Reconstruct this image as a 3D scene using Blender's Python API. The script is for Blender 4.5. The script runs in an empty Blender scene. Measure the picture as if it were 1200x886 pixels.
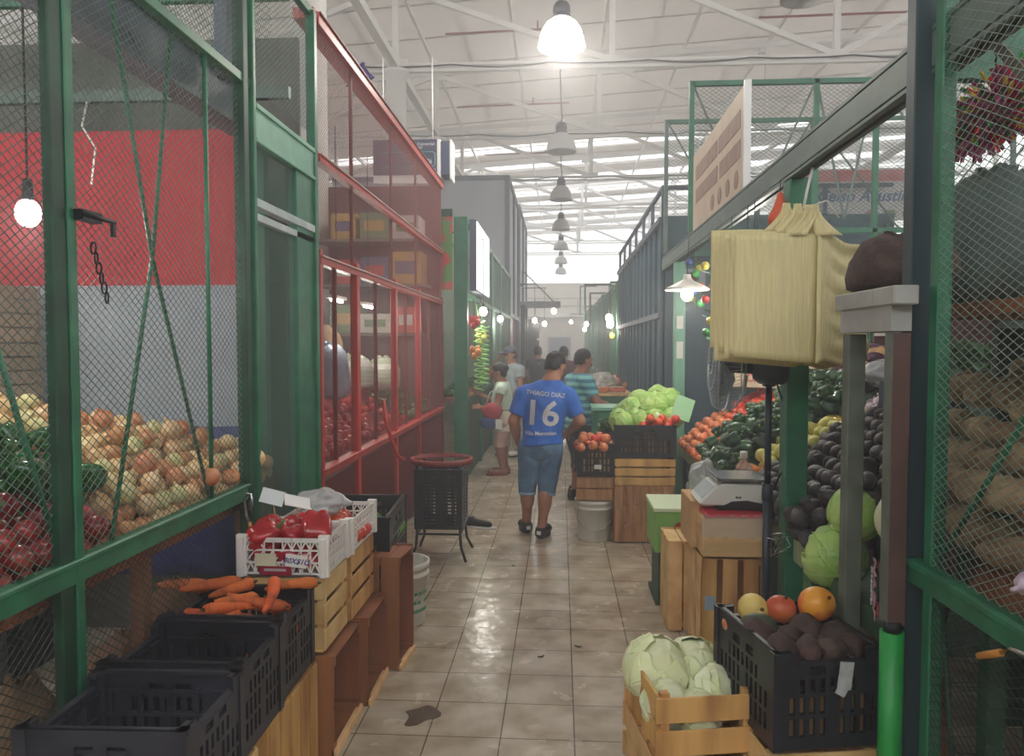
import bpy, math, random
import numpy as np
from mathutils import Vector, Matrix, Euler
from mathutils.bvhtree import BVHTree
R = random.Random(11)
SC = bpy.context.scene
COL = SC.collection
PI = math.pi

# ---------------------------------------------------------------- colour and materials
def lin(c):
    f = lambda v: v / 12.92 if v <= .04045 else ((v + .055) / 1.055) ** 2.4
    return tuple(f(x / 255.) for x in c) + (1.,)

def mat(name, col, rough=.6, metal=0., var=.0, scale=6., rnd=0., bump=0., bscale=40., col2=None, stretch=None,
        trans=0., alpha=1., emit=0., coat=0., spec=.5, sub=0., lo=.4, hi=.65):
    """procedural material: base colour with noise variation to col2 (or lighter/darker), per-object variation, bump"""
    m = bpy.data.materials.new(name); m.use_nodes = True
    nt = m.node_tree; N = nt.nodes; L = nt.links
    b = N['Principled BSDF']
    b.inputs['Roughness'].default_value = rough; b.inputs['Metallic'].default_value = metal
    b.inputs['Transmission Weight'].default_value = trans; b.inputs['Alpha'].default_value = alpha
    b.inputs['Coat Weight'].default_value = coat; b.inputs['Specular IOR Level'].default_value = spec
    if sub: b.inputs['Subsurface Weight'].default_value = sub; b.inputs['Subsurface Scale'].default_value = .02
    c = lin(col)
    b.inputs['Base Color'].default_value = c
    if emit:
        b.inputs['Emission Color'].default_value = c; b.inputs['Emission Strength'].default_value = emit
    out = None
    tc = N.new('ShaderNodeTexCoord'); vec = tc.outputs['Object']
    if stretch:
        mp = N.new('ShaderNodeMapping'); mp.inputs['Scale'].default_value = stretch
        L.new(vec, mp.inputs['Vector']); vec = mp.outputs['Vector']
    if var or col2:
        nz = N.new('ShaderNodeTexNoise'); nz.inputs['Scale'].default_value = scale; nz.inputs['Detail'].default_value = 4
        L.new(vec, nz.inputs['Vector'])
        cr = N.new('ShaderNodeValToRGB')
        cr.color_ramp.elements[0].position = lo; cr.color_ramp.elements[1].position = hi
        if col2: a, d = c, lin(col2)
        else:
            a = tuple(max(0, x * (1 - var)) for x in c[:3]) + (1,); d = tuple(min(1, x * (1 + var)) for x in c[:3]) + (1,)
        cr.color_ramp.elements[0].color = a; cr.color_ramp.elements[1].color = d
        L.new(nz.outputs['Fac'], cr.inputs['Fac']); out = cr.outputs['Color']
    if rnd:
        oi = N.new('ShaderNodeObjectInfo'); hs = N.new('ShaderNodeHueSaturation')
        mr = N.new('ShaderNodeMapRange'); mr.inputs['To Min'].default_value = 1 - rnd; mr.inputs['To Max'].default_value = 1 + rnd
        L.new(oi.outputs['Random'], mr.inputs['Value']); L.new(mr.outputs['Result'], hs.inputs['Value'])
        mh = N.new('ShaderNodeMath'); mh.operation = 'MULTIPLY'; mh.inputs[1].default_value = 7.31
        fr = N.new('ShaderNodeMath'); fr.operation = 'FRACT'
        mr2 = N.new('ShaderNodeMapRange'); mr2.inputs['To Min'].default_value = .5 - rnd * .06; mr2.inputs['To Max'].default_value = .5 + rnd * .06
        L.new(oi.outputs['Random'], mh.inputs[0]); L.new(mh.outputs[0], fr.inputs[0]); L.new(fr.outputs[0], mr2.inputs['Value'])
        L.new(mr2.outputs['Result'], hs.inputs['Hue'])
        if out: L.new(out, hs.inputs['Color'])
        else: hs.inputs['Color'].default_value = c
        out = hs.outputs['Color']
    if out:
        L.new(out, b.inputs['Base Color'])
        if emit: L.new(out, b.inputs['Emission Color'])
    if bump:
        n2 = N.new('ShaderNodeTexNoise'); n2.inputs['Scale'].default_value = bscale; n2.inputs['Detail'].default_value = 3
        L.new(vec, n2.inputs['Vector'])
        bp = N.new('ShaderNodeBump'); bp.inputs['Strength'].default_value = bump; bp.inputs['Distance'].default_value = .01
        L.new(n2.outputs['Fac'], bp.inputs['Height']); L.new(bp.outputs['Normal'], b.inputs['Normal'])
    return m

def emis(name, col, s):
    m = bpy.data.materials.new(name); m.use_nodes = True; nt = m.node_tree
    nt.nodes.remove(nt.nodes['Principled BSDF']); e = nt.nodes.new('ShaderNodeEmission')
    e.inputs['Color'].default_value = lin(col); e.inputs['Strength'].default_value = s
    nt.links.new(e.outputs[0], nt.nodes['Material Output'].inputs['Surface']); return m

# ---------------------------------------------------------------- mesh builder
def V(*a): return Vector(a)

class MB:
    def __init__(s): s.v = []; s.f = []; s.m = []; s.sm = []
    def add(s, vs, fs, mi=0, smooth=False):
        o = len(s.v); s.v += [tuple(p) for p in vs]
        for f in fs: s.f.append([i + o for i in f]); s.m.append(mi); s.sm.append(smooth)
        return s
    def box(s, c, d, mi=0, rot=None, taper=None):
        x, y, z = d[0] / 2, d[1] / 2, d[2] / 2
        ps = [V(a, b, e) for e in (-z, z) for a, b in ((-x, -y), (x, -y), (x, y), (-x, y))]
        if taper: ps = [V(p.x * taper, p.y * taper, p.z) if p.z > 0 else p for p in ps]
        if rot is not None:
            M = rot if isinstance(rot, Matrix) else Euler(rot).to_matrix(); ps = [M @ p for p in ps]
        ps = [p + Vector(c) for p in ps]
        return s.add(ps, [(3, 2, 1, 0), (4, 5, 6, 7), (0, 1, 5, 4), (1, 2, 6, 5), (2, 3, 7, 6), (3, 0, 4, 7)], mi)
    def bx(s, x0, x1, y0, y1, z0, z1, mi=0):
        return s.box(((x0 + x1) / 2, (y0 + y1) / 2, (z0 + z1) / 2), (abs(x1 - x0), abs(y1 - y0), abs(z1 - z0)), mi)
    def bar(s, p0, p1, w, h=None, mi=0, up=(0, 0, 1)):
        p0, p1 = Vector(p0), Vector(p1); h = h or w; d = p1 - p0
        if d.length < 1e-6: return s
        z = d.normalized(); u = Vector(up)
        if abs(z.dot(u)) > .95: u = V(0, 1, 0) if abs(z.y) < .9 else V(1, 0, 0)
        x = z.cross(u).normalized(); y = x.cross(z)
        ps = [p + x * (a * w / 2) + y * (b * h / 2) for p in (p0, p1) for a, b in ((-1, -1), (1, -1), (1, 1), (-1, 1))]
        return s.add(ps, [(3, 2, 1, 0), (4, 5, 6, 7), (0, 1, 5, 4), (1, 2, 6, 5), (2, 3, 7, 6), (3, 0, 4, 7)], mi)
    def wire(s, p0, p1, r, mi=0):
        p0, p1 = Vector(p0), Vector(p1); z = (p1 - p0).normalized(); u = V(0, 0, 1) if abs(z.z) < .9 else V(1, 0, 0)
        x = z.cross(u).normalized(); y = x.cross(z)
        ps = [p + x * (math.cos(a) * r) + y * (math.sin(a) * r) for p in (p0, p1) for a in (.5, 2.594, 4.69)]
        return s.add(ps, [(0, 1, 4, 3), (1, 2, 5, 4), (2, 0, 3, 5)], mi, True)
    def tube(s, pts, r, n=8, mi=0, caps=True, closed=False):
        pts = [Vector(p) for p in pts]; k = len(pts); rs = r if isinstance(r, (list, tuple)) else [r] * k
        rings = []; px = None
        for i in range(k):
            a = pts[i - 1] if (i > 0 or closed) else pts[i]; b = pts[(i + 1) % k] if (i < k - 1 or closed) else pts[i]
            t = (b - a).normalized()
            if px is None:
                u = V(0, 0, 1) if abs(t.z) < .9 else V(1, 0, 0); px = t.cross(u).normalized()
            px = (px - t * px.dot(t)).normalized(); py = t.cross(px)
            rings.append([pts[i] + px * (math.cos(2 * PI * j / n) * rs[i]) + py * (math.sin(2 * PI * j / n) * rs[i]) for j in range(n)])
        vs = [p for q in rings for p in q]; fs = []
        for i in range(k if closed else k - 1):
            o, o2 = i * n, ((i + 1) % k) * n
            for j in range(n): fs.append((o + j, o + (j + 1) % n, o2 + (j + 1) % n, o2 + j))
        s.add(vs, fs, mi, True)
        if caps and not closed:
            o = len(s.v) - len(vs)
            s.f += [[o + j for j in range(n)][::-1], [o + (k - 1) * n + j for j in range(n)]]; s.m += [mi, mi]; s.sm += [False, False]
        return s
    def lathe(s, prof, n=16, mi=0, M=None, fn=None):
        vs = []; fs = []
        for i, (r, z) in enumerate(prof):
            for j in range(n):
                a = 2 * PI * j / n; p = V(r * math.cos(a), r * math.sin(a), z)
                if fn: p = fn(p, a, i)
                vs.append(M @ p if M is not None else p)
        for i in range(len(prof) - 1):
            for j in range(n): fs.append((i * n + j, i * n + (j + 1) % n, (i + 1) * n + (j + 1) % n, (i + 1) * n + j))
        return s.add(vs, fs, mi, True)
    def ell(s, c, r, n=14, m=9, fn=None, rot=None, mi=0):
        vs = []; fs = []; c = Vector(c)
        r = (r, r, r) if not isinstance(r, (list, tuple)) else r
        Mr = (rot if isinstance(rot, Matrix) else Euler(rot).to_matrix()) if rot is not None else None
        for i in range(m + 1):
            t = PI * (i / m)
            for j in range(n):
                a = 2 * PI * j / n; d = V(math.sin(t) * math.cos(a), math.sin(t) * math.sin(a), -math.cos(t))
                k = fn(d, a, t) if fn else 1.
                p = V(d.x * r[0] * k, d.y * r[1] * k, d.z * r[2] * k)
                vs.append((Mr @ p if Mr is not None else p) + c)
        for i in range(m):
            for j in range(n): fs.append((i * n + j, i * n + (j + 1) % n, (i + 1) * n + (j + 1) % n, (i + 1) * n + j))
        return s.add(vs, fs, mi, True)
    def grid(s, fn, nu, nv, mi=0, smooth=True):
        vs = [fn(i / nu, j / nv) for j in range(nv + 1) for i in range(nu + 1)]
        fs = [(j * (nu + 1) + i, j * (nu + 1) + i + 1, (j + 1) * (nu + 1) + i + 1, (j + 1) * (nu + 1) + i) for j in range(nv) for i in range(nu)]
        return s.add(vs, fs, mi, smooth)
    def prism(s, poly, t, M=None, mi=0):
        n = len(poly); vs = [V(x, y, z) for z in (0, t) for x, y in poly]
        if M is not None: vs = [M @ p for p in vs]
        return s.add(vs, [list(range(n))[::-1], list(range(n, 2 * n))] + [(i, (i + 1) % n, n + (i + 1) % n, n + i) for i in range(n)], mi)
    def holes(s, us, vs_, solid, t, M, mi=0):
        """wall made of grid cells: solid(i, j) says which are there; local x = u, y = v, z = thickness"""
        nu, nv = len(us) - 1, len(vs_) - 1
        S = [[solid(i, j) for j in range(nv)] for i in range(nu)]
        g = lambda i, j: 0 <= i < nu and 0 <= j < nv and S[i][j]
        idx = {}; P = []
        def pt(i, j, k):
            if (i, j, k) not in idx: idx[(i, j, k)] = len(P); P.append(M @ V(us[i], vs_[j], k * t))
            return idx[(i, j, k)]
        fs = []
        for i in range(nu):
            for j in range(nv):
                if not S[i][j]: continue
                fs.append((pt(i, j, 1), pt(i + 1, j, 1), pt(i + 1, j + 1, 1), pt(i, j + 1, 1)))
                fs.append((pt(i, j + 1, 0), pt(i + 1, j + 1, 0), pt(i + 1, j, 0), pt(i, j, 0)))
                if not g(i - 1, j): fs.append((pt(i, j, 0), pt(i, j, 1), pt(i, j + 1, 1), pt(i, j + 1, 0)))
                if not g(i + 1, j): fs.append((pt(i + 1, j, 1), pt(i + 1, j, 0), pt(i + 1, j + 1, 0), pt(i + 1, j + 1, 1)))
                if not g(i, j - 1): fs.append((pt(i, j, 0), pt(i + 1, j, 0), pt(i + 1, j, 1), pt(i, j, 1)))
                if not g(i, j + 1): fs.append((pt(i, j + 1, 1), pt(i + 1, j + 1, 1), pt(i + 1, j + 1, 0), pt(i, j + 1, 0)))
        return s.add(P, fs, mi)
    def mesh_wire(s, o, U, W, lu, lw, du=.028, dw=.022, r=.0014, mi=0):
        """diamond wire mesh in the rectangle o + u*U + w*W"""
        o, U, W = Vector(o), Vector(U).normalized(), Vector(W).normalized(); k = dw / du
        for sg in (1, -1):
            c = -lu * k if sg > 0 else 0.
            top = lw if sg > 0 else lw + lu * k
            while c < top:
                # w = c + sg*k*u
                u0, u1 = 0., lu
                if sg > 0: u0 = max(0, -c / k); u1 = min(lu, (lw - c) / k)
                else: u0 = max(0, (c - lw) / k); u1 = min(lu, c / k)
                if u1 - u0 > .004:
                    s.wire(o + U * u0 + W * (c + sg * k * u0), o + U * u1 + W * (c + sg * k * u1), r, mi)
                c += dw
        return s
    def xf(s, M, a=0):
        for i in range(a, len(s.v)): s.v[i] = tuple(M @ Vector(s.v[i]))
        return s
    def build(s, name, mats, parent=None, loc=(0, 0, 0), rot=(0, 0, 0), bevel=0, solid=0, flat=False, sub=0):
        me = bpy.data.meshes.new(name); me.from_pydata(s.v, [], s.f); 
        for m in (mats if isinstance(mats, (list, tuple)) else [mats]): me.materials.append(m)
        me.polygons.foreach_set('material_index', s.m)
        me.polygons.foreach_set('use_smooth', [False] * len(s.f) if flat else s.sm)
        me.update()
        o = bpy.data.objects.new(name, me); COL.objects.link(o); o.location = loc; o.rotation_euler = rot
        if parent is not None: o.parent = parent
        if solid: md = o.modifiers.new('thick', 'SOLIDIFY'); md.thickness = solid; md.offset = 0
        if sub: md = o.modifiers.new('sub', 'SUBSURF'); md.levels = sub; md.render_levels = sub
        if bevel: md = o.modifiers.new('bev', 'BEVEL'); md.width = bevel; md.segments = 1; md.limit_method = 'ANGLE'
        return o

# ---------------------------------------------------------------- object bookkeeping
def tag(o, label, cat, group=None, kind=None):
    o['label'] = label
    if cat: o['category'] = cat
    if group: o['group'] = group
    if kind: o['kind'] = kind
    return o
def thing(name, label, cat, loc=(0, 0, 0), rz=0., group=None):
    o = bpy.data.objects.new(name, None); COL.objects.link(o); o.empty_display_size = .1
    o.location = loc; o.rotation_euler = (0, 0, rz)
    return tag(o, label, cat, group)
def struct(o, label, cat='structure'):
    return tag(o, label, cat, None, 'structure')
def dup(root, loc, rot=None, label=None, group=None, scale=None):
    r = root.copy(); COL.objects.link(r); r.location = loc
    if rot is not None: r.rotation_euler = rot
    if scale is not None: r.scale = (scale, scale, scale) if not isinstance(scale, (tuple, list)) else scale
    if label: r['label'] = label
    if group: r['group'] = group
    for ch in list(root.children):
        c = ch.copy(); COL.objects.link(c); c.parent = r
        for g in ch.children:
            d = g.copy(); COL.objects.link(d); d.parent = c
    return r
class Kind:
    """a few prototype things of one kind; take() places a prototype itself the first time, copies later"""
    def __init__(s, protos): s.p = list(protos); s.used = [False] * len(s.p)
    def take(s, loc, rot=(0, 0, 0), label=None, group=None, scale=1., i=None):
        i = R.randrange(len(s.p)) if i is None else i; o = s.p[i]
        if not s.used[i]:
            s.used[i] = True; o.location = loc; o.rotation_euler = rot; o.scale = (scale,) * 3
            if label: o['label'] = label
            if group: o['group'] = group
            s.src = o; return o
        return dup(o, loc, rot, label, group, scale)
    def clean(s):
        for i, u in enumerate(s.used):
            if not u:
                o = s.p[i]
                for c in list(o.children_recursive) + [o]: bpy.data.objects.remove(c)
def text(body, size, m, parent, loc, rot, name='lettering', align='CENTER', ext=.001, sx=1., shear=0., bold=0.):
    cu = bpy.data.curves.new(name, 'FONT'); cu.body = body; cu.size = size; cu.align_x = align; cu.align_y = 'CENTER'
    cu.extrude = ext; cu.resolution_u = 3; cu.shear = shear; cu.offset = bold
    ob = bpy.data.objects.new(name + '_tmp', cu); COL.objects.link(ob)
    bpy.context.view_layer.update()
    me = bpy.data.meshes.new_from_object(ob); bpy.data.objects.remove(ob); bpy.data.curves.remove(cu)
    me.materials.clear(); me.materials.append(m); me.name = name
    o = bpy.data.objects.new(name, me); COL.objects.link(o); o.location = loc; o.rotation_euler = rot; o.scale = (sx, 1, 1)
    if parent is not None: o.parent = parent
    return o
def catenary(p0, p1, sag, n=10):
    p0, p1 = Vector(p0), Vector(p1)
    return [p0.lerp(p1, i / n) - V(0, 0, sag * 4 * (i / n) * (1 - i / n)) for i in range(n + 1)]
def point_light(name, loc, w, r=.04, col=(1, .95, .85)):
    l = bpy.data.lights.new(name, 'POINT'); l.energy = w; l.shadow_soft_size = r; l.color = col
    o = bpy.data.objects.new(name, l); COL.objects.link(o); o.location = loc; return o
# ---------------------------------------------------------------- implicit bodies
def sdf_mesh(name, prims, vox, mats, parent=None, cut=None, wrinkle=None, k0=.02):
    """prims: ('c', a, b, ra, rb[, k]) tapered capsules and ('e', c, (rx, ry, rz), euler|None[, k]) ellipsoids,
    joined by smooth union and meshed as one continuous surface"""
    lo = np.array([1e9] * 3); hi = -lo
    bb = []
    for p in prims:
        if p[0] == 'c':
            a, b = np.array(p[1], float), np.array(p[2], float); r = max(p[3], p[4])
            l, h = np.minimum(a, b) - r, np.maximum(a, b) + r
        else:
            c = np.array(p[1], float); r = max(p[2]); l, h = c - r, c + r
        bb.append((l, h)); lo = np.minimum(lo, l); hi = np.maximum(hi, h)
    lo -= 3 * vox; hi += 3 * vox
    n = np.ceil((hi - lo) / vox).astype(int) + 1
    F = np.full(n, 1., np.float32)
    ax = [lo[i] + vox * np.arange(n[i]) for i in range(3)]
    for p, (l, h) in zip(prims, bb):
        k = p[5 if p[0] == 'c' else 4] if len(p) > (5 if p[0] == 'c' else 4) else k0
        m = .06 + k
        i0 = np.maximum(((l - m - lo) / vox).astype(int), 0); i1 = np.minimum(((h + m - lo) / vox).astype(int) + 2, n)
        X, Y, Z = np.meshgrid(ax[0][i0[0]:i1[0]], ax[1][i0[1]:i1[1]], ax[2][i0[2]:i1[2]], indexing='ij')
        if p[0] == 'c':
            a, b = np.array(p[1], float), np.array(p[2], float); d = b - a; L2 = max(d @ d, 1e-9)
            t = np.clip(((X - a[0]) * d[0] + (Y - a[1]) * d[1] + (Z - a[2]) * d[2]) / L2, 0, 1)
            D = np.sqrt((X - a[0] - t * d[0]) ** 2 + (Y - a[1] - t * d[1]) ** 2 + (Z - a[2] - t * d[2]) ** 2) - (p[3] + (p[4] - p[3]) * t)
        else:
            c = p[1]; r = p[2]; x, y, z = X - c[0], Y - c[1], Z - c[2]
            if p[3] is not None:
                M = np.array(Euler(p[3]).to_matrix().transposed())
                x, y, z = (M[i, 0] * x + M[i, 1] * y + M[i, 2] * z for i in range(3))
            q0 = np.sqrt((x / r[0]) ** 2 + (y / r[1]) ** 2 + (z / r[2]) ** 2) + 1e-9
            q1 = np.sqrt((x / r[0] ** 2) ** 2 + (y / r[1] ** 2) ** 2 + (z / r[2] ** 2) ** 2) + 1e-9
            D = q0 * (q0 - 1) / q1
        S = F[i0[0]:i1[0], i0[1]:i1[1], i0[2]:i1[2]]
        hh = np.clip(.5 + .5 * (S - D) / k, 0, 1)
        S[...] = S * (1 - hh) + D * hh - k * hh * (1 - hh)
    X, Y, Z = np.meshgrid(*ax, indexing='ij')
    if wrinkle: F += wrinkle(X, Y, Z)
    if cut: F = np.maximum(F, cut(X, Y, Z))
    F = F.astype(np.float64)
    # surface nets
    nc = n - 1; acc = np.zeros((*nc, 3)); cnt = np.zeros(nc)
    sl = lambda o: tuple(slice(o[i], o[i] + nc[i]) for i in range(3))
    C = [(a, b, c) for a in (0, 1) for b in (0, 1) for c in (0, 1)]
    for p in C:
        for d in range(3):
            if p[d]: continue
            q = list(p); q[d] = 1; v0, v1 = F[sl(p)], F[sl(q)]
            cr = (v0 < 0) != (v1 < 0)
            t = np.where(cr, v0 / np.where(cr, v0 - v1, 1), 0)
            cnt += cr
            for e in range(3): acc[..., e] += np.where(cr, p[e] + (t if e == d else 0), 0)
    act = cnt > 0; idx = np.full(nc, -1); idx[act] = np.arange(act.sum())
    ijk = np.argwhere(act); vs = lo + vox * (ijk + acc[act] / cnt[act][:, None])
    fs = []
    for d in range(3):
        e, g = [(1, 2), (2, 0), (0, 1)][d]
        a = [slice(1, n[i] - 1) for i in range(3)]; a[d] = slice(0, n[d] - 1)
        b = list(a); b[d] = slice(1, n[d])
        v0, v1 = F[tuple(a)], F[tuple(b)]
        cr = (v0 < 0) != (v1 < 0); pos = np.argwhere(cr); off = np.array([x.start for x in a]); pos = pos + off
        neg = (v0 < 0)[cr]
        def cell(de, dg):
            q = pos.copy(); q[:, e] += de; q[:, g] += dg; return idx[q[:, 0], q[:, 1], q[:, 2]]
        Q = np.stack([cell(-1, -1), cell(0, -1), cell(0, 0), cell(-1, 0)], 1)
        Q[~neg] = Q[~neg][:, ::-1]
        fs.append(Q)
    fs = np.concatenate(fs); fs = fs[(fs >= 0).all(1)]
    me = bpy.data.meshes.new(name); me.from_pydata(vs.tolist(), [], fs.tolist())
    for m_ in (mats if isinstance(mats, (list, tuple)) else [mats]): me.materials.append(m_)
    me.polygons.foreach_set('use_smooth', [True] * len(me.polygons)); me.update()
    o = bpy.data.objects.new(name, me); COL.objects.link(o)
    if parent is not None: o.parent = parent
    md = o.modifiers.new('soft', 'SMOOTH'); md.factor = .5; md.iterations = 2
    return o

def hand_prims(w, d, n, sc=1., curl=.5, thumb=1):
    """palm, four unequal bent fingers and a thumb: w wrist, d pointing direction, n palm-facing normal"""
    w, d, n = Vector(w), Vector(d).normalized(), Vector(n); n = (n - d * n.dot(d)).normalized(); s = d.cross(n) * thumb
    P = []; pc = w + d * .045 * sc
    for q in (-.026, -.009, .009, .026):
        P.append(('c', w + s * q * .55 * sc, w + d * .078 * sc + s * q * sc, .0135 * sc, .0115 * sc, .008))
    for q, ln in ((-.028, .058), (-.0095, .072), (.0095, .076), (.028, .066)):
        a = w + d * .082 * sc + s * q * sc; dd = (d + n * curl * .6 + s * q * 3).normalized(); b = a + dd * ln * .5 * sc
        d3 = (d + n * curl * 2.2).normalized(); c = b + d3 * ln * .5 * sc
        P += [('c', a, b, .0095 * sc, .0085 * sc, .003), ('c', b, c, .0085 * sc, .007 * sc, .003)]
    a = w + d * .025 * sc + s * .024 * sc; b = a + (d * .7 + s * .75 + n * .25).normalized() * .042 * sc
    c = b + (d * 1. + s * .2 + n * .35).normalized() * .03 * sc
    P += [('c', a, b, .0125 * sc, .010 * sc, .006), ('c', b, c, .010 * sc, .008 * sc, .003)]
    return P
WORLD = 4.3; EXPO = 0.; HAZE = .035; ROOFT = .3
# ---------------------------------------------------------------- materials
M = {}
M['roof'] = mat('roof_sheet', (206, 201, 196), .6, var=.05, scale=1.2)
M['white_steel'] = mat('white_steel', (240, 238, 235), .45, var=.03, scale=3)
M['wall'] = mat('wall_plaster', (226, 214, 198), .8, var=.06, scale=2)
M['green'] = mat('green_paint', (40, 112, 80), .42, var=.18, scale=9, bump=.08)
M['green_dark'] = mat('green_paint_dark', (16, 66, 42), .5, var=.25, scale=9)
M['green_pale'] = mat('green_paint_pale', (120, 176, 150), .5, var=.1, scale=6)
M['wire'] = mat('mesh_wire', (108, 128, 116), .5, .35, var=.15, scale=14)
M['wire_red'] = mat('mesh_wire_red', (142, 74, 72), .5, .1, var=.15, scale=14)
M['wire_grey'] = mat('mesh_wire_grey', (96, 122, 112), .5, .3)
M['red_frame'] = mat('red_paint', (188, 58, 50), .42, var=.12, scale=7)
M['red_dark'] = mat('red_paint_dark', (120, 34, 32), .5, var=.2, scale=6)
M['red_panel'] = mat('red_partition_paint', (208, 44, 58), .6, var=.06, scale=3)
M['grey_panel'] = mat('grey_partition_paint', (170, 176, 186), .6, var=.04, scale=3)
M['navy'] = mat('blue_tarp', (38, 50, 118), .55, var=.15, scale=5)
M['steel_blue'] = mat('steel_blue_grey', (88, 96, 112), .5, .1, var=.1, scale=5)
M['beam'] = mat('beam_grey_green', (102, 120, 112), .5, .1, var=.12, scale=6)
M['dark_metal'] = mat('dark_metal', (34, 36, 42), .45, .4)
M['black_plastic'] = mat('black_crate_plastic', (29, 30, 38), .42, var=.3, scale=14)
M['grey_plastic'] = mat('charcoal_crate_plastic', (46, 47, 56), .45, var=.2, scale=14)
M['white_plastic'] = mat('white_crate_plastic', (226, 222, 216), .4, var=.04, scale=8)
M['wood'] = mat('crate_wood', (214, 166, 100), .7, col2=(158, 104, 54), scale=8, stretch=(1, 1, .15), rnd=.12)
M['wood_pale'] = mat('crate_wood_pale', (226, 190, 132), .7, col2=(198, 152, 92), scale=6, rnd=.1)
M['wood_brown'] = mat('crate_wood_brown', (158, 100, 62), .75, col2=(122, 72, 42), scale=5, stretch=(1, 1, .15), rnd=.12)
M['wood_end'] = mat('crate_wood_end', (228, 186, 132), .8, var=.1, scale=10)
M['cardboard'] = mat('cardboard', (198, 158, 108), .8, var=.08, scale=4)
M['paper'] = mat('white_card', (232, 230, 222), .7, var=.03)
M['ink'] = mat('blue_ink', (46, 48, 130), .6)
M['black'] = mat('black', (18, 18, 20), .5)
M['rubber'] = mat('black_cable', (30, 30, 32), .6)
M['chrome'] = mat('chrome', (200, 200, 205), .2, 1.)
M['lit'] = emis('lit_lamp', (255, 250, 240), 9)
M['bulb'] = emis('lit_bulb', (255, 250, 240), 40)
M['frost'] = mat('frosted_dome', (208, 206, 206), .35, trans=.25)
M['plastic_bag'] = mat('clear_plastic', (232, 236, 238), .25, trans=.55, alpha=.75, bump=.5, bscale=30)
M['sack'] = mat('brown_sack', (122, 98, 70), .9, var=.25, scale=18, bump=.5, bscale=120)
M['skin'] = mat('skin', (176, 122, 96), .55, var=.06, scale=9, sub=.05)
M['skin2'] = mat('skin_tan', (160, 106, 82), .55, var=.06, scale=9, sub=.05)
M['hair'] = mat('black_hair', (24, 21, 22), .5, var=.3, scale=60, bump=.6, bscale=90)

# ---------------------------------------------------------------- floor: glossy beige tiles
def floor_mat():
    m = bpy.data.materials.new('floor_tiles'); m.use_nodes = True; nt = m.node_tree; N = nt.nodes; L = nt.links
    b = N['Principled BSDF']; tc = N.new('ShaderNodeTexCoord'); mp = N.new('ShaderNodeMapping')
    mp.inputs['Location'].default_value = (-.062, -.01, 0); L.new(tc.outputs['Object'], mp.inputs['Vector'])
    bk = N.new('ShaderNodeTexBrick'); bk.offset = 0; bk.squash = 1
    for k, v in (('Scale', 1), ('Mortar Size', .0034), ('Mortar Smooth', .3), ('Brick Width', .31), ('Row Height', .31), ('Bias', 0)): bk.inputs[k].default_value = v
    bk.inputs['Color1'].default_value = lin((204, 192, 174)); bk.inputs['Color2'].default_value = lin((190, 178, 160)); bk.inputs['Mortar'].default_value = lin((96, 84, 72))
    L.new(mp.outputs[0], bk.inputs['Vector'])
    def noise(s, d=5, a=.35, e=.7):
        n = N.new('ShaderNodeTexNoise'); n.inputs['Scale'].default_value = s; n.inputs['Detail'].default_value = d; L.new(tc.outputs['Object'], n.inputs['Vector'])
        r = N.new('ShaderNodeMapRange'); r.inputs['From Min'].default_value = a; r.inputs['From Max'].default_value = e; L.new(n.outputs['Fac'], r.inputs['Value']); return r.outputs[0]
    mx = N.new('ShaderNodeMix'); mx.data_type = 'RGBA'; mx.blend_type = 'MULTIPLY'
    mx.inputs['B'].default_value = lin((200, 188, 170)); L.new(noise(5), mx.inputs['Factor']); L.new(bk.outputs['Color'], mx.inputs['A'])
    # dried spills and scuffs
    vo = N.new('ShaderNodeTexNoise'); vo.inputs['Scale'].default_value = 1.7; vo.inputs['Detail'].default_value = 6; vo.inputs['Roughness'].default_value = .65; L.new(tc.outputs['Object'], vo.inputs['Vector'])
    r2 = N.new('ShaderNodeMapRange'); r2.inputs['From Min'].default_value = .62; r2.inputs['From Max'].default_value = .72; r2.inputs['To Max'].default_value = .55; L.new(vo.outputs['Fac'], r2.inputs['Value'])
    m2 = N.new('ShaderNodeMix'); m2.data_type = 'RGBA'; m2.inputs['B'].default_value = lin((104, 92, 78)); L.new(r2.outputs[0], m2.inputs['Factor']); L.new(mx.outputs['Result'], m2.inputs['A'])
    L.new(m2.outputs['Result'], b.inputs['Base Color'])
    mr = N.new('ShaderNodeMapRange'); mr.inputs['To Min'].default_value = .11; mr.inputs['To Max'].default_value = .33; L.new(noise(7, 4, .3, .75), mr.inputs['Value']); L.new(mr.outputs[0], b.inputs['Roughness'])
    bp = N.new('ShaderNodeBump'); bp.inputs['Strength'].default_value = .25; bp.inputs['Distance'].default_value = .004; bp.invert = True; L.new(bk.outputs['Fac'], bp.inputs['Height'])
    b2 = N.new('ShaderNodeBump'); b2.inputs['Strength'].default_value = .12; b2.inputs['Distance'].default_value = .02; L.new(noise(9, 3, .2, .8), b2.inputs['Height']); L.new(bp.outputs[0], b2.inputs['Normal']); L.new(b2.outputs[0], b.inputs['Normal'])
    return m
o = MB().bx(-14, 16, -5, 46.2, -.2, 0).build('floor', floor_mat()); struct(o, 'beige square tiled floor of the market aisle', 'floor')
# dark dried spill on the floor and a few crushed leaf bits
sp = MB(); rr = random.Random(3)
poly = [(math.cos(a) * (.06 + .02 * math.sin(3 * a + 1)) * 1.2, math.sin(a) * (.085 + .03 * math.sin(2 * a))) for a in [i * PI / 12 for i in range(24)]]
sp.prism(poly, .0012); o = sp.build('floor_stain', mat('damp_stain', (86, 70, 54), .3, var=.2, scale=30), loc=(-.62, 3.28, 0)); tag(o, 'dark damp stain on the tiles beside the standing crates', 'stain')
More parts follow.
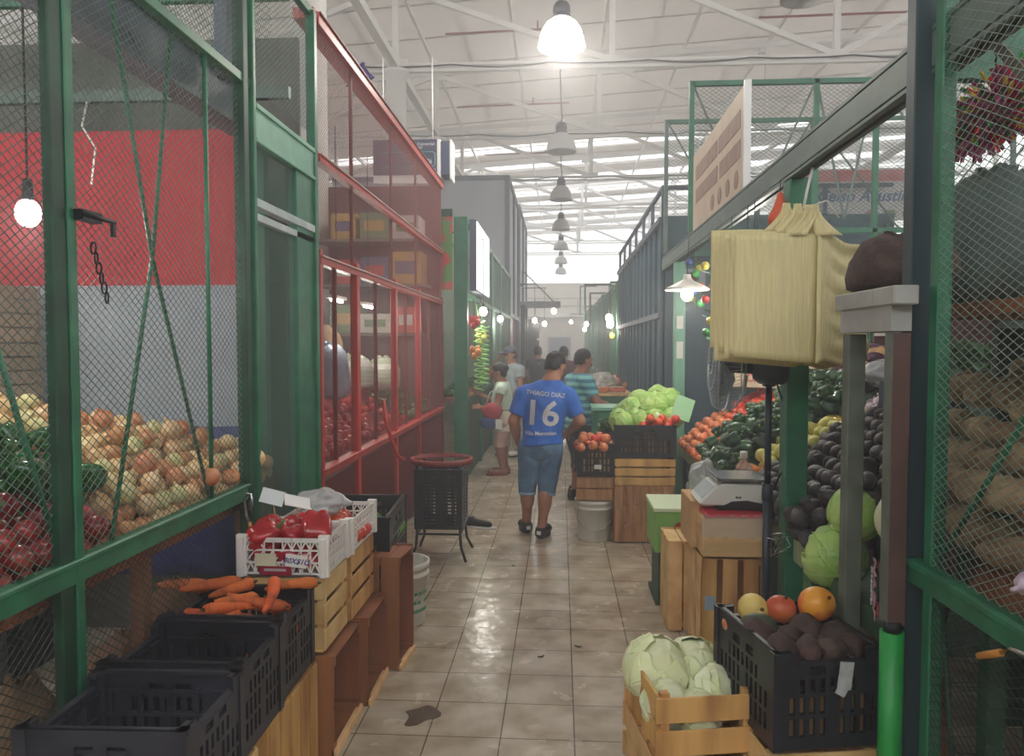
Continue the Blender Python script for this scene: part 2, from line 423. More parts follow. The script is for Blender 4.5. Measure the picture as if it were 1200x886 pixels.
# ---------------------------------------------------------------- hall walls and roof
WM = [M['wall']]
w = MB().bx(-14, 16, 46, 46.3, 0, 5.35); w.bx(-14, 16, 45.9, 46, 3.0, 3.14).build
o = w.build('wall_back', WM); struct(o, 'cream end wall of the market hall under the bright opening', 'wall')
o = MB().bx(-14.3, -14, -5, 46.3, 0, 5.2).build('wall_left', WM); struct(o, 'cream side wall of the hall behind the left booths', 'wall')
o = MB().bx(16, 16.3, -5, 46.3, 0, 5.2).build('wall_right', WM); struct(o, 'cream side wall of the hall behind the right booths', 'wall')
o = MB().bx(-14.3, 16.3, -5.3, -5, 0, 4.4).build('wall_front', WM); struct(o, 'cream wall of the hall behind the photographer', 'wall')  # unseen wall kept low so daylight enters over it from behind
def zr(x): return 7.95 + .0625 * (x + 2.9)
rf = MB()
strips = [(5, 25.2), (-5, 5)] + [(y, y + 1.15) for y in (26.3, 28.9, 31.5, 34.1, 36.7, 39.3, 41.9, 44.5)]
for a, b in strips:
    for k in range(15):
        mi_ = 2 if b < 6 else 0  # near sheets made opaque to keep the foreground darker
        x0, x1 = -14.5 + k * 2.07, -14.5 + (k + 1) * 2.07
        pts = [V(x, y, zr(x) + .16 + t) for t in (0, .06) for x, y in ((x0, a), (x1, a), (x1, b), (x0, b))]
        if 6 < b < 26 and k in (0, 13): continue  # sheets left out at both sides, unseen gaps added for daylight
        rf.add(pts, [(3, 2, 1, 0), (4, 5, 6, 7), (0, 1, 5, 4), (1, 2, 6, 5), (2, 3, 7, 6), (3, 0, 4, 7)], mi_)
for k in range(17):
    x = -14.3 + k * 1.9
    rf.bar((x, -5, zr(x) + .1), (x, 46.2, zr(x) + .1), .05, .1, 1)
for k in range(32):
    y = -4 + k * 1.55
    rf.bar((-14.4, y, zr(-14.4) + .15), (16, y, zr(16) + .15), .03, .03, 0)
o = rf.build('ceiling', [M['roof'], M['white_steel'], mat('opaque_roof', (190, 186, 182), .6)]); struct(o, 'pale grey sheet metal roof with white purlins and open skylight strips', 'ceiling')
# trusses
bot = MB(); top = MB(); web = MB(); ZB = 6.49; P = 3.77
for dz in (-.05, .05): bot.bar((-13.9, 0, ZB + dz), (15.9, 0, ZB + dz), .09, .045)
top.bar((-13.9, 0, zr(-13.9)), (15.9, 0, zr(15.9)), .09, .12)
xs = [-2.9 + P * i for i in range(-3, 6)]
for x in xs:
    if x < 15.8: web.bar((x, 0, ZB), (x, 0, zr(x)), .1, .1); web.bx(x - .16, x + .16, -.03, .03, zr(x) - .17, zr(x) - .02); web.bx(x - .2, x + .2, -.03, .03, ZB + .04, ZB + .15)
for i in range(len(xs) - 1):
    a, b = xs[i], min(xs[i + 1], 15.6)
    if a < -2.95 or a > 4.5: web.bar((a, 0, ZB + .05), (b, 0, zr(b) - .05), .09, .09)
    else: web.bar((a, 0, zr(a) - .05), (b, 0, ZB + .05), .09, .09)
root = bpy.data.objects.new('roof_truss', None); COL.objects.link(root); root.location = (0, 8.8, 0)
for n_, b_ in (('bottom_chord', bot), ('top_chord', top), ('web', web)): b_.build(n_, M['white_steel'], root)
ordn = ['first', 'second', 'third', 'fourth', 'fifth', 'sixth', 'seventh', 'eighth']
TY = [8.8, 13.4, 17.8, 22.4, 27.0, 31.6, 36.2, 40.8]
for i, y in enumerate(TY):
    t = root if i == 0 else dup(root, (0, y, 0)); struct(t, 'white steel roof truss across the hall, %s from the near end' % ordn[i], 'truss')
for x, nm in ((-2.9, 'over the left booths'), (8.4, 'over the right booths')):
    o = MB().bar((x, -5, ZB + .05), (x, 46, ZB + .05), .14, .14).build('roof_beam', M['white_steel']); struct(o, 'long white steel beam running down the hall ' + nm, 'beam')
cm = MB().lathe([(.0, 0), (.18, 0), (.18, ZB - .12), (.24, ZB - .1), (.24, ZB - .04), (0, ZB - .04)], 24)
c0 = cm.build('column', M['white_steel'])
for i, y in enumerate((8.8, 17.8, 27.0, 36.2)):
    o = c0 if i == 0 else dup(c0, (0, 0, 0)); o.location = (-2.9, y + (4.6 if i == -1 else 0), 0); struct(o, 'round white column rising behind the left booths, %s from the near end' % ['first', 'third', 'fourth', 'fifth'][i], 'column')
o = dup(c0, (-2.9, 13.4, 0)); struct(o, 'round white column rising above the red booth, second from the near end', 'column')
# red sprinkler pipes and cable runs along the bottom chords
rp = mat('red_pipe', (150, 58, 54), .5)
for i, (y, x0, x1, dz) in enumerate(((14.6, -2.2, .3, 7.55), (19.2, -2.6, .2, 7.6), (24, -2.4, .4, 7.6), (14.4, 3.6, 9, 7.62))):
    p = MB().tube([(x0, y, dz), (x1, y, dz + .06)], .022, 6).tube([((x0 + x1) / 2 + .5, y, dz + .05), ((x0 + x1) / 2 + .5, y, dz + .2)], .018, 6)
    tag(p.build('sprinkler_pipe', rp), 'thin red pipe under the roof, ' + ['in the bay past the second truss, left', 'in the bay past the third truss', 'in the bay past the fourth truss', 'in the bay past the second truss, right'][i], 'pipe')
for i, y in enumerate(TY[1:4]):
    c = MB()
    pts = []
    for k in range(9): pts += catenary((-3.6 + k * 1.7, y - .09, ZB + .02), (-3.6 + (k + 1) * 1.7, y - .09, ZB + .02), .03 + .03 * (k % 2), 4)[:-1]
    c.tube(pts, .014, 5); tag(c.build('electric_cable', M['rubber']), 'dark cable tied along the bottom chord of the %s truss' % ordn[i + 1], 'cable')
# ---------------------------------------------------------------- high bay lamps
def lamp(lit, label, loc, drop):
    t = thing('high_bay_lamp', label, 'ceiling lamp', loc, 0, 'bell lamps down the hall')
    dome = [(.262, -.0), (.268, .01), (.262, .03), (.25, .1), (.222, .19), (.175, .265), (.11, .315), (.085, .325)]
    MB().lathe(dome, 28).build('lamp_dome', M['lit'] if lit else M['frost'], t, solid=.004)
    h = MB().lathe([(.0, .5), (.07, .5), (.085, .48), (.085, .44), (.1, .435), (.1, .4), (.09, .395), (.09, .36), (.105, .35), (.105, .325), (.08, .318), (0, .318)], 20)
    for k in range(8):
        a = k * PI / 4; h.bar((.088 * math.cos(a), .088 * math.sin(a), .36), (.088 * math.cos(a), .088 * math.sin(a), .47), .012, .02)
    h.build('ballast_housing', mat('lamp_housing', (58, 56, 66), .5, .3) if 'lamp_housing' not in bpy.data.materials else bpy.data.materials['lamp_housing'], t)
    MB().tube([(0, 0, .5), (.015, 0, .6), (.0, 0, .75), (-.02, 0, drop - .1), (0, 0, drop)], .012, 6).build('cord', M['rubber'], t)
    if lit: MB().ell((0, 0, .14), (.07, .07, .1), 12, 8).build('lamp_bulb', M['bulb'], t)
    else: MB().ell((0, 0, .14), (.05, .05, .09), 12, 8).build('lamp_bulb', M['frost'], t)
    return t
lamp(True, 'lit white bell lamp hanging over the aisle, nearest of the row', (0, 8.8, 5.02), 1.45)
for i, y in enumerate(TY[1:7]):
    lamp(False, 'unlit frosted bell lamp hanging over the aisle, %s of the row' % ordn[i + 1], (0, y, 5.0), 1.46)
lamp(False, 'unlit bell lamp cut by the top edge, hung over the right stalls', (2.72, 8.9, 5.53), .95)
point_light('high_bay_light', (0, 8.8, 4.95), 260, .2)
# ================================================================= left: green mesh booth, X = -1.4
GX = -1.4
t = thing('mesh_booth', 'green steel booth with wire mesh front enclosing onions and peppers', 'market booth', (GX, 1.2, 0))
def lp(y): return y - 1.2
G = [M['green'], M['green_dark'], M['green_pale']]
def post(y, w, z1, name='post', x=0., d=.05, mi=0, z0=0.):
    return MB().bx(x - d / 2, x + d / 2, lp(y) - w / 2, lp(y) + w / 2, z0, z1, mi).build(name, G, t, bevel=.004)
o = MB().bx(-.012, .018, lp(2.0), lp(2.058), 0, 3.5, 1).build('post', G, t, bevel=.004)
o = MB().bx(-.012, .022, lp(2.062), lp(2.1), 0, 3.5, 0).build('post', G, t, bevel=.004)
post(3.29, .055, 3.5, mi=1); post(3.36, .03, 3.5, x=.01)
MB().bx(-.03, .02, lp(3.93), lp(4.2), 0, 2.57, 0).bx(-.045, -.03, lp(3.93), lp(3.96), 0, 2.57, 1).build('post', G, t, bevel=.004)
post(4.22, .05, 3.5, x=.01)
post(1.23, .05, 3.5)
MB().bx(-.02, .02, 0, lp(3.27), .965, 1.035).bx(.02, .028, 0, lp(3.27), 1.02, 1.035).build('rail', G, t, bevel=.003)
MB().bx(-.02, .02, 0, lp(3.4), 2.79, 2.83).build('rail', G, t, bevel=.003)
MB().bx(-.02, .02, 0, lp(4.25), 3.47, 3.52).build('rail', G, t, bevel=.003)
MB().bx(-.03, .025, lp(3.38), lp(4.22), 2.57, 2.74, 2).bx(.02, .035, lp(3.38), lp(4.22), 2.715, 2.74, 2).bx(.02, .035, lp(3.38), lp(4.22), 2.565, 2.585, 2).build('header_board', G, t, bevel=.003)
MB().bx(-.02, .03, lp(3.38), lp(4.2), 2.275, 2.315, 2).bx(-.02, .02, lp(3.38), lp(4.2), 2.215, 2.25, 2).build('door_rail', [M['green'], M['green_dark'], mat('worn_white_rail', (186, 196, 196), .5, var=.15)], t, bevel=.003)
MB().tube([(0, lp(2.95), 1.03), (0, lp(2.95), 2.8)], .009, 6).build('rod', G, t)
MB().tube([(-.01, lp(2.28), 1.03), (-.012, lp(2.56), 1.95), (-.012, lp(2.72), 2.79)], .007, 6).build('rod', G, t)
MB().tube([(-.01, lp(2.95), 1.03), (-.012, lp(2.56), 1.95), (-.012, lp(2.33), 2.79)], .007, 6).build('rod', G, t)
MB().tube([(-.01, lp(1.78), 1.75), (-.01, lp(2.02), 1.08)], .008, 6).build('rod', G, t)
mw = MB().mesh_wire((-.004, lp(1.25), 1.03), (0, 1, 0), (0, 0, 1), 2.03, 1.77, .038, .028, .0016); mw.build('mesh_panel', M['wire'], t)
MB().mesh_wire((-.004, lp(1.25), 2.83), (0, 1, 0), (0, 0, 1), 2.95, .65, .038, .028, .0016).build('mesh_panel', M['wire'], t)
MB().mesh_wire((-.004, lp(1.25), .05), (0, 1, 0), (0, 0, 1), 2.03, .92, .038, .028, .0016).build('mesh_panel', mat('mesh_wire_shaded', (52, 66, 58), .5, .3), t)  # same wire as above, its shade put into a darker colour
MB().mesh_wire((-.004, lp(3.38), .05), (0, 1, 0), (0, 0, 1), .56, 2.18, .012, .012, .001).build('door_mesh', M['wire_grey'], t)
MB().mesh_wire((-.004, lp(3.38), 2.31), (0, 1, 0), (0, 0, 1), .82, .27, .012, .012, .001).build('door_mesh', M['wire_grey'], t)
# sliding bolts and chain on the gate post
b = MB().box((.035, lp(2.13), 2.02), (.03, .09, .03)).tube([(.05, lp(2.08), 2.02), (.05, lp(2.24), 2.02)], .007, 6).box((.05, lp(2.23), 2.0), (.01, .014, .05)); b.build('bolt', M['dark_metal'], t)
b = MB()
for k in range(6):
    c = V(.05, lp(2.13) + .012 * k, 1.93 - .028 * k)
    b.tube([c + (V(0, math.cos(a) * .008, math.sin(a) * .017) if k % 2 else V(math.cos(a) * .008, 0, math.sin(a) * .017)) for a in [i * PI / 5 for i in range(10)]], .003, 5, closed=True)
b.build('chain', M['dark_metal'], t)
# grey beam behind the header and top roof of the booth
MB().bx(-.22, -.16, lp(1.3), lp(3.75), 2.7, 2.9).bx(-.25, -.13, lp(1.3), lp(3.75), 2.69, 2.705).bx(-.25, -.13, lp(1.3), lp(3.75), 2.895, 2.91).build('roof_rail', M['steel_blue'], t, bevel=.003)
MB().bx(-.12, -.06, lp(3.3), lp(3.36), 2.83, 3.5).build('post', M['steel_blue'], t)
# painted partition, red above and grey below
MB().bx(-2.6, -.19, lp(3.86), lp(3.9), 1.96, 2.76, 0).bx(-2.6, -.19, lp(3.86), lp(3.9), .9, 1.96, 1).build('partition_panel', [M['red_panel'], M['grey_panel']], t)
MB().bx(-3.4, -2.6, lp(3.86), lp(3.9), 1.96, 2.76, 0).bx(-3.4, -2.6, lp(3.86), lp(3.9), .9, 1.96, 1).build('partition_panel', [M['red_panel'], M['grey_panel']], t)
MB().bx(-.19, -.12, lp(3.84), lp(3.9), 0, 2.75).build('post', M['green'], t)
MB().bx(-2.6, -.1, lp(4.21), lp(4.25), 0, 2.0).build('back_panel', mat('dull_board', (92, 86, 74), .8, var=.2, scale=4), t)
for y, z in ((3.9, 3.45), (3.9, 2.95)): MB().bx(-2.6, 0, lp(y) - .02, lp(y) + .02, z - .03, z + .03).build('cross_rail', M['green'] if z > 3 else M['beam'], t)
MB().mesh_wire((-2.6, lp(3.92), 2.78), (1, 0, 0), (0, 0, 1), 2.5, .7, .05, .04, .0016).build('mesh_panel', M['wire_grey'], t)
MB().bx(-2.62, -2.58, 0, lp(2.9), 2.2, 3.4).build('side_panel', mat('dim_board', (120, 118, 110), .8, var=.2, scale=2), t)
# table inside, sloping up from the aisle
sl = .55
tb = thing('display_table', 'sloping wooden display table behind the left wire mesh', 'table', (GX, 1.3, 0))
MB().add([(-.06, y, z) for z in (.93, .955) for y in (0., 2.45)] + [(-.06 - g_, y, z + g_ * sl) for z in (.93, .955) for y, g_ in ((0., 1.03), (2.45, .2))],
         [(0, 1, 5, 4), (2, 6, 7, 3), (0, 4, 6, 2), (1, 3, 7, 5), (0, 2, 3, 1), (4, 5, 7, 6)]).bx(-.075, -.05, 0, 2.45, .9, 1.0).build('tabletop', M['wood_brown'], tb)
for x, y in ((-.1, .06), (-.1, 2.4), (-1.04, .06), (-.2, 2.4), (-.1, 1.3)): MB().bx(x - .025, x + .025, y - .025, y + .025, 0, .93 + (-x - .06) * sl - .01).build('leg', M['wood_brown'], tb)
# blue tarp hanging at the booth end
def tp(u, v): return V(-1.57 - u * .75, 3.80 + .015 * math.sin(u * 17) + .01 * math.sin(v * 9 + u * 5), .45 + v * .78)
tag(MB().grid(tp, 24, 10).build('tarp', M['navy'], solid=.004), 'dark blue tarp hanging below the grey partition in the left booth', 'tarp')

# ---- produce shapes
def lumpy(seed, amp, fx=3.): 
    q = random.Random(seed); a = [q.uniform(0, 6.28) for _ in range(6)]
    return lambda d, an, t: 1 + amp * (math.sin(fx * d.x + a[0]) * math.sin(fx * d.y + a[1]) + .6 * math.sin(2 * fx * d.z + a[2]) * math.sin(2 * fx * d.x + a[3]))
def onion_mesh(seed, m, r=.042):
    q = random.Random(seed); sq = q.uniform(.82, 1.05)
    prof = [(0, -r * sq), (.25, -.97), (.6, -.8), (.88, -.46), (1, -.02), (.93, .38), (.7, .72), (.42, .93), (.2, 1.08), (.13, 1.28), (.16, 1.45), (0, 1.46)]
    prof = [(0, -r * sq)] + [(a * r, b * r * sq) for a, b in prof[1:]]
    b = MB().lathe(prof, 16, fn=lambda p, a, i: V(p.x * (1 + .015 * math.sin(9 * a)) + (.1 * r if i > 8 else 0), p.y * (1 + .015 * math.sin(9 * a)), p.z))
    for k in range(7):
        a = k * .9; b.wire((0, 0, -r * sq * .97), (.012 * math.cos(a), .012 * math.sin(a), -r * sq - .008), .0008)
    return b.build('onion', m)
M['onion'] = mat('onion_skin', (230, 184, 126), .38, col2=(244, 216, 166), scale=22, stretch=(1, 1, .25), rnd=.16, coat=.15)
M['onion_white'] = mat('onion_skin_pale', (226, 216, 160), .38, col2=(206, 200, 130), scale=20, stretch=(1, 1, .25), rnd=.1, coat=.15)
M['onion_red'] = mat('onion_skin_copper', (196, 118, 72), .38, col2=(222, 160, 108), scale=22, stretch=(1, 1, .25), rnd=.14, coat=.15)
KO = Kind([tag(onion_mesh(i, m), 'x', 'onion') for i, m in enumerate((M['onion'], M['onion'], M['onion'], M['onion_white'], M['onion_red'], M['onion_red']))])
LB = ['brown-skinned onion in the heap behind the left wire mesh', 0, 0, 'pale onion in the heap behind the left wire mesh', 'copper-skinned onion in the heap behind the left wire mesh', 0]
LB[1] = LB[2] = LB[0]; LB[5] = LB[4]
def rrot(): return (R.uniform(0, 6.28), R.uniform(0, 6.28), R.uniform(0, 6.28))
def slope_pt(o, U, Wv, u, w, n):
    N = Vector(U).cross(Vector(Wv)).normalized()
    if N.z < 0: N = -N
    return Vector(o) + Vector(U) * u + Vector(Wv) * w + N * n
sv = V(-1, 0, sl).normalized()
def heap(kind, o, U, Wv, ur, wr, d, r, layers, lab, grp, keep=lambda u, w: True, rot=rrot, sc=(.88, 1.1), flat=1., idx=None, base=0., rx=None):
    """individual pieces laid in hexagonal layers with jitter over a sloping board"""
    out = []; todo = []; N_ = slope_pt(o, U, Wv, 0, 0, 1) - slope_pt(o, U, Wv, 0, 0, 0); B0 = slope_pt(o, U, Wv, 0, 0, base)
    for L, p in enumerate(layers):
        j = 0; w = wr[0] + (d * .33 if L % 2 else 0)
        while w < wr[1]:
            u = ur[0] + (d / 2 if (j + L) % 2 else 0)
            while u < ur[1]:
                if R.random() < p and keep(u, w):
                    i = R.randrange(len(kind.p)) if idx is None else idx(u, w)
                    q = slope_pt(o, U, Wv, u + R.uniform(-.14, .14) * d, w + R.uniform(-.14, .14) * d, base + r * flat + L * r * 1.45 * flat + R.uniform(-.08, .1) * r)
                    todo.append((q, i, R.uniform(*sc)))
                u += d
            j += 1; w += d * .87
    if not todo: return out
    A = np.array([t_[0][:] for t_ in todo]); rad = np.array([t_[2] for t_ in todo]) * (rx or r * 1.04); nn = np.array(N_[:]); b0 = np.array(B0[:]); uu = np.array(Vector(U).normalized()[:]); ww = np.array(Vector(Wv).normalized()[:])
    for _ in range(130):
        D = A[:, None] - A[None]; dist = np.sqrt((D ** 2).sum(2)) + 1e-9; ov = np.maximum(rad[:, None] + rad[None] - dist, 0); np.fill_diagonal(ov, 0)
        A += ((D / dist[..., None]) * ov[..., None]).sum(1) * .35
        A -= nn * .0012
        h = (A - b0) @ nn; A += nn * np.maximum(rad * flat - h, 0)[:, None]
        for ax_, (l_, h_) in ((uu, ur), (ww, wr)):
            c = (A - np.array(Vector(o)[:])) @ ax_; A += ax_ * (np.clip(c, l_ - .3 * d, h_ + .3 * d) - c)[:, None]
    for (q, i, s_), a in zip(todo, A): out.append(kind.take(tuple(a), rot(), lab[i] if isinstance(lab, list) else lab, grp, s_, i))
    return out
O0 = V(GX - .07, 1.3, .963)
heap(KO, O0, (0, 1, 0), sv, (1.02, 2.4), (.04, 1.12), .082, .042, [1, .8, .25], LB, 'onions heaped behind the left wire mesh',
     keep=lambda u, w: not (w < .62 and u < 1.2) and w < 1.15 - .72 * (u - 1.0), sc=(.84, 1.0), base=.006, rx=.046)
# ---- green peppers
def pepper_mesh(seed, r=.045, L=.085, ms=None, nm='bell_pepper'):
    q = random.Random(seed); lob = q.choice((3, 4)); ph = q.uniform(0, 6)
    prof = [(.0, -.92), (.3, -1.0), (.58, -.96), (.8, -.75), (.92, -.3), (1.0, .2), (1.0, .55), (.85, .86), (.55, .98), (.3, .9), (.12, .8), (0, .78)]
    b = MB()
    b.lathe([(a * r, z * L / 2) for a, z in prof], 24, fn=lambda p, a, i: V(p.x * (1 + .15 * math.cos(lob * a + ph) + .03 * math.sin(2 * a - p.z * 40)) * (1 + .1 * math.sin(p.z * 30 + ph)), p.y * (1 + .15 * math.cos(lob * a + ph) + .03 * math.sin(3 * a + p.z * 50)), p.z * (1 + .1 * math.cos(lob * a + ph)) ) )
    body = b
    s = MB().tube([(0, 0, .39 * L), (.002, 0, .5 * L), (.008, .003, .62 * L), (.016, .004, .7 * L)], [.012, .007, .006, .0075], 8)
    t = bpy.data.objects.new(nm, None); COL.objects.link(t); t['category'] = 'bell pepper'
    body.build('flesh', ms[0], t); s.build('stem', ms[1], t)
    return t
M['pep_green'] = mat('green_pepper', (34, 96, 40), .22, var=.25, scale=12, rnd=.2, coat=.3)
M['pep_red'] = mat('red_pepper', (156, 14, 28), .2, col2=(186, 26, 32), scale=10, rnd=.1, coat=.4)
M['stem'] = mat('pepper_stem', (92, 128, 52), .6, var=.2)
KG = Kind([pepper_mesh(i, .043, .085, (M['pep_green'], M['stem'])) for i in range(3)])
heap(KG, O0, (0, 1, 0), sv, (.66, 1.2), (.27, .74), .09, .042, [1, .8, .3], 'glossy green bell pepper heaped between the onions and the red apples', 'green peppers behind the left wire mesh', rx=.052)
# ---- red apples in the near corner
def apple_mesh(seed, r, m, nm='apple'):
    b = MB(); q = random.Random(seed)
    prof = [(0, -.78), (.2, -.86), (.5, -.84), (.85, -.5), (1, .05), (.95, .45), (.7, .8), (.4, .9), (.18, .82), (.05, .66), (0, .64)]
    b.lathe([(a * r, z * r) for a, z in prof], 18, fn=lambda p, a, i: V(p.x * (1 + .02 * math.cos(5 * a)), p.y, p.z * (1 + .05 * math.cos(a + seed))))
    b.tube([(0, 0, .62 * r), (.004, 0, .95 * r), (.01, 0, 1.1 * r)], .0016, 5, 1)
    return b.build(nm, m)
M['apple'] = mat('red_apple', (138, 24, 34), .25, col2=(196, 70, 58), scale=8, lo=.5, hi=.75, rnd=.15, coat=.3)
M['twig'] = mat('twig', (84, 62, 40), .8)
KA = Kind([tag(apple_mesh(i, .04, [M['apple'], M['twig']]), 'x', 'apple') for i in range(3)])
heap(KA, O0, (0, 1, 0), sv, (.52, .98), (.06, .22), .082, .04, [1, 1, .7], 'shiny red apple in the near corner behind the left wire mesh', 'apples behind the left wire mesh')
# ---- stacked wooden crates at the far left back
def wood_crate(name, L, W, H, mats=None, lab='', ns=3, M4=None, gap=.35, post=.03, th=.009, loc=(0, 0, 0), rz=0., group=None, ne=None, legtop=0.):
    """slatted produce crate, open at +z: end panels at +-x, side slats at +-y, slatted base, four corner posts. M4 stands it on end"""
    t = thing(name, lab, 'crate', loc, rz, group); m = mats or M['wood']
    X = M4 or Matrix.Identity(4)
    def mk(nm, b, mm=m): b.xf(X); return b.build(nm, mm, t, bevel=.0015)
    sh = H / (ns - gap * (ns - 1) / 1. * 0 + 0) if 0 else H / (ns + (ns - 1) * gap)
    for s in (-1, 1):
        b = MB()
        for k in range(ns):
            z = sh / 2 + k * sh * (1 + gap); b.box((0, s * (W / 2 - th / 2), z), (L, th, sh))
        mk('side_panel', b)
        b = MB(); n2 = ne or ns; s2 = H / (n2 + (n2 - 1) * gap * .6)
        for k in range(n2):
            z = s2 / 2 + k * s2 * (1 + gap * .6); b.box((s * (L / 2 - th * 1.5), 0, z), (th, W - 2 * th, s2))
        mk('end_panel', b)
        for q in (-1, 1):
            mk('corner_post', MB().box((s * (L / 2 - th * 2 - post / 2), q * (W / 2 - th - post / 2), (H + legtop) / 2 + .0), (post, post, H + legtop)), mats and m or M['wood_pale'])
    b = MB(); nb = max(3, int(W / .09)); bw = W / nb
    for k in range(nb): b.box((0, -W / 2 + bw * (k + .5), -th / 2 + .002), (L, bw * .8, th))
    mk('base_panel', b)
    return t
for i in range(3):
    wood_crate('wooden_crate', .5, .3, .27, mat('grey_crate_wood', (176, 156, 132), .8, var=.12) if i == 0 else bpy.data.materials['grey_crate_wood'], 'slatted wooden crate at the far left edge behind mesh, ' + ['bottom', 'middle', 'top'][i] + ' of its stack', 4, loc=(-2.93, 3.62, 1.1 + .285 * i), rz=0, group='crates stacked behind the left mesh', gap=.25)
tag(MB().bx(-3.2, -2.66, 3.44, 3.8, 0, 1.09).build('plinth', M['dark_metal']), 'dark plinth box under the stacked crates behind the left mesh', 'plinth')
# hanging bulb
t = thing('hanging_bulb', 'lit white bulb on a cord behind the left mesh', 'lamp', (-1.9, 2.62, 2.12))
MB().ell((0, 0, 0), (.042, .042, .05), 14, 10).build('bulb', M['bulb'], t); MB().lathe([(0, .12), (.016, .12), (.02, .05), (.016, .04), (0, .04)], 12).build('socket', M['dark_metal'], t)
MB().tube([(0, 0, .12), (0, 0, 1.2)], .004, 6).build('cord', M['rubber'], t)
point_light('bulb_light', (-1.9, 2.62, 2.04), 9, .05)
MB_r = MB().tube([(-1.85, 2.9, 2.6), (-1.86, 2.88, 2.5), (-1.82, 2.9, 2.42), (-1.84, 2.9, 2.28)], .004, 5)
tag(MB_r.build('string', M['paper']), 'loose pale string hanging in front of the red partition', 'string')
# ---- dim goods under the table
def sack(name, r, h, m, lab, loc, cat='sack', seed=0):
    q = random.Random(seed); ph = q.uniform(0, 6)
    prof = [(0, 0), (.8, .0), (1.0, .08), (1.05, .3), (1.0, .6), (.82, .82), (.5, .93), (.32, .96), (.36, 1.0), (.2, 1.0)]
    b = MB().lathe([(a * r, z * h) for a, z in prof], 26, fn=lambda p, a, i: V(p.x * (1 + .06 * math.sin(3 * a + ph + p.z * 9) + .03 * math.sin(8 * a + ph)), p.y * (1 + .06 * math.sin(2 * a + ph)), p.z + .012 * math.sin(4 * a + ph)))
    return tag(b.build(name, m, loc=loc), lab, cat)
sack('brown_paper_sack', .17, .5, mat('paper_sack', (120, 84, 58), .8, var=.15, bump=.6, bscale=14), 'brown paper sack under the left display table', (-1.72, 2.9, 0), seed=1)
sack('brown_paper_sack', .15, .58, bpy.data.materials['paper_sack'], 'taller brown paper sack beside the middle table leg', (-1.74, 3.3, 0), seed=2)
sack('plastic_sack', .12, .34, mat('white_sack', (180, 182, 186), .4, bump=.7, bscale=20), 'crumpled whitish plastic sack under the left display table', (-1.77, 2.53, 0), seed=5)
sack('net_sack', .14, .62, M['sack'], 'dull brown net sack beneath the apples', (-1.66, 2.2, 0), seed=7)
# ================================================================= left: red mesh booth, Y 4.3 .. 8.9
t = thing('mesh_booth', 'red steel booth with fine red wire mesh walls along the aisle', 'market booth', (GX, 4.3, 0))
RM = [M['red_frame'], M['red_dark'], mat('lit_edge_tint', (196, 158, 152), .4, var=.1)]  # pale strips paint the light caught along the rail edges
q = lambda y: y - 4.3
for y, w, mi in ((4.32, .05, 0), (5.12, .075, 0), (6.33, .06, 0), (7.4, .055, 0), (8.85, .07, 1)):
    MB().bx(-.025, .025, q(y) - w / 2, q(y) + w / 2, 0, 2.2, mi).bx(-.03, -.01, q(y) - .015, q(y) + .015, 2.2, 3.5, 1).build('post', RM, t, bevel=.004)
for y in (4.7, 5.75, 6.88, 8.1): MB().bx(-.03, -.005, q(y) - .012, q(y) + .012, .9, 2.15, 1).build('mullion', RM, t)
for z, h, mi in ((.9, .05, 0), (2.14, .05, 2), (2.72, .045, 2), (3.5, .07, 1)):
    MB().bx(-.03, .03, 0, q(8.88), z - h / 2, z + h / 2, 0).bx(.03, .042, 0, q(8.88), z + h / 2 - .012, z + h / 2, mi).build('rail', RM, t, bevel=.003)
MB().bx(-.12, .0, 0, q(8.9), 3.5, 3.56, 0).build('roof_rail', RM, t)
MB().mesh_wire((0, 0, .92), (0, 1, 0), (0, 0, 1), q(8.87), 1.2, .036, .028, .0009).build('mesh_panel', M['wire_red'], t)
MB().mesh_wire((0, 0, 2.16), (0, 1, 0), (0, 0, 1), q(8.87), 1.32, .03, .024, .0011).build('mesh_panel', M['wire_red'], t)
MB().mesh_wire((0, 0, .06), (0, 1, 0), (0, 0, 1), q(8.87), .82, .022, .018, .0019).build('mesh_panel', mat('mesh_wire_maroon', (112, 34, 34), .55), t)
# its sides, shelf boards and panels behind the mesh
MB().bx(-2.6, 0, q(8.86), q(8.9), 0, 3.5).build('end_panel', mat('rose_panel', (104, 66, 64), .7, var=.15, scale=3), t)
MB().bx(-2.6, -.1, .02, .05, 0, 3.4).build('end_panel', bpy.data.materials['dim_board'], t)
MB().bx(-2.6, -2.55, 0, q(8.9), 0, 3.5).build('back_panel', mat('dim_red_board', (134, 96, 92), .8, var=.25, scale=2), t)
for z in (1.75, 2.3, 2.8): MB().bx(-2.3, -.1, q(8.4), q(8.84), z, z + .03).build('shelf', bpy.data.materials['dim_board'], t)
MB().bx(-1.9, -.08, .08, q(8.8), .05, .09).build('floor_board', M['red_dark'], t)
o = MB().add([(-.1, y, z) for z in (.82, .85) for y in (.1, q(8.8))] + [(-1.5, y, z + .7) for z in (.82, .85) for y in (.1, q(8.8))],
         [(0, 1, 5, 4), (2, 6, 7, 3), (0, 4, 6, 2), (1, 3, 7, 5), (0, 2, 3, 1), (4, 5, 7, 6)]).build('counter', M['red_dark'], t)
MB().bx(-.08, -.03, .1, q(8.8), .1, .82).build('front_panel', M['red_dark'], t)
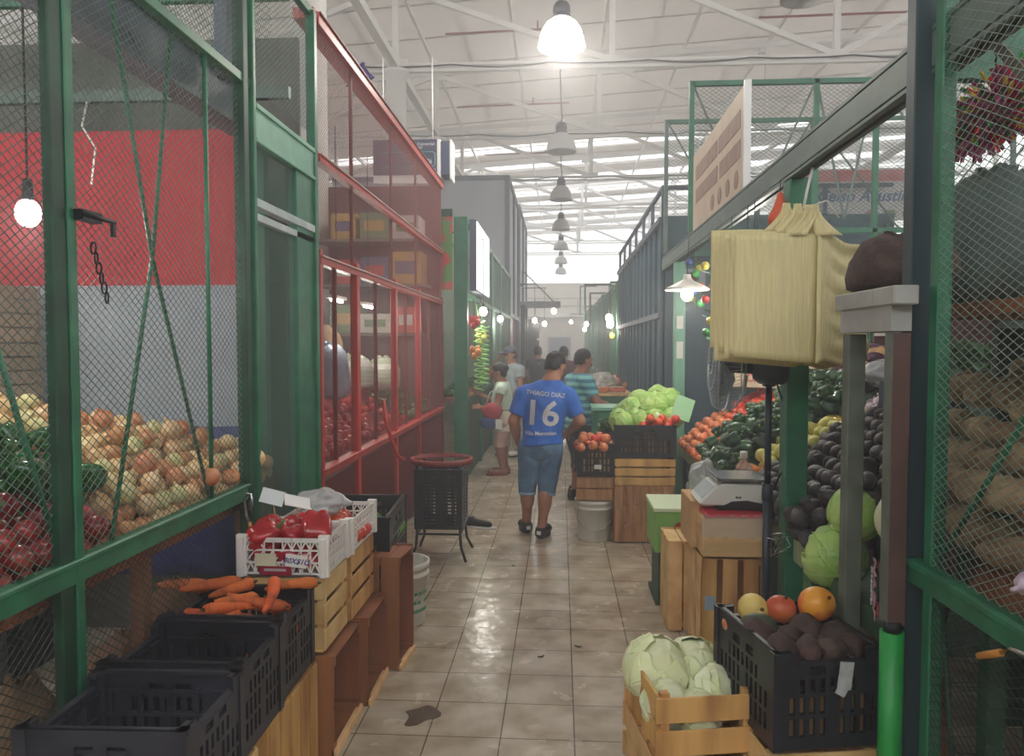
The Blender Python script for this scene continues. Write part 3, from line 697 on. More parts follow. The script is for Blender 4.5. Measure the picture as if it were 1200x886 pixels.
# goods on the counter and shelves of the red booth
KA2 = Kind([tag(apple_mesh(i + 20, .042, [m, M['twig']], 'tomato'), 'x', 'tomato') for i, m in enumerate([mat('dim_tomato', (178, 48, 44), .3, rnd=.2)] * 2)])
heap(KA2, V(GX - .12, 4.45, .868), (0, 1, 0), V(-2, 0, 1).normalized(), (0, 3.1), (.06, .5), .1, .042, [.95, .2], 'round red tomato on the counter inside the red mesh booth', 'tomatoes inside the red booth', sc=(.9, 1.05))
KG2 = Kind([pepper_mesh(i + 30, .045, .09, (M['pep_green'], M['stem'])) for i in range(2)])
heap(KG2, V(GX - .12, 7.6, .868), (0, 1, 0), V(-2, 0, 1).normalized(), (0, 1.1), (.06, .5), .11, .045, [.9, .2], 'green pepper on the counter at the far end of the red booth', 'green peppers inside the red booth', rx=.055)
SB = [mat('striped_bag_a', (210, 212, 206), .5, col2=(120, 150, 90), scale=6, stretch=(.2, .2, 5)), mat('blue_bag', (150, 166, 184), .4, var=.2, bump=.5), M['sack']]
for i, (x, y, m, r, h, lab) in enumerate(((-1.92, 6.25, 1, .15, .46, 'pale blue bag on the red booth counter, seen in its first window'), (-1.95, 7.05, 0, .18, .32, 'green and white striped bag on the red booth counter, nearer one'),
                                       (-1.85, 7.8, 0, .18, .34, 'green and white striped bag on the red booth counter, farther one'), (-2.35, 7.4, 2, .18, .4, 'brown bag behind the striped bags in the red booth'))):
    sack('produce_bag', r, h, SB[m], lab, (x, y, .875 + .5 * (-1.4 - x + r)), 'bag', i + 3)
bc = [mat('box_%d' % i, c, .6, var=.1) for i, c in enumerate(((196, 70, 60), (206, 200, 190), (110, 140, 96), (196, 160, 80), (90, 100, 130)))]
k = 0
for z, zn in ((1.78, 'second'), (2.33, 'third'), (2.83, 'top')):
    for y in range(3):
        w = R.uniform(.3, .5); h = R.uniform(.2, .36)
        b = MB().bx(-w * .36, w * .36, -.2, .2, 0, h); b.bx(-w / 4, w / 4, -.203, -.2, h * .3, h * .7, 1)
        tag(b.build('carton', [bc[k % 5], bc[(k + 1) % 5]], loc=(GX - .33 - .35 * y, 8.62, z + .004), bevel=.006), '%s carton on the %s shelf of the red booth, %s from the aisle' % (['red', 'whitish', 'green', 'yellow', 'blue-grey'][k % 5], zn, ordn[y]), 'box', 'cartons on the red booth shelves'); k += 1
for i, y in enumerate((6.3, 7.35)):
    t = thing('tube_lamp', 'lit white tube lamp inside the red booth, %s one' % ['nearer', 'farther'][i], 'lamp', (GX - .48, y, 2.02), 0, 'tube lamps in the red booth')
    MB().tube([(0, -.16, 0), (0, .16, 0)], .014, 8).build('tube', M['lit'], t); MB().bx(-.03, .03, -.2, .2, .014, .04).build('housing', M['white_plastic'], t)
    MB().tube([(0, 0, .04), (0, 0, 1.45)], .004, 5).build('cord', M['rubber'], t)
    point_light('booth_light', (GX - .48, y, 1.92), 16, .1)
# crumpled purple foil balloon on top of the red booth
def fb(d, a, t_): return .75 + .25 * math.cos(5 * a) * math.sin(t_) + .06 * math.sin(7 * a + 5 * d.z)
o = MB().ell((0, 0, 0), (.1, .045, .1), 40, 16, fn=lambda d, a, t_: 1 + .08 * math.sin(9 * a + 4 * d.z)).build('foil_balloon', mat('purple_foil', (108, 84, 156), .25, .5, var=.2, scale=20, bump=.6, bscale=25), loc=(GX - .12, 5.72, 3.66))
me = o.data
for v in me.vertices:
    a = math.atan2(v.co.z, v.co.x); k = .8 + .35 * max(0, math.cos(5 * a)) ** 2; v.co.x *= k; v.co.z *= k
tag(o, 'crumpled purple foil balloon resting on the red booth top', 'balloon')
# navy sign box above the red booth
t = thing('sign_box', 'navy advertising sign box with white lettering above the red booth', 'sign', (-1.65, 9.2, 3.6))
nv = mat('navy_sign', (54, 56, 84), .5)
MB().bx(-.62, .16, -.03, .03, .1, .52).build('front_panel', nv, t); MB().bx(.2, .31, -.02, .28, .1, .5).build('side_panel', mat('blue_sign_side', (52, 66, 96), .5), t)
MB().bx(-.62, .2, -.02, .02, .0, .1).bx(.16, .2, -.03, .03, .05, .52).bx(.31, .33, -.02, .28, .05, .52).build('frame', M['white_steel'], t)
wt = mat('sign_white', (226, 226, 236), .5)
for s_, z, sz, x, al in (('ente Roulan Comercial', .465, .05, .13, 'RIGHT'), ('Comercial', .425, .045, -.02, 'RIGHT'), ('LAR C', .325, .065, .0, 'RIGHT'), ('20 476', .255, .075, .1, 'RIGHT')):
    text(s_, sz, wt, t, (x, -.032, z), (PI / 2, 0, 0), align=al)
tl = mat('sign_teal', (96, 160, 164), .5); rc = MB()
rc.tube([(-.5, -.033, .37), (.11, -.033, .37), (.135, -.033, .345), (.135, -.033, .225), (.11, -.033, .2), (-.5, -.033, .2)], .005, 4); rc.build('emblem_frame', tl, t)
MB().bx(.03, .14, -.034, -.03, .155, .17).build('emblem', mat('sign_pink', (206, 120, 130), .5), t)
for x in (-.5, .1): MB().tube([(x, 0, .52), (x, 0, 1.5)], .008, 6).build('hanger', M['white_steel'], t)
# ================================================================= left row of crates in front of the booths
def plastic_crate(name, L, W, H, m, lab, loc, rz=0., group=None, dip=.0, dense=True, cat='crate'):
    """slotted plastic crate: four pierced walls, stacking ribs, rim flange, hand holes, slotted floor"""
    t = thing(name, lab, cat, loc, rz, group); b = MB(); th = .008
    for (ln, ox, oy, an) in ((L, 0, -W / 2, 0), (L, 0, W / 2, PI), (W, -L / 2, 0, -PI / 2), (W, L / 2, 0, PI / 2)):
        X = Matrix.Translation((ox, oy, 0)) @ Matrix.Rotation(an, 4, 'Z') @ Matrix(((1, 0, 0, 0), (0, 0, -1, th), (0, 1, 0, 0), (0, 0, 0, 1)))
        n = int(ln / .016); us = [-ln / 2 + ln * i / n for i in range(n + 1)]
        vs_ = [0, .03, H * .14, H * .32, H * .36, H * .54, H * .58, H * .72, H * .77, H * .86, H - .02, H]
        long = ln == max(L, W)
        def solid(i, j, n=n, long=long):
            f = (i + .5) / n
            if f < .1 or f > .9: return True
            if j in (2, 4) : return i % 2 == 0 or abs(f - .5) < .03
            if j == 6: return i % 2 == 0 or f < .25 or f > .75
            if j == 8: return not (.33 < f < .45 or .55 < f < .67)
            if dip and j >= 9 and not long: return f < .16 or f > .84
            return True
        b.holes(us, vs_, solid, th, X)
        def W_(x, y, z, d): return b.box(X @ V(x, z, -y), d if an in (0, PI) else (d[1], d[0], d[2]))
        # outside ribs
        for z in (.012, H * .34, H * .56, H * .79): W_(0, .006, z, (ln, .012, .008))
        for k in range(5): W_(-ln / 2 + ln * (k + .5) / 5, .005, H * .42, (.008, .01, H * .8))
        zt = H - .006
        if dip and not long:
            for s in (-1, 1): W_(s * ln * .42, .004, zt, (ln * .16, .022, .012))
            W_(0, .004, H * .865, (ln * .7, .022, .012))
        else: W_(0, .004, zt, (ln + .02, .022, .012))
    for sx in (-1, 1):
        for sy in (-1, 1): b.box((sx * (L / 2 - .012), sy * (W / 2 - .012), H / 2), (.034, .034, H))
    b.build('crate_wall', m, t)
    f = MB(); n, k = int(L / .02), int(W / .02)
    f.holes([-L / 2 + .01 + (L - .02) * i / n for i in range(n + 1)], [-W / 2 + .01 + (W - .02) * i / k for i in range(k + 1)], lambda i, j: i % 2 == 0 or j % 2 == 0, .006, Matrix.Translation((0, 0, .006)))
    f.build('crate_base', m, t)
    return t
BK = M['black_plastic']; GK = M['grey_plastic']
grp = 'plastic crates in the left row'
plastic_crate('plastic_crate', .42, .36, .3, GK, 'empty charcoal plastic crate at the bottom left, nearest the camera', (-1.12, 1.915, .415), .03, grp, dip=1)
plastic_crate('plastic_crate', .42, .36, .3, BK, 'black plastic crate with a few purple onions, between empty crate and carrots', (-1.15, 2.3, .415), .02, grp, dip=1)
plastic_crate('plastic_crate', .42, .36, .3, BK, 'black plastic crate heaped with orange carrots', (-1.17, 2.685, .415), .02, grp, dip=1)
plastic_crate('plastic_crate', .42, .62, .32, BK, 'black plastic crate holding green limes behind the white crates', (-1.12, 4.17, .43), .06, grp)
KP = Kind([tag(onion_mesh(40 + i, mat('purple_onion', (106, 38, 66), .35, var=.2, rnd=.15, coat=.2) if i == 0 else bpy.data.materials['purple_onion'], .036), 'x', 'onion') for i in range(2)])
for i, (x, y) in enumerate(((-1.02, 2.2), (-1.1, 2.26), (-1.18, 2.2), (-1.24, 2.3), (-1.05, 2.33))): KP.take((x, y, .472), rrot(), 'purple onion at the bottom of the second black crate', 'purple onions in the black crate')
KLm = Kind([tag(MB().ell((0, 0, 0), (.027, .027, .031), 14, 9, fn=lambda d, a, t_: 1 + .12 * max(0, abs(d.z) - .85) / .15).build('lime', mat('lime_skin', (96, 150, 46), .35, var=.12, scale=14, bump=.2, bscale=150, rnd=.15)), 'x', 'lime')])
heap(KLm, V(-1.27, 3.93, .56), (0, 1, 0), (1, 0, 0), (0, .5), (0, .32), .058, .028, [1, .7, .2], 'small green lime inside the black crate behind the white crates', 'limes in the black crate', sc=(.85, .98))
tag(MB().bx(-.18, .18, -.28, .28, 0, .115).build('cardboard_liner', M['cardboard'], loc=(-1.12, 4.17, .445), rot=(0, 0, .06)), 'cardboard box lining the bottom of the lime crate', 'box')
tag(MB().bx(-.15, .15, -.12, .12, 0, .1).build('cardboard_liner', M['cardboard'], loc=(-1.17, 2.685, .43), rot=(0, 0, .02)), 'cardboard box lining the bottom of the carrot crate', 'box')
# carrots
def carrot(i):
    q = random.Random(i); L = q.uniform(.13, .19); b = MB(); pts = []; rs = []
    for k in range(9):
        f = k / 8; pts.append((.012 * math.sin(f * 3 + i), .01 * math.sin(f * 2.2 + 2 * i), -L / 2 + L * f)); rs.append(max(.003, (.006 + .017 * f ** .7) * (1 + .06 * math.sin(k * 2.3 + i)) * (.6 if k == 8 else 1)))
    b.tube(pts, rs, 12)
    b.tube([pts[-1], V(*pts[-1]) + V(0, 0, .012)], [.006, .004], 6, 1)
    return tag(b.build('carrot', [M['carrot'], M['carrot_top']]), 'x', 'carrot')
M['carrot'] = mat('carrot_skin', (204, 98, 36), .6, col2=(150, 66, 26), scale=14, stretch=(1, 1, 3), lo=.5, hi=.75, rnd=.18, bump=.25, bscale=60)
M['carrot_top'] = mat('carrot_crown', (70, 66, 34), .8)
KC = Kind([carrot(i) for i in range(5)])
rc = random.Random(5)
for L in range(4):
    for k in range((12, 14, 13, 9)[L]):
        x = -1.19 + rc.uniform(-.15, .16) * (1 - .12 * L); y = 2.69 + rc.uniform(-.12, .12) * (1 - .1 * L); z = .575 + .05 * L + rc.uniform(-.012, .012)
        KC.take((x, y, z), (PI / 2 + rc.uniform(-.4, .4), rc.uniform(-.2, .2), rc.uniform(0, 6.28)), 'orange carrot piled in the black crate in the left row', 'carrots in the black crate', rc.uniform(.95, 1.15))
KC.take((-1.44, 2.77, .725), (PI / 2, .1, 1.35), 'long carrot sticking out over the left rim of the carrot crate', 'carrots in the black crate', 1.25)
KC.take((-1.3, 2.72, .745), (PI / 2, .25, 1.9), 'fat carrot lying across the top left of the carrot heap', 'carrots in the black crate', 1.2)
KC.take((-1.04, 2.62, .75), (PI / 2 - .35, 0, 3.3), 'thick bright carrot pointing at the camera on the carrot heap', 'carrots in the black crate', 1.15)
KC.take((-1.0, 2.74, .745), (PI / 2, 0, 1.9), 'carrot lying on the aisle side of the carrot heap', 'carrots in the black crate', 1.05)
# white lattice crates
def white_crate(lab, loc, L, W, H, rz):
    t = thing('plastic_crate', lab, 'crate', loc, rz, 'white plastic crates in the left row'); b = MB(); th = .007
    for (ln, ox, oy, an) in ((L, 0, -W / 2, 0), (L, 0, W / 2, PI), (W, -L / 2, 0, -PI / 2), (W, L / 2, 0, PI / 2)):
        X = Matrix.Translation((ox, oy, 0)) @ Matrix.Rotation(an, 4, 'Z')
        s0 = len(b.v)
        for z, h in ((.008, .016), (H * .36, .007), (H * .68, .007), (H - .009, .018)): b.box((0, th / 2, z), (ln, th, h))
        n = max(4, int(ln / .042)); dx = (ln - .05) / n
        for k in range(n + 1): b.box((-ln / 2 + .025 + dx * k, th / 2, H / 2), (.006, th, H))
        for k in range(n):
            x0 = -ln / 2 + .025 + dx * k
            for z0, z1 in ((H * .68, H - .012), (.012, H * .36)):
                if k in (2, 3) and z1 > H * .8 and n > 5: continue
                b.bar((x0, th / 2, z0), (x0 + dx / 2, th / 2, z1), .004, .006); b.bar((x0 + dx / 2, th / 2, z1), (x0 + dx, th / 2, z0), .004, .006)
            b.bar((x0, th / 2, H * .36), (x0 + dx, th / 2, H * .68), .004, .006)
        b.xf(X, s0)
    for sx in (-1, 1):
        for sy in (-1, 1):
            b.box((sx * (L / 2 - .008), sy * (W / 2 - .008), H / 2 + .006), (.042, .026, H + .012)); b.box((sx * (L / 2 - .008), sy * (W / 2 - .008), H / 2), (.022, .046, H))
    b.build('crate_wall', M['white_plastic'], t, bevel=.0012)
    f = MB(); n, k = int(L / .024), int(W / .024)
    f.holes([-L / 2 + L * i / n for i in range(n + 1)], [-W / 2 + W * i / k for i in range(k + 1)], lambda i, j: i % 2 == 0 or j % 2 == 0, .006, Matrix.Translation((0, 0, .002)))
    f.build('crate_base', M['white_plastic'], t)
    return t
wc = white_crate('white lattice plastic crate of large red peppers with a price card', (-1.105, 3.08, .725), .35, .3, .155, .0)
white_crate('white lattice plastic crate with bagged tomatoes, behind the pepper crate', (-1.085, 3.47, .725), .33, .42, .15, .0)
# price card and red label on the front of the pepper crate
t = thing('price_card', 'white price card with blue handwriting on the pepper crate front', 'price card', (-1.045, 2.918, .792))
MB().box((0, 0, 0), (.088, .003, .05)).build('card', M['paper'], t, rot=(0, .1, 0))
text('30X$1U', .03, M['ink'], t, (0, -.003, -.001), (PI / 2, .1, 0), shear=.3, bold=.0004)
o = MB().box((0, 0, 0), (.085, .003, .05)).build('paper_label', mat('cream_label', (206, 200, 170), .7, var=.08), loc=(-1.17, 2.92, .795)); tag(o, 'blank cream paper label on the front of the pepper crate', 'label')
o = MB().box((0, 0, 0), (.13, .004, .034)).box((.0, -.003, .004), (.09, .001, .01), 1).build('red_sticker', [mat('crimson_label', (150, 26, 52), .5), mat('silver_label', (170, 168, 170), .5)], loc=(-1.13, 2.918, .752)); tag(o, 'crimson sticker strip below the cards on the pepper crate', 'sticker')
# red peppers
KR = Kind([pepper_mesh(60 + i, .052, .115, (M['pep_red'], M['stem'])) for i in range(4)])
for i, (x, y, z, r, s) in enumerate(((-1.2, 2.99, .79, (1.4, 0, .5), 1), (-1.1, 2.98, .79, (1.5, .3, 1.4), 1), (-1.01, 2.99, .79, (1.2, .5, 2.4), .95), (-1.2, 3.1, .79, (1.5, .1, 3.4), 1), (-1.1, 3.1, .79, (1.3, 0, 4.4), 1), (-1.01, 3.11, .79, (1.5, .2, 5.4), 1), (-1.22, 3.08, .875, (1.4, .4, 1.1), 1.1), (-1.2, 2.98, .87, (1.5, -.3, 2.2), 1.05),
        (-1.17, 3.03, .862, (.5, .2, .5), 1.05), (-1.09, 3.02, .86, (1.7, .4, .9), 1.1), (-1.15, 3.12, .865, (1.2, 0, 2), 1.05), (-1.04, 3.1, .868, (1.5, .6, 2.9), 1.1), (-.995, 3.02, .9, (2.5, .3, .6), 1.2), (-1.08, 3.16, .87, (1, .2, 4), 1))):
    KR.take((x, y, z), r, ['large red bell pepper heaped in the white plastic crate', 'tall red bell pepper standing on top of the white pepper crate'][i == 12], 'red peppers in the white crate', s, i % 4)
KTb = Kind([tag(apple_mesh(80 + i, .036, [mat('tomato_red', (206, 52, 34), .22, col2=(196, 84, 40), scale=5, rnd=.15, coat=.4) if i == 0 else bpy.data.materials['tomato_red'], M['stem']], 'tomato'), 'x', 'tomato') for i in range(3)])
heap(KTb, V(-1.2, 3.32, .74), (0, 1, 0), (1, 0, 0), (0, .34), (0, .25), .076, .036, [1, .85], 'red tomato in the white plastic crate behind the peppers', 'tomatoes in the white crate', sc=(.9, 1))
# plastic bag, cards on sticks, hook
def bag_mesh(name, r, m, lab, loc, seed, cat='plastic bag', n=5):
    q = random.Random(seed); a = [q.uniform(0, 6.28) for _ in range(8)]
    b = MB().ell((0, 0, 0), r, 36, 24, fn=lambda d, an, t_: 1 + .16 * math.sin(3 * an + a[0] + 3 * d.z) * math.sin(t_) + .1 * math.sin(7 * an + a[1] - 5 * d.z) * math.sin(t_) + .08 * math.sin(9 * d.z + a[2] + 2 * an))
    return tag(b.build(name, m, loc=loc), lab, cat)
bag_mesh('plastic_bag', (.11, .1, .06), M['plastic_bag'], 'clear plastic bag lying on the tomatoes behind the pepper crate', (-1.1, 3.42, .925), 4)
for i, (x, y, z, rz, lab) in enumerate(((-1.255, 3.22, .985, .3, 'blank white card on a stick at the left of the red peppers'), (-1.155, 3.25, .96, .7, 'narrow white card on a stick above the red peppers'))):
    t = thing('card_on_stick', lab, 'price card', (x, y, z), rz)
    MB().box((0, 0, 0), (.1 if i == 0 else .12, .003, .075 if i == 0 else .06)).build('card', mat('pale_card_%d' % i, (214, 222, 222) if i == 0 else (238, 236, 232), .6), t, rot=(-.75, .3, 0)); MB().tube([(.0, .01, -.02), (.03, .0, -.2)], .003, 5).build('stick', M['wood_pale'], t)
t = thing('hook', 'silver hook with a yellow rod leaning on the booth corner', 'hook', (-1.31, 3.1, .9))
MB().tube([(0, 0, 0), (-.012, 0, .03), (-.02, 0, .09), (-.008, 0, .125), (.01, 0, .12), (.014, 0, .08), (0, 0, .05)], .006, 8).build('hook_head', M['chrome'], t)
MB().tube([(0, 0, 0), (.03, -.01, -.12)], .007, 8).build('handle', mat('brass_rod', (206, 150, 60), .4, .2), t)
# wooden slatted crates under the white crates
wood_crate('wooden_crate', .31, .33, .29, [M['wood_pale']][0], 'pale slatted wooden crate under the white pepper crate', 3, loc=(-1.1, 3.09, .425), rz=PI / 2 + .0, group='wooden crates in the left row', gap=.28)
wood_crate('wooden_crate', .4, .32, .29, M['wood'], 'slatted wooden crate under the tomatoes, beside the lime crate', 3, loc=(-1.085, 3.48, .425), rz=PI / 2, group='wooden crates in the left row', gap=.28)
# standing crates on the floor: open side faces the aisle
UP = Matrix(((0, 0, 1, 0), (0, 1, 0, 0), (-1, 0, 0, 0), (0, 0, 0, 1)))
def standing(y, xf, L, W, D, m, lab, closed=False, rz=0., lip=True):
    """crate standing on its end, xf = aisle face, L height, W along the aisle, D depth"""
    X = Matrix.Translation((-D if not closed else 0, 0, L / 2)) @ (UP if not closed else Matrix.Rotation(PI, 4, 'Z') @ UP)
    if closed: X = Matrix.Translation((-.012, 0, L / 2)) @ Matrix(((0, 0, -1, 0), (0, 1, 0, 0), (1, 0, 0, 0), (0, 0, 0, 1)))
    t = wood_crate('wooden_crate', L, W, D, m, lab, 2, X, loc=(xf, y, 0), rz=rz, group='crates standing on end in the left row', gap=.12, ne=3)
    if lip and not closed:
        MB().bx(-.012, .012, -W / 2, W / 2, .0, .03).build('lip', M['wood_end'], t, bevel=.002)
    return t
standing(2.06, -.92, .41, .36, .3, M['wood_pale'], 'pale upright wooden crate under the empty charcoal crate', True)
standing(2.62, -.94, .41, .5, .3, M['wood'], 'yellowish upright wooden crate under the carrot crate', True)
for y, n_ in ((2.06, .36), (2.62, .5)): pass
standing(3.12, -.9, .41, .4, .3, M['wood_brown'], 'brown crate standing open to the aisle under the pepper crates')
standing(3.53, -.87, .41, .36, .3, M['wood_brown'], 'brown crate standing open to the aisle below the tomato crate')
standing(3.87, -.8, .58, .27, .2, M['wood_brown'], 'tall brown crate standing open in front of the white bucket', rz=-.08)
# white bucket with green print behind the tall open crate
def bucket(lab, loc, r, h, m, printed=False, rz=0):
    t = thing('bucket', lab, 'bucket', loc, rz, 'white buckets')
    b = MB().lathe([(0, .004), (r * .86, 0), (r * .88, .01), (r * .97, h * .78), (r * 1.04, h * .78), (r * 1.04, h * .82), (r * .985, h * .83), (r, h * .9), (r * 1.05, h * .9), (r * 1.06, h), (r * .97, h), (r * .85, .02), (0, .02)], 36)
    b.build('pail', m, t)
    MB().tube([(r * 1.06 * math.cos(a), -r * 1.06 * abs(math.sin(a)) * .35 - r * .9 * abs(math.sin(a)), h * .78 - r * 1.0 * math.sin(a)) for a in [PI * i / 14 for i in range(15)]], .0028, 6).build('handle', M['chrome'], t)
    if printed:
        for k in range(3):
            for j in range(5):
                a = -.9 + .22 * j + .06 * k; z = h * (.25 + .14 * k); rr_ = r * (.885 + .1 * z / h)
                if (k, j) != (1, 2): MB().box((rr_ * math.cos(a), rr_ * math.sin(a), z), (.004, r * .16, h * .05), 0, (0, 0, a)).build('printed_mark', bpy.data.materials.get('bucket_green') or mat('bucket_green', (70, 150, 110), .5), t)
    return t
M['bucket'] = mat('bucket_white', (216, 212, 200), .45, col2=(170, 160, 140), scale=5, lo=.5, hi=.8)
bucket('white bucket with green print half hidden by the tall open crate', (-.94, 4.42, 0), .155, .37, M['bucket'], True)
# black slotted basket in a steel stool frame with a red top ring
t = thing('basket_stand', 'black slotted basket in an iron stand with a red ring top', 'basket stand', (-.93, 5.88, 0))
rx = .235
MB().lathe([(rx * .98, .735), (rx * 1.04, .73), (rx * 1.05, .765), (rx * .99, .77), (rx * .98, .735)], 36).build('ring', mat('red_wrap', (150, 56, 54), .5, var=.3, scale=30), t)
fr = MB()
for i in range(4):
    a = PI / 4 + i * PI / 2; c, s = math.cos(a), math.sin(a)
    MB().tube([(rx * c, rx * s, .73), (rx * c, rx * s, .2), (rx * 1.05 * c, rx * 1.05 * s, .1), (rx * 1.3 * c, rx * 1.3 * s, 0)], .011, 8).build('leg', M['dark_metal'], t)
for i in range(4):
    a, b = PI / 4 + i * PI / 2, PI / 4 + (i + 1) * PI / 2; fr.tube([(rx * math.cos(a), rx * math.sin(a), .2), (rx * math.cos(b), rx * math.sin(b), .2)], .009, 6)
fr.build('stretcher', M['dark_metal'], t)
bk = MB(); w_ = .36; hh = .46
for (ox, oy, an) in ((0, -w_ / 2, 0), (0, w_ / 2, PI), (-w_ / 2, 0, -PI / 2), (w_ / 2, 0, PI / 2)):
    X = Matrix.Translation((ox, oy, .24)) @ Matrix.Rotation(an, 4, 'Z') @ Matrix(((1, 0, 0, 0), (0, 0, -1, 0), (0, 1, 0, 0), (0, 0, 0, 1)))
    n, k = 18, 34
    bk.holes([-w_ / 2 + w_ * i / n for i in range(n + 1)], [hh * j / k for j in range(k + 1)], lambda i, j: not (j % 2 == 1 and 2 < j < 30 and (2 < i < 8 or 10 < i < 16) and i % 3 != 2), .005, X)
bk.bx(-w_ / 2, w_ / 2, -w_ / 2, w_ / 2, .24, .246)
for s in (-1, 1): bk.box((s * w_ / 2, 0, .69), (.016, w_ + .02, .02)).box((0, s * w_ / 2, .69), (w_ + .02, .016, .02))
bk.build('basket', BK, t)
# red pole leaning from the booth rail to the stand
tag(MB().tube([(-1.3, 5.5, 1.25), (-1.28, 5.52, 1.05), (-1.22, 5.6, .82), (-1.18, 5.65, .78)], .014, 8).build('bent_pipe', M['red_frame']), 'bent reddish pipe between the red booth and the basket stand', 'pipe')
# ================================================================= right: green mesh booth, X = 1.05
RX = 1.05
t = thing('mesh_booth', 'green steel booth with wire mesh front enclosing brown roots', 'market booth', (RX, 1.2, 0))
q = lambda y: y - 1.2
MB().bx(-.03, .03, q(2.3), q(2.36), 0, 3.5, 0).build('post', [mat('blue_black_post', (42, 62, 66), .5)], t, bevel=.004)
MB().bx(.0, .04, q(2.2), q(2.25), 0, 3.5).build('post', M['green'], t, bevel=.004)
MB().bx(-.02, .02, q(1.2), q(2.3), .95, 1.02).bx(-.03, -.02, q(1.2), q(2.3), 1.0, 1.02).build('rail', M['green'], t, bevel=.003)
MB().bx(-.02, .02, q(1.2), q(2.3), 3.45, 3.5).build('rail', M['green'], t)
MB().mesh_wire((.004, q(1.2), 1.02), (0, 1, 0), (0, 0, 1), 1.05, 2.4, .048, .024, .0014).build('mesh_panel', mat('mesh_wire_lit', (132, 152, 138), .5, .3), t)  # upper wire in a paler copy, its light put into the colour
MB().mesh_wire((.004, q(1.2), .05), (0, 1, 0), (0, 0, 1), 1.05, .9, .048, .024, .0014).build('mesh_panel', bpy.data.materials['mesh_wire_shaded'], t)  # lower wire in the darker copy with shade in its colour
MB().bx(-.02, .04, q(1.24), q(1.29), 0, .95).build('post', M['green'], t)
for a, b in (((q(2.18), .95), (q(2.02), .1)), ((q(1.72), .92), (q(1.95), .15))): MB().tube([(.02, a[0], a[1]), (.02, b[0], b[1])], .007, 6).build('rod', M['green_dark'], t)
MB().tube([(.02, q(2.2), 1.03), (.02, q(1.7), 1.62)], .008, 6).build('rod', M['green'], t)
MB().bar((.05, q(2.25), 2.62), (.3, q(1.95), 2.05), .025, .025).build('brace', mat('old_wood', (96, 92, 80), .8), t)
MB().bx(.1, 1.2, q(2.55), q(2.6), 2.5, 2.66).build('cross_beam', M['green'], t)
MB().bx(1.4, 1.45, q(1.0), q(3.2), 0, 2.6).build('back_panel', mat('dark_green_board', (34, 58, 48), .8, var=.2), t)
MB().bx(.2, 1.4, q(1.2), q(2.9), 1.74, 1.78).build('shelf', M['wood_brown'], t)
MB().bx(.8, 1.4, q(3.35), q(3.39), 0, 1.72).build('end_panel', bpy.data.materials['dark_green_board'], t)
tb = thing('display_table', 'sloping table carrying the root heap behind the right wire mesh', 'table', (RX, 1.25, 0))
MB().add([(.06, y, z) for z in (.93, .955) for y in (0., .9)] + [(1.2, y, z + 1.14 * .5) for z in (.93, .955) for y in (0., 2.04)],
         [(1, 0, 4, 5), (6, 2, 3, 7), (4, 0, 2, 6), (3, 1, 5, 7), (2, 0, 1, 3), (5, 4, 6, 7)]).build('tabletop', M['wood_brown'], tb)
for x, y in ((.1, .1), (.12, .85), (1.1, .1), (1.1, 1.9)): MB().bx(x - .025, x + .025, y - .025, y + .025, 0, .94 + (x - .06) * .5 - .01).build('leg', M['green_dark'], tb)
# roots
M['yam'] = mat('root_skin', (172, 144, 108), .85, col2=(130, 104, 76), scale=10, rnd=.2, bump=.6, bscale=50)
M['beet'] = mat('dark_root_skin', (62, 48, 44), .8, col2=(84, 62, 54), scale=9, rnd=.2, bump=.6, bscale=60)
def root_mesh(i, r, L, m, nm='root', flat=1.):
    qq = random.Random(i); a = [qq.uniform(0, 6) for _ in range(4)]
    b = MB().ell((0, 0, 0), (r, r * flat, L / 2), 18, 14, fn=lambda d, an, t_: 1 + .1 * math.sin(2 * an + a[0] + 2 * d.z) + .1 * math.sin(4 * d.z + a[1]) + .05 * math.sin(5 * an + a[2]) * math.sin(6 * d.z + a[3]))
    return tag(b.build(nm, m), 'x', 'root vegetable')
KY = Kind([root_mesh(i, .055, .2 + .04 * (i % 3), M['yam']) for i in range(4)])
for i, (o_, lab) in enumerate(((V(RX + .1, 1.45, .975), 'thick brown root in the heap behind the right wire mesh'),)):
    heap(KY, o_, (0, 1, 0), V(2, 0, 1).normalized(), (.0, 1.55), (.16, 1.0), .15, .06, [1, .9, .5], lab, 'brown roots behind the right mesh', keep=lambda u, w: 1.15 + .894 * w > .5 * (1.45 + u) + .03, rot=lambda: (PI / 2 + R.uniform(-.3, .3), R.uniform(-.3, .3), R.uniform(0, 6.28)), sc=(.85, 1.05), base=.012, rx=.078)
dk = mat('dull_green_sack', (74, 92, 88), .6, var=.2, scale=6, bump=.6, bscale=14)
for i, (x, y, r, h, lab) in enumerate(((1.42, 2.6, .17, .42, 'grey-green bulging sack on the right booth shelf, nearest the post'), (1.72, 2.55, .2, .5, 'grey-green bulging sack on the right booth shelf at the picture edge'), (1.8, 3.0, .2, .5, 'grey-green bulging sack at the back of the right booth shelf'))):
    sack('bulging_sack', r, h, dk, lab, (x, y, 1.8), seed=i + 11)
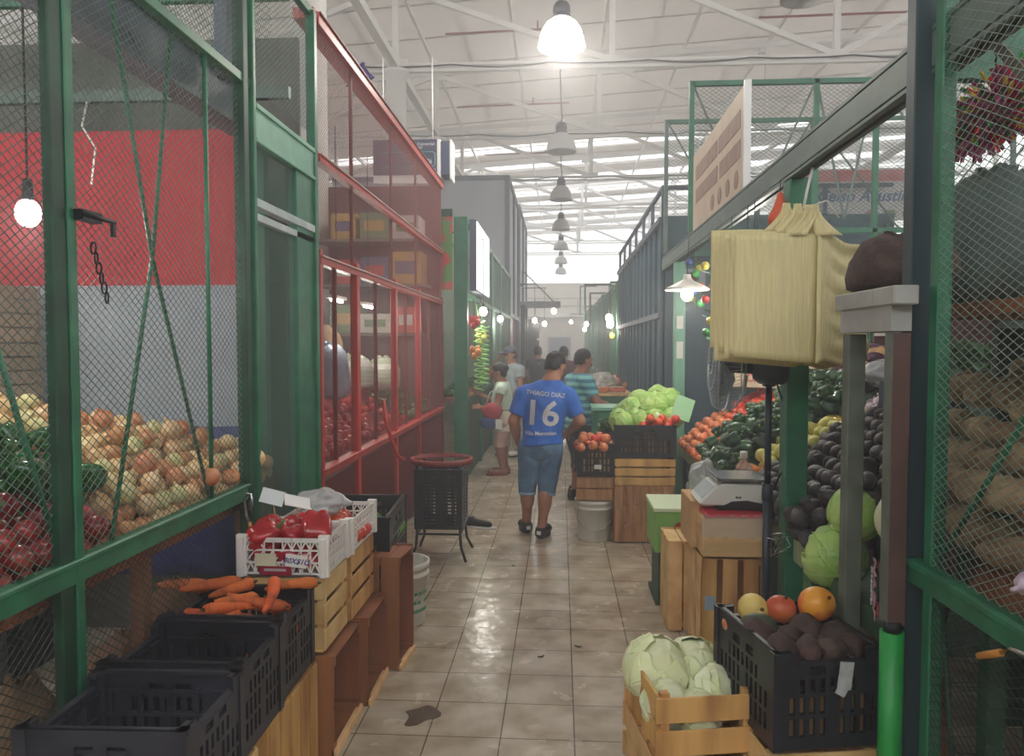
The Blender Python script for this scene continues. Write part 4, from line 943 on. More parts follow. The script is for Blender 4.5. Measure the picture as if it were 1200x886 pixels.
# tinsel ornament
tm = [mat('tinsel_purple', (170, 62, 116), .3, .2, rnd=.1), mat('tinsel_red', (232, 50, 70), .2, .2), mat('tinsel_yellow', (240, 214, 50), .2, .2), mat('tinsel_green', (60, 150, 70), .3, .2)]
t = thing('tinsel_ornament', 'shiny purple, red and gold tinsel ornament hung high behind the right mesh', 'ornament', (1.31, 2.42, 2.36))
rt = random.Random(8); parts = [MB() for _ in range(4)]
for k in range(520):
    d = V(rt.gauss(0, 1), rt.gauss(0, 1), rt.gauss(0, 1)).normalized(); c = V(.06 * d.z, 0, -.0) ; r0 = .05; r1 = .13 * rt.uniform(.75, 1.1)
    i = 0 if rt.random() < .6 else rt.randrange(1, 4)
    p, e = c + d * r0, c + V(d.x * r1, d.y * r1, d.z * r1 * 1.15); u = d.cross(V(.3, .5, .8)).normalized() * .006
    parts[i].add([p - u, p + u, e + u, e - u, p - u + d.cross(u) * .4, e + d.cross(u) * .4], [(0, 1, 2, 3), (0, 4, 5, 3)])
for n_, b in zip(('purple_strands', 'red_strands', 'gold_strands', 'green_strands'), parts):
    o = b.build(n_, tm[['purple_strands', 'red_strands', 'gold_strands', 'green_strands'].index(n_)], t); o['kind'] = 'stuff'
MB().ell((0, 0, 0), .06, 10, 8).build('core', tm[0], t); MB().tube([(0, 0, .1), (0, .02, .6)], .003, 5).build('string', M['rubber'], t)
# garlic bunch and hook at the picture edge
M['garlic'] = mat('garlic_skin', (214, 200, 206), .5, col2=(170, 140, 170), scale=14, rnd=.1)
KGa = Kind([tag(MB().lathe([(0, -.024), (.02, -.022), (.03, -.004), (.027, .012), (.014, .026), (.006, .036), (.005, .06), (0, .06)], 16, fn=lambda p, a, i: V(p.x * (1 + .07 * math.cos(6 * a)), p.y * (1 + .07 * math.cos(6 * a)), p.z)).build('garlic', M['garlic']), 'x', 'garlic')])
heap(KGa, V(RX + .1, 1.3, .965), (0, 1, 0), V(2, 0, 1).normalized(), (0, .45), (.0, .2), .062, .03, [1, .7], 'purple-white garlic bulb at the right picture edge behind the mesh', 'garlic behind the right mesh', base=.14)
t = thing('hanging_hook', 'steel hook with an orange handle hanging on the right mesh', 'hook', (RX - .04, 1.78, .9))
MB().tube([(0, -.1, .08), (0, -.04, .07), (0, .0, .045)], .005, 8).build('hook_head', M['chrome'], t); MB().tube([(0, 0, .045), (0, .09, .0)], .009, 8).build('handle', mat('orange_wood', (196, 130, 50), .5), t)
# long beam over the right stalls
t = thing('stall_beam', 'long grey-green steel beam running above the right stalls', 'beam', (1.1, 1.3, 2.43))
MB().bx(-.035, .035, 0, 6.85, .0, .015).bx(-.012, .012, 0, 6.85, 0, .14).bx(-.035, .035, 0, 6.85, .125, .14).bx(-.035, -.012, 0, 6.85, .02, .12).build('web', M['beam'], t, bevel=.002)
# ---- stall posts
t = thing('stall_post', 'wide green post standing under the beam, beside the yellow bags', 'post', (1.12, 3.72, 0))
MB().bx(-.05, .05, -.06, .06, 0, 2.43).build('shaft', [M['green']], t, bevel=.004)
t = thing('stall_post', 'pale green post with small notices, under the far end of the beam', 'post', (1.12, 7.3, 0))
MB().bx(-.05, .05, -.05, .05, 0, 2.43).build('shaft', [M['green_pale']], t, bevel=.004)
for z, h in ((1.86, .12), (1.6, .16)): MB().bx(-.03, .03, -.053, -.05, z - h / 2, z + h / 2).build('notice', M['paper'], t)
b = MB()
for k in range(4): b.bx(-.02 + .012 * (k % 2), -.01 + .012 * (k % 2), -.055, -.053, 1.83 + .015 * k, 1.842 + .015 * k)
# ---- display rack by the right booth
t = thing('display_rack', 'tall narrow rack of grey-green posts with a board on top', 'rack', (.985, 2.3, 0))
pm = [mat('rack_paint', (96, 104, 92), .6, var=.2, scale=10), mat('rack_brown', (92, 66, 60), .6, var=.2)]
MB().bx(-.02, .03, -.025, .03, .82, 1.685, 1).bx(-.022, -.02, -.025, .03, .82, 1.685, 0).build('post', pm, t, bevel=.003)
MB().tube([(0, -.01, 0), (0, -.01, .8)], .034, 14).build('post', mat('bright_green', (34, 150, 66), .4, var=.12), t); MB().tube([(0, -.01, .8), (0, -.01, .83)], .026, 12).build('collar', M['dark_metal'], t)
MB().bx(-.025, .03, .3, .36, .64, 1.685).build('post', pm[0], t, bevel=.003)
MB().bx(-.04, .03, -.07, .075, 1.765, 1.82).bx(-.04, .14, .075, .4, 1.765, 1.82).build('top_board', [mat('weathered_board', (168, 168, 162), .7, var=.15)], t, bevel=.004); MB().bx(-.03, .028, -.03, .075, 1.69, 1.765).bx(-.03, .1, .075, .37, 1.69, 1.765).build('apron', bpy.data.materials['weathered_board'], t)
sk_ = sack('brown_sack', .17, .24, mat('dark_sack', (84, 68, 62), .9, var=.3, scale=16, bump=.5, bscale=90), 'brown sack lying on the board of the tall rack', (1.12, 2.6, 1.835), seed=21); sk_.scale = (.9, 1.25, .75)
# ---- green plank shelf along the aisle with split cabbages and a dark bag
t = thing('plank_shelf', 'dark green plank shelf beside the tall rack', 'shelf', (1.047, 2.3, 0))
MB().bx(-.025, .01, .08, .95, .69, .78).build('front_board', mat('mossy_paint', (52, 78, 50), .7, var=.25, scale=9), t, bevel=.003); MB().bx(.01, .5, .08, .95, .69, .71).build('board', M['green_dark'], t)
for y in (.9,): MB().bx(-.02, .03, y - .05, y + .05, 0, .69).build('leg', M['green'], t)
MB().bx(.42, .48, .1, .16, 0, .69).build('leg', M['green_dark'], t); MB().bx(.42, .48, .85, .91, 0, .69).build('leg', M['green_dark'], t)
def cab_mat(nm, a, b, vein):
    m = bpy.data.materials.new(nm); m.use_nodes = True; nt = m.node_tree; N = nt.nodes; L = nt.links; p = N['Principled BSDF']; p.inputs['Roughness'].default_value = .42
    p.inputs['Subsurface Weight'].default_value = .08; p.inputs['Subsurface Scale'].default_value = .02
    tc = N.new('ShaderNodeTexCoord'); vo = N.new('ShaderNodeTexVoronoi'); vo.feature = 'DISTANCE_TO_EDGE'; vo.inputs['Scale'].default_value = 24
    nz = N.new('ShaderNodeTexNoise'); nz.inputs['Scale'].default_value = 9; L.new(tc.outputs['Object'], nz.inputs['Vector']); 
    mxv = N.new('ShaderNodeMix'); mxv.data_type = 'VECTOR'; mxv.inputs['Factor'].default_value = .12; L.new(tc.outputs['Object'], mxv.inputs['A']); L.new(nz.outputs['Color'], mxv.inputs['B']); L.new(mxv.outputs['Result'], vo.inputs['Vector'])
    cr = N.new('ShaderNodeValToRGB'); cr.color_ramp.elements[0].position = .0; cr.color_ramp.elements[1].position = .07; cr.color_ramp.elements[0].color = lin(vein); cr.color_ramp.elements[1].color = (1, 1, 1, 1); L.new(vo.outputs['Distance'], cr.inputs['Fac'])
    c2 = N.new('ShaderNodeValToRGB'); c2.color_ramp.elements[0].position = .35; c2.color_ramp.elements[1].position = .7; c2.color_ramp.elements[0].color = lin(a); c2.color_ramp.elements[1].color = lin(b); L.new(nz.outputs['Fac'], c2.inputs['Fac'])
    mx = N.new('ShaderNodeMix'); mx.data_type = 'RGBA'; L.new(cr.outputs['Color'], mx.inputs['Factor']); mx.inputs['A'].default_value = lin(vein); L.new(c2.outputs['Color'], mx.inputs['B']); 
    hs = N.new('ShaderNodeHueSaturation'); oi = N.new('ShaderNodeObjectInfo'); mr = N.new('ShaderNodeMapRange'); mr.inputs['To Min'].default_value = .88; mr.inputs['To Max'].default_value = 1.08; L.new(oi.outputs['Random'], mr.inputs['Value']); L.new(mr.outputs[0], hs.inputs['Value']); L.new(mx.outputs['Result'], hs.inputs['Color']); L.new(hs.outputs[0], p.inputs['Base Color'])
    bp = N.new('ShaderNodeBump'); bp.inputs['Strength'].default_value = .35; bp.inputs['Distance'].default_value = .006; bp.invert = True; L.new(cr.outputs['Color'], bp.inputs['Height']); L.new(bp.outputs[0], p.inputs['Normal'])
    return m
M['cab_white'] = cab_mat('white_cabbage', (222, 228, 172), (236, 238, 204), (242, 244, 224))
M['cab_green'] = cab_mat('green_cabbage', (150, 196, 92), (186, 214, 120), (214, 228, 170))
def cabbage(seed, r, m, sq=.92, leaves=9, nm='cabbage'):
    """round head wrapped in overlapping ruffled leaves"""
    qq = random.Random(seed); t = bpy.data.objects.new(nm, None); COL.objects.link(t); t['category'] = nm
    MB().ell((0, 0, 0), (r * .94, r * .94, r * sq * .94), 26, 18, fn=lambda d, a, t_: 1 + .025 * math.sin(5 * a + 6 * d.z + seed) + .015 * math.sin(9 * a - 4 * d.z)).build('heart', m, t)
    lf = MB()
    for k in range(leaves):
        az = k * 2.4 + qq.uniform(-.3, .3); el = -.7 + 1.3 * (k / leaves); hw = qq.uniform(1.15, 1.5); ph = qq.uniform(0, 6); lift = qq.uniform(.01, .035); thk = .012 * (leaves - k) / leaves
        def fn(u, v):
            a = (u - .5) * 2 * hw * (.7 + .3 * math.sin(PI * min(1, v * .8 + .15))); b = -1.1 + v * (1.9 + .12 * math.sin(9 * u + ph) - .9 * (2 * u - 1) ** 4) + el * .6
            edge = max(abs(u - .5) * 2, v) ** 5
            rr = r * (1 + .01 + thk + lift * edge * 1.6 + .03 * math.sin(17 * u + ph) * edge + .014 * math.sin(9 * v + 5 * u + ph) + .01 * math.sin(16 * u - 7 * v) - .012 * math.exp(-((u - .5) * 14) ** 2) + .012 * math.sin(7 * (u - .5) * (1 + v)))
            b = max(-1.45, min(1.4, b)); return V(rr * math.cos(b) * math.cos(az + a), rr * math.cos(b) * math.sin(az + a), rr * math.sin(b) * sq)
        lf.grid(fn, 22, 16)
    lf.build('outer_leaves', m, t, solid=.0022)
    MB().tube([(0, 0, -r * sq * .9), (0, 0, -r * sq * 1.08)], [r * .2, r * .16], 12).build('stalk', mat('cabbage_stalk', (220, 222, 190), .5) if 'cabbage_stalk' not in bpy.data.materials else bpy.data.materials['cabbage_stalk'], t)
    return t
KCg = Kind([cabbage(i, .1, M['cab_green'], leaves=10) for i in range(3)])
KCw = Kind([cabbage(10 + i, .105, M['cab_white'], sq=.95, leaves=11) for i in range(4)])
gs = 'green cabbages on the plank shelf'
KCg.take((1.06, 2.98, .83), (.2, 1.1, 2.6), 'big pale green cabbage at the front of the plank shelf', gs, 1.2, 0)
KCg.take((1.12, 2.95, 1.0), (.9, .4, 1.3), 'pale green cabbage resting on top of the front cabbage', gs, .98, 1)
KCw.take((1.2, 2.68, 1.04), (.4, .5, .3), 'whitish cabbage at the top of the plank shelf beside the brown sweet potatoes', gs, 1.0, 0)
# dark bag with pink lettering, brown-red tubers on top
t = thing('lettered_bag', 'dark navy bag with pink lettering standing on the plank shelf', 'bag', (1.15, 2.53, .712), -.25)
b = MB().ell((0, 0, .12), (.1, .13, .15), 30, 20, fn=lambda d, a, t_: 1 / max(.6, max(abs(math.cos(a)), abs(math.sin(a)))) ** .55 * (1 + .02 * math.sin(6 * a + 9 * d.z)))
ob = b.build('bag_body', mat('navy_bag', (30, 30, 44), .4, var=.1, bump=.3, bscale=14), t)
pk = mat('pink_ink', (206, 150, 164), .5)
text('NADE', .075, pk, t, (-.118, -.03, .14), (PI / 2, PI / 2, -PI / 2), ext=.002, bold=.001); text('PRODUCTOS', .022, bpy.data.materials['pale_card_0'], t, (-.118, .03, .13), (PI / 2, PI / 2, -PI / 2), ext=.002)
text('rojas', .03, mat('red_ink', (196, 60, 70), .5), t, (-.112, -.075, .08), (PI / 2, PI / 2, -PI / 2), ext=.002)
KS = Kind([root_mesh(70 + i, .05, .13, mat('sweet_potato', (120, 66, 52), .6, var=.2, bump=.3, rnd=.1) if i == 0 else bpy.data.materials['sweet_potato']) for i in range(2)])
for i, (x, y, z, lab) in enumerate(((1.14, 2.52, 1.01, 'large reddish-brown sweet potato, upper of two on the lettered bag'), (1.1, 2.5, .93, 'reddish-brown sweet potato, lower of two on the lettered bag'), (1.22, 2.56, .99, 'reddish-brown sweet potato behind the other two on the lettered bag'))):
    KS.take((x, y, z), (1.2, .3 * i, .5 * i), lab, 'sweet potatoes on the dark bag', 1.05, i % 2)
KT2 = Kind([tag(apple_mesh(90, .038, [bpy.data.materials['tomato_red'], M['stem']], 'tomato'), 'x', 'tomato')])
wood_crate('wooden_crate', .3, .34, .42, M['wood_brown'], 'brown wooden crate on the floor under the plank shelf', 4, loc=(1.26, 2.95, .02))
for i, (x, y) in enumerate(((1.15, 2.9), (1.2, 2.98), (1.28, 2.88), (1.3, 2.99), (1.2, 2.84), (1.13, 2.99))): KT2.take((x, y, .48), rrot(), 'dark red tomato in the shade under the plank shelf', 'tomatoes under the plank shelf')
tag(MB().bx(-.1, .1, -.12, .12, 0, .41).build('cardboard_box', M['cardboard'], loc=(1.26, 2.95, .034)), 'cardboard box inside the crate under the plank shelf', 'box')
# ---- near right crates
standing_R = lambda x, y, L, W, D, m, lab, rz: wood_crate('wooden_crate', W, D, L, m, lab, 4, loc=(x, y, 0), rz=rz, group='wooden crates at the near right', gap=.2)
standing_R(.78, 2.5, .405, .37, .36, M['wood_pale'], 'yellowish wooden crate under the black crate of roots', .14)
plastic_crate('plastic_crate', .36, .44, .3, BK, 'black plastic crate of dark roots and a mango at the right', (.775, 2.53, .425), .2, 'plastic crates at the near right', dip=1)
tag(MB().bx(-.14, .14, -.18, .18, 0, .13).build('cardboard_liner', M['cardboard'], loc=(.775, 2.53, .44), rot=(0, 0, .2)), 'cardboard box lining the bottom of the root crate', 'box')
t = thing('taped_label', 'torn white label taped to the front of the black root crate', 'label', (.858, 2.302, .655), .2)
MB().box((0, 0, 0), (.045, .002, .085), rot=(0, .12, 0)).box((-.01, -.001, -.04), (.035, .002, .04), rot=(0, .5, 0)).build('paper', mat('grey_paper', (176, 178, 178), .6, var=.15, scale=30), t)
KB = Kind([root_mesh(30 + i, .046, .11, M['beet']) for i in range(4)])
rb = random.Random(4); Rz = Matrix.Rotation(.2, 3, 'Z')
for L in range(2):
    for i in range(4):
        for j in range(3):
            p = Rz @ V(-.115 + .078 * i + rb.uniform(-.012, .012), -.15 + .085 * j + rb.uniform(-.015, .015), 0)
            if L == 1 and (i + j) % 2 and j > 0: continue
            KB.take((.775 + p.x, 2.53 + p.y, .63 + .07 * L), (PI / 2 + rb.uniform(-.4, .4), rb.uniform(-.5, .5), rb.uniform(0, 6.28)), 'dark brown root piled in the black crate at the right', 'dark roots in the black crate', rb.uniform(.9, 1.1))
def fruit(nm, r, sx, m, lab, loc, rot, seed, cat):
    b = MB().ell((0, 0, 0), (r, r, r * sx), 22, 14, fn=lambda d, a, t_: (1 + .04 * math.sin(2 * a + seed) - .12 * max(0, d.z - .9) / .1 * .6))
    b.tube([(0, 0, r * sx * .9), (.003, 0, r * sx * 1.06)], .006, 6, 1)
    return tag(b.build(nm, [m, M['twig']], loc=loc, rot=rot), lab, cat)
fruit('mango', .062, .95, mat('mango_skin', (232, 158, 46), .35, col2=(226, 96, 62), scale=9, lo=.5, hi=.62), 'large orange-yellow mango on the right of the root crate', (.875, 2.62, .765), (.9, .2, .5), 1, 'mango')
fruit('grapefruit', .05, .95, mat('red_fruit', (186, 78, 48), .4, col2=(206, 112, 66), scale=8), 'dull orange-red grapefruit beside the mango', (.765, 2.65, .735), (.3, .2, .2), 2, 'grapefruit')
fruit('melon', .055, .95, mat('yellow_fruit', (222, 196, 112), .45, col2=(206, 170, 86), scale=6), 'pale yellow round melon at the back of the root crate', (.675, 2.665, .725), (1.2, .4, .2), 3, 'melon')
fruit('onion', .034, .9, M['onion_red'], 'single copper onion in the back corner of the root crate', (.595, 2.64, .68), (.2, .4, .2), 4, 'onion')
fruit('zucchini', .04, 1.5, mat('dull_zucchini', (64, 74, 50), .5, var=.2), 'dark green stubby zucchini at the front left of the root crate', (.66, 2.54, .715), (1.5, .1, 1.2), 5, 'zucchini')
# cabbage crate
Rc = .17
wood_crate('wooden_crate', .34, .4, .19, M['wood'], 'open slatted wooden crate of white cabbages at the front right', 2, loc=(.44, 2.615, .335), rz=Rc, group='wooden crates at the near right', gap=.32, legtop=.012)
wood_crate('wooden_crate', .36, .42, .32, M['wood_pale'], 'wooden crate under the white cabbage crate, cut by the bottom edge', 3, loc=(.44, 2.63, .0), rz=Rc - .05, group='wooden crates at the near right', gap=.22)
for i, (x, y, z, rt_, s, lab) in enumerate(((.345, 2.7, .49, (.5, .3, .2), 1.12, 'largest white cabbage at the back left of the wooden crate'), (.485, 2.76, .475, (.3, -.4, 1.4), 1.0, 'white cabbage at the back of the wooden crate, beside the largest'),
        (.36, 2.55, .43, (1.2, .2, 2.2), .8, 'small white cabbage at the front left of the wooden crate'), (.53, 2.64, .45, (.8, .6, 3.2), .78, 'elongated white cabbage at the right side of the wooden crate'), (.46, 2.52, .415, (1.5, .5, 4.2), .76, 'white cabbage seen through the front slats of the wooden crate'))):
    KCw.take((x, y, z), rt_, lab, 'white cabbages in the wooden crate', s, i % 4)
# ================================================================= right: open produce stall, Y 3.4 .. 7.4
SL = .62
t = thing('produce_stall', 'long sloping produce counter of the open stall on the right', 'stall', (1.14, 3.45, 0))
LN = 3.75
MB().add([(0, y, z) for z in (.7, .725) for y in (0., LN)] + [(1.35, y, z + 1.35 * SL) for z in (.7, .725) for y in (0., LN)],
         [(1, 0, 4, 5), (6, 2, 3, 7), (4, 0, 2, 6), (3, 1, 5, 7), (2, 0, 1, 3), (5, 4, 6, 7)]).build('counter', M['green_dark'], t)
MB().bx(-.03, 0, 0, LN, .62, .79).build('front_board', [mat('stall_front', (150, 160, 120), .7, var=.2)], t, bevel=.003)
for y in (.1, 1.3, 2.5, 3.65):
    MB().bx(.0, .05, y - .03, y + .03, 0, .7).build('leg', M['green_dark'], t); MB().bx(1.28, 1.33, y - .03, y + .03, 0, .7 + 1.28 * SL).build('leg', M['green_dark'], t)
for y in (1.02, 1.5, 2.3): MB().add([(0, y - .006, .725), (0, y + .006, .725), (0, y + .006, .79), (0, y - .006, .79), (1.3, y - .006, .725 + 1.3 * SL), (1.3, y + .006, .725 + 1.3 * SL), (1.3, y + .006, .79 + 1.3 * SL), (1.3, y - .006, .79 + 1.3 * SL)], [(0, 1, 2, 3), (7, 6, 5, 4), (0, 3, 7, 4), (1, 5, 6, 2), (3, 2, 6, 7), (0, 4, 5, 1)]).build('divider', M['wood_brown'], t)
MB().bx(.02, .05, .2, LN - .1, .1, .62).build('skirt', mat('dark_cloth', (40, 50, 44), .8, var=.2), t)
sw = V(1, 0, SL).normalized(); S0 = V(1.15, 3.45, .734)
# avocados
def avo(i):
    qq = random.Random(i)
    prof = [(0, -1), (.45, -.95), (.8, -.7), (1, -.25), (.95, .2), (.72, .65), (.5, .95), (.34, 1.15), (.12, 1.25), (0, 1.26)]
    b = MB().lathe([(r * .042, z * .047) for r, z in prof], 18); b.tube([(0, 0, .057), (0, 0, .064)], .006, 6, 1)
    return tag(b.build('avocado', [M['avo'], M['twig']]), 'x', 'avocado')
M['avo'] = mat('avocado_skin', (58, 52, 56), .42, col2=(82, 66, 62), scale=16, lo=.5, hi=.8, rnd=.3, bump=.5, bscale=160)
KAv = Kind([avo(i) for i in range(3)])
heap(KAv, S0, (0, 1, 0), sw, (.06, 1.0), (.02, .98), .092, .043, [1, .8], 'dark ripe avocado in the heap behind the wide green post', 'avocados on the open stall', rot=lambda: (R.uniform(.6, 2.4), R.uniform(-.6, .6), R.uniform(0, 6.28)), sc=(.9, 1.05), base=.004, rx=.05)
# purple aubergines, garlic, yellow peppers, ginger at the back of the avocado heap
def aub(i):
    b = MB(); n = 12; pts = [(.012 * math.sin(k / 3 + i), 0, -.09 + .18 * k / n) for k in range(n + 1)]; rs = [.05 * (math.sin(PI * min(1, (k + .6) / n * .93)) ** .55) * (1.05 - .45 * k / n) + .002 for k in range(n + 1)]
    b.tube(pts, rs, 16); return tag(b.build('aubergine', M['aub']), 'x', 'aubergine')
M['aub'] = mat('aubergine_skin', (70, 36, 58), .22, var=.15, rnd=.2, coat=.3)
KAu = Kind([aub(i) for i in range(2)])
heap(KAu, S0, (0, 1, 0), sw, (1.7, 2.3), (1.02, 1.38), .11, .045, [1, .6], 'shiny purple aubergine at the back of the open stall', 'aubergines at the back of the stall', rot=lambda: (PI / 2 + R.uniform(-.3, .3), 0, R.uniform(.8, 2.2)), base=.01, rx=.066)
heap(KGa, S0, (0, 1, 0), sw, (1.04, 1.45), (.9, 1.08), .064, .03, [1, .7], 'pinkish white garlic bulb below the aubergines on the stall', 'garlic on the open stall', base=.006)
M['pep_yel'] = mat('yellow_pepper', (226, 190, 74), .25, var=.1, rnd=.1, coat=.3)
KYp = Kind([pepper_mesh(i + 50, .045, .09, (M['pep_yel'], M['stem'])) for i in range(2)])
heap(KYp, S0, (0, 1, 0), sw, (1.08, 1.5), (.72, .88), .1, .045, [1], 'yellow bell pepper between the avocados and the garlic', 'yellow peppers on the stall', rx=.055)
sack('ginger_sack', .2, .16, mat('ginger', (150, 116, 78), .85, var=.25, scale=20, bump=.8, bscale=40), 'low heap-shaped open sack of brown ginger at the stall back', (2.25, 5.35, 1.47), 'sack', 9)
for i, (x, y, z) in enumerate(((2.1, 5.0, 1.46), (2.3, 5.7, 1.56))): bag_mesh('plastic_bag', (.16, .14, .09), M['plastic_bag'], ['white plastic bag behind the aubergines', 'white plastic bag at the far back of the stall, by the leafy greens'][i], (x, y, z), 30 + i)
# pears / potatoes, mandarins
M['pear'] = mat('pear_skin', (214, 206, 116), .4, col2=(196, 196, 96), scale=10, rnd=.08)
KPe = Kind([tag(MB().lathe([(0, -.038), (.02, -.037), (.036, -.02), (.04, 0), (.034, .024), (.022, .045), (.014, .058), (0, .062)], 18).tube([(0, 0, .06), (.004, 0, .078)], .0018, 5, 1).build('pear', [M['pear'], M['twig']]), 'x', 'pear')])
heap(KPe, S0, (0, 1, 0), sw, (1.06, 1.48), (.22, .62), .084, .04, [1, .8], 'yellow-green pear on the stall behind the weighing scale', 'pears on the open stall', base=.004, rx=.046)
M['mandarin'] = mat('mandarin_skin', (230, 140, 62), .4, var=.1, scale=20, bump=.2, bscale=180, rnd=.1)
KMa = Kind([tag(MB().ell((0, 0, 0), (.032, .032, .028), 16, 10, fn=lambda d, a, t_: 1 - .1 * max(0, abs(d.z) - .9) / .1).tube([(0, 0, .024), (0, 0, .03)], .003, 5, 1).build('mandarin', [M['mandarin'], M['stem']]), 'x', 'mandarin')])
heap(KMa, S0, (0, 1, 0), sw, (1.06, 1.48), (.0, .2), .066, .031, [1, .9, .4], 'small orange mandarin at the stall front by the scale', 'mandarins on the open stall', base=.004)
KP2 = KP
heap(KPe, S0, (0, 1, 0), sw, (1.06, 1.5), (.62, .72), .1, .04, [0], '', '')
# dark green zucchini/peppers
M['zuc'] = mat('dark_green_veg', (30, 62, 40), .3, col2=(48, 92, 52), scale=12, rnd=.25, coat=.2)
KZ = Kind([pepper_mesh(i + 110, .045, .09, (M['zuc'], M['stem'])) for i in range(3)])
heap(KZ, S0, (0, 1, 0), sw, (1.55, 2.28), (.02, .95), .088, .044, [1, .9, .3], 'dark green bell pepper heaped between the pears and the tomatoes', 'dark green peppers on the open stall', base=.004, rx=.054)
# tomatoes
KTm = Kind([tag(apple_mesh(130 + i, .041, [m, M['stem']], 'tomato'), 'x', 'tomato') for i, m in enumerate([mat('stall_tomato', (214, 52, 38), .2, col2=(226, 84, 48), scale=5, rnd=.12, coat=.5)] * 2 + [mat('stall_tomato_orange', (222, 116, 70), .22, col2=(226, 140, 90), scale=5, rnd=.1, coat=.5)] * 2)])
heap(KTm, S0, (0, 1, 0), sw, (2.33, 3.55), (.0, .98), .088, .041, [1, .7], ['ripe red tomato heaped on the open stall', 'ripe red tomato heaped on the open stall', 'pale orange tomato at the lower front of the tomato heap', 'pale orange tomato at the lower front of the tomato heap'], 'tomatoes on the open stall',
     idx=lambda u, w: R.choice((2, 3)) if w < .42 + R.uniform(-.1, .1) else R.choice((0, 1)), base=.004, sc=(.9, 1.04))
# tilted wooden boxes of tomatoes at the back
def tom_box(lab, loc, rx, rz, txt, k):
    t = thing('tomato_box', lab, 'box', loc, rz); X = Matrix.Rotation(rx, 4, 'X')
    m = mat('pale_box_%d' % k, (206, 186, 160), .7, var=.08)
    for s in (-1, 1): MB().box((0, s * .155, .075), (.48, .01, .15)).xf(X).build('side_panel', m, t); MB().box((s * .235, 0, .075), (.01, .3, .15)).xf(X).build('end_panel', m, t)
    MB().bx(-.23, .23, -.15, .15, 0, .01).xf(X).build('base_panel', m, t)
    o = text(txt, .09, mat('box_print_%d' % k, (196, 74, 60), .6), t, X @ V(0, -.1615, .075), (PI / 2 + rx, 0, 0), bold=.002)
    return t, Matrix.Translation(loc) @ Matrix.Rotation(rz, 4, 'Z') @ X
for k, (loc, rz, lab, nm) in enumerate((((1.72, 6.55, 1.28), -.55, 'pale wooden box of tomatoes with red print, tilted behind the tomato heap', 'nearer'), ((2.0, 5.75, 1.46), -.5, 'pale wooden box with red print behind the dark green peppers', 'farther'))):
    t, X = tom_box(lab, loc, -.1, rz, 'CERE', k)
    for i in range(5):
        for j in range(3):
            if k == 0 or (i + j) % 2 == 0: KTm.take((X @ V(-.17 + .085 * i, -.09 + .09 * j, .075 + .06 * R.random()))[:], rrot(), ['ripe red tomato in the tilted pale wooden box', 'ripe red tomato in the box behind the dark green peppers'][k], ['tomatoes in the tilted box', 'tomatoes in the back box'][k], 1.05, R.randrange(2))
# leafy greens along the back
M['leaf'] = mat('leafy_green', (58, 106, 52), .5, var=.3, scale=10, rnd=.25)
def leafy(seed, n, r, m, nm='leafy_bunch'):
    qq = random.Random(seed); b = MB()
    for k in range(n):
        a = qq.uniform(0, 6.28); el = qq.uniform(.25, 1.4); L = r * qq.uniform(.7, 1.1); w = L * .28; ph = qq.uniform(0, 6)
        d = V(math.cos(a) * math.cos(el), math.sin(a) * math.cos(el), math.sin(el)); s = d.cross(V(0, 0, 1)).normalized()
        def fn(u, v, d=d, s=s, L=L, w=w, ph=ph): return d * (L * v) + s * ((u - .5) * 2 * w * math.sin(PI * (.08 + .9 * v)) ** .7) + V(0, 0, -.25 * L * v * v + .02 * math.sin(9 * v + 6 * u + ph))
        b.grid(fn, 3, 5)
    return b.build(nm, m, solid=.0015)
KL = Kind([tag(leafy(i, 38, .2, M['leaf']), 'x', 'leafy vegetable') for i in range(3)])
for i, y in enumerate((3.75, 4.15, 4.55, 5.0, 6.75, 7.1)):
    KL.take((2.35 + R.uniform(-.05, .05), y, 1.52), (0, 0, R.uniform(0, 6)), 'dark leafy green bunch along the back of the open stall', 'leafy bunches at the stall back', R.uniform(.9, 1.2))
# back shelves and dim back wall of the stall
t = thing('back_shelf', 'tall dim shelf unit with maroon side behind the avocados', 'shelf', (2.52, 5.3, 0))
MB().bx(0, .4, 0, .03, 0, 2.2).build('side_panel', mat('maroon_board', (96, 48, 54), .6, var=.2), t); MB().bx(0, .4, 1.0, 1.03, 0, 2.2).build('side_panel', bpy.data.materials['maroon_board'], t); MB().bx(.38, .4, 0, 1.03, 0, 2.2).build('back_panel', bpy.data.materials['maroon_board'], t)
for z in (1.43, 1.72, 2.05): MB().bx(0, .38, .03, 1.0, z, z + .03).build('shelf_board', bpy.data.materials['weathered_board'], t)
for i in range(6): tag(MB().ell((0, 0, 0), (.07, .06, .04), 14, 9, fn=lambda d, a, t_: 1 + .08 * math.sin(5 * a)).build('red_packet', mat('red_net', (206, 66, 56), .35, var=.2, scale=30) if i == 0 else bpy.data.materials['red_net'], loc=(2.66, 5.41 + .15 * i, 1.8)), 'red net packet on the upper board of the dim shelf', 'packet', 'red packets on the dim shelf')
for i, (y, m) in enumerate(((5.45, 'red_net'), (5.7, 'ginger'), (6.0, 'pear_skin'))): sack('small_bag', .09, .17, bpy.data.materials[m], ['small red bag', 'small brown bag', 'small yellowish bag'][i] + ' on the middle board of the dim shelf', (2.66, y, 1.475), 'bag', i + 40)
t = thing('price_board', 'grey chalk board reading 5000 with an orange clip above the avocados', 'price board', (1.86, 4.28, 1.22), -.5)
MB().box((0, 0, .12), (.22, .012, .22)).build('board', mat('chalk_board', (92, 104, 110), .7, var=.15, scale=9), t, rot=(-.15, 0, .0)); MB().box((.02, 0, .25), (.1, .014, .035)).build('clip', mat('orange_clip', (240, 166, 50), .5), t)
ck = mat('chalk', (220, 226, 226), .8)
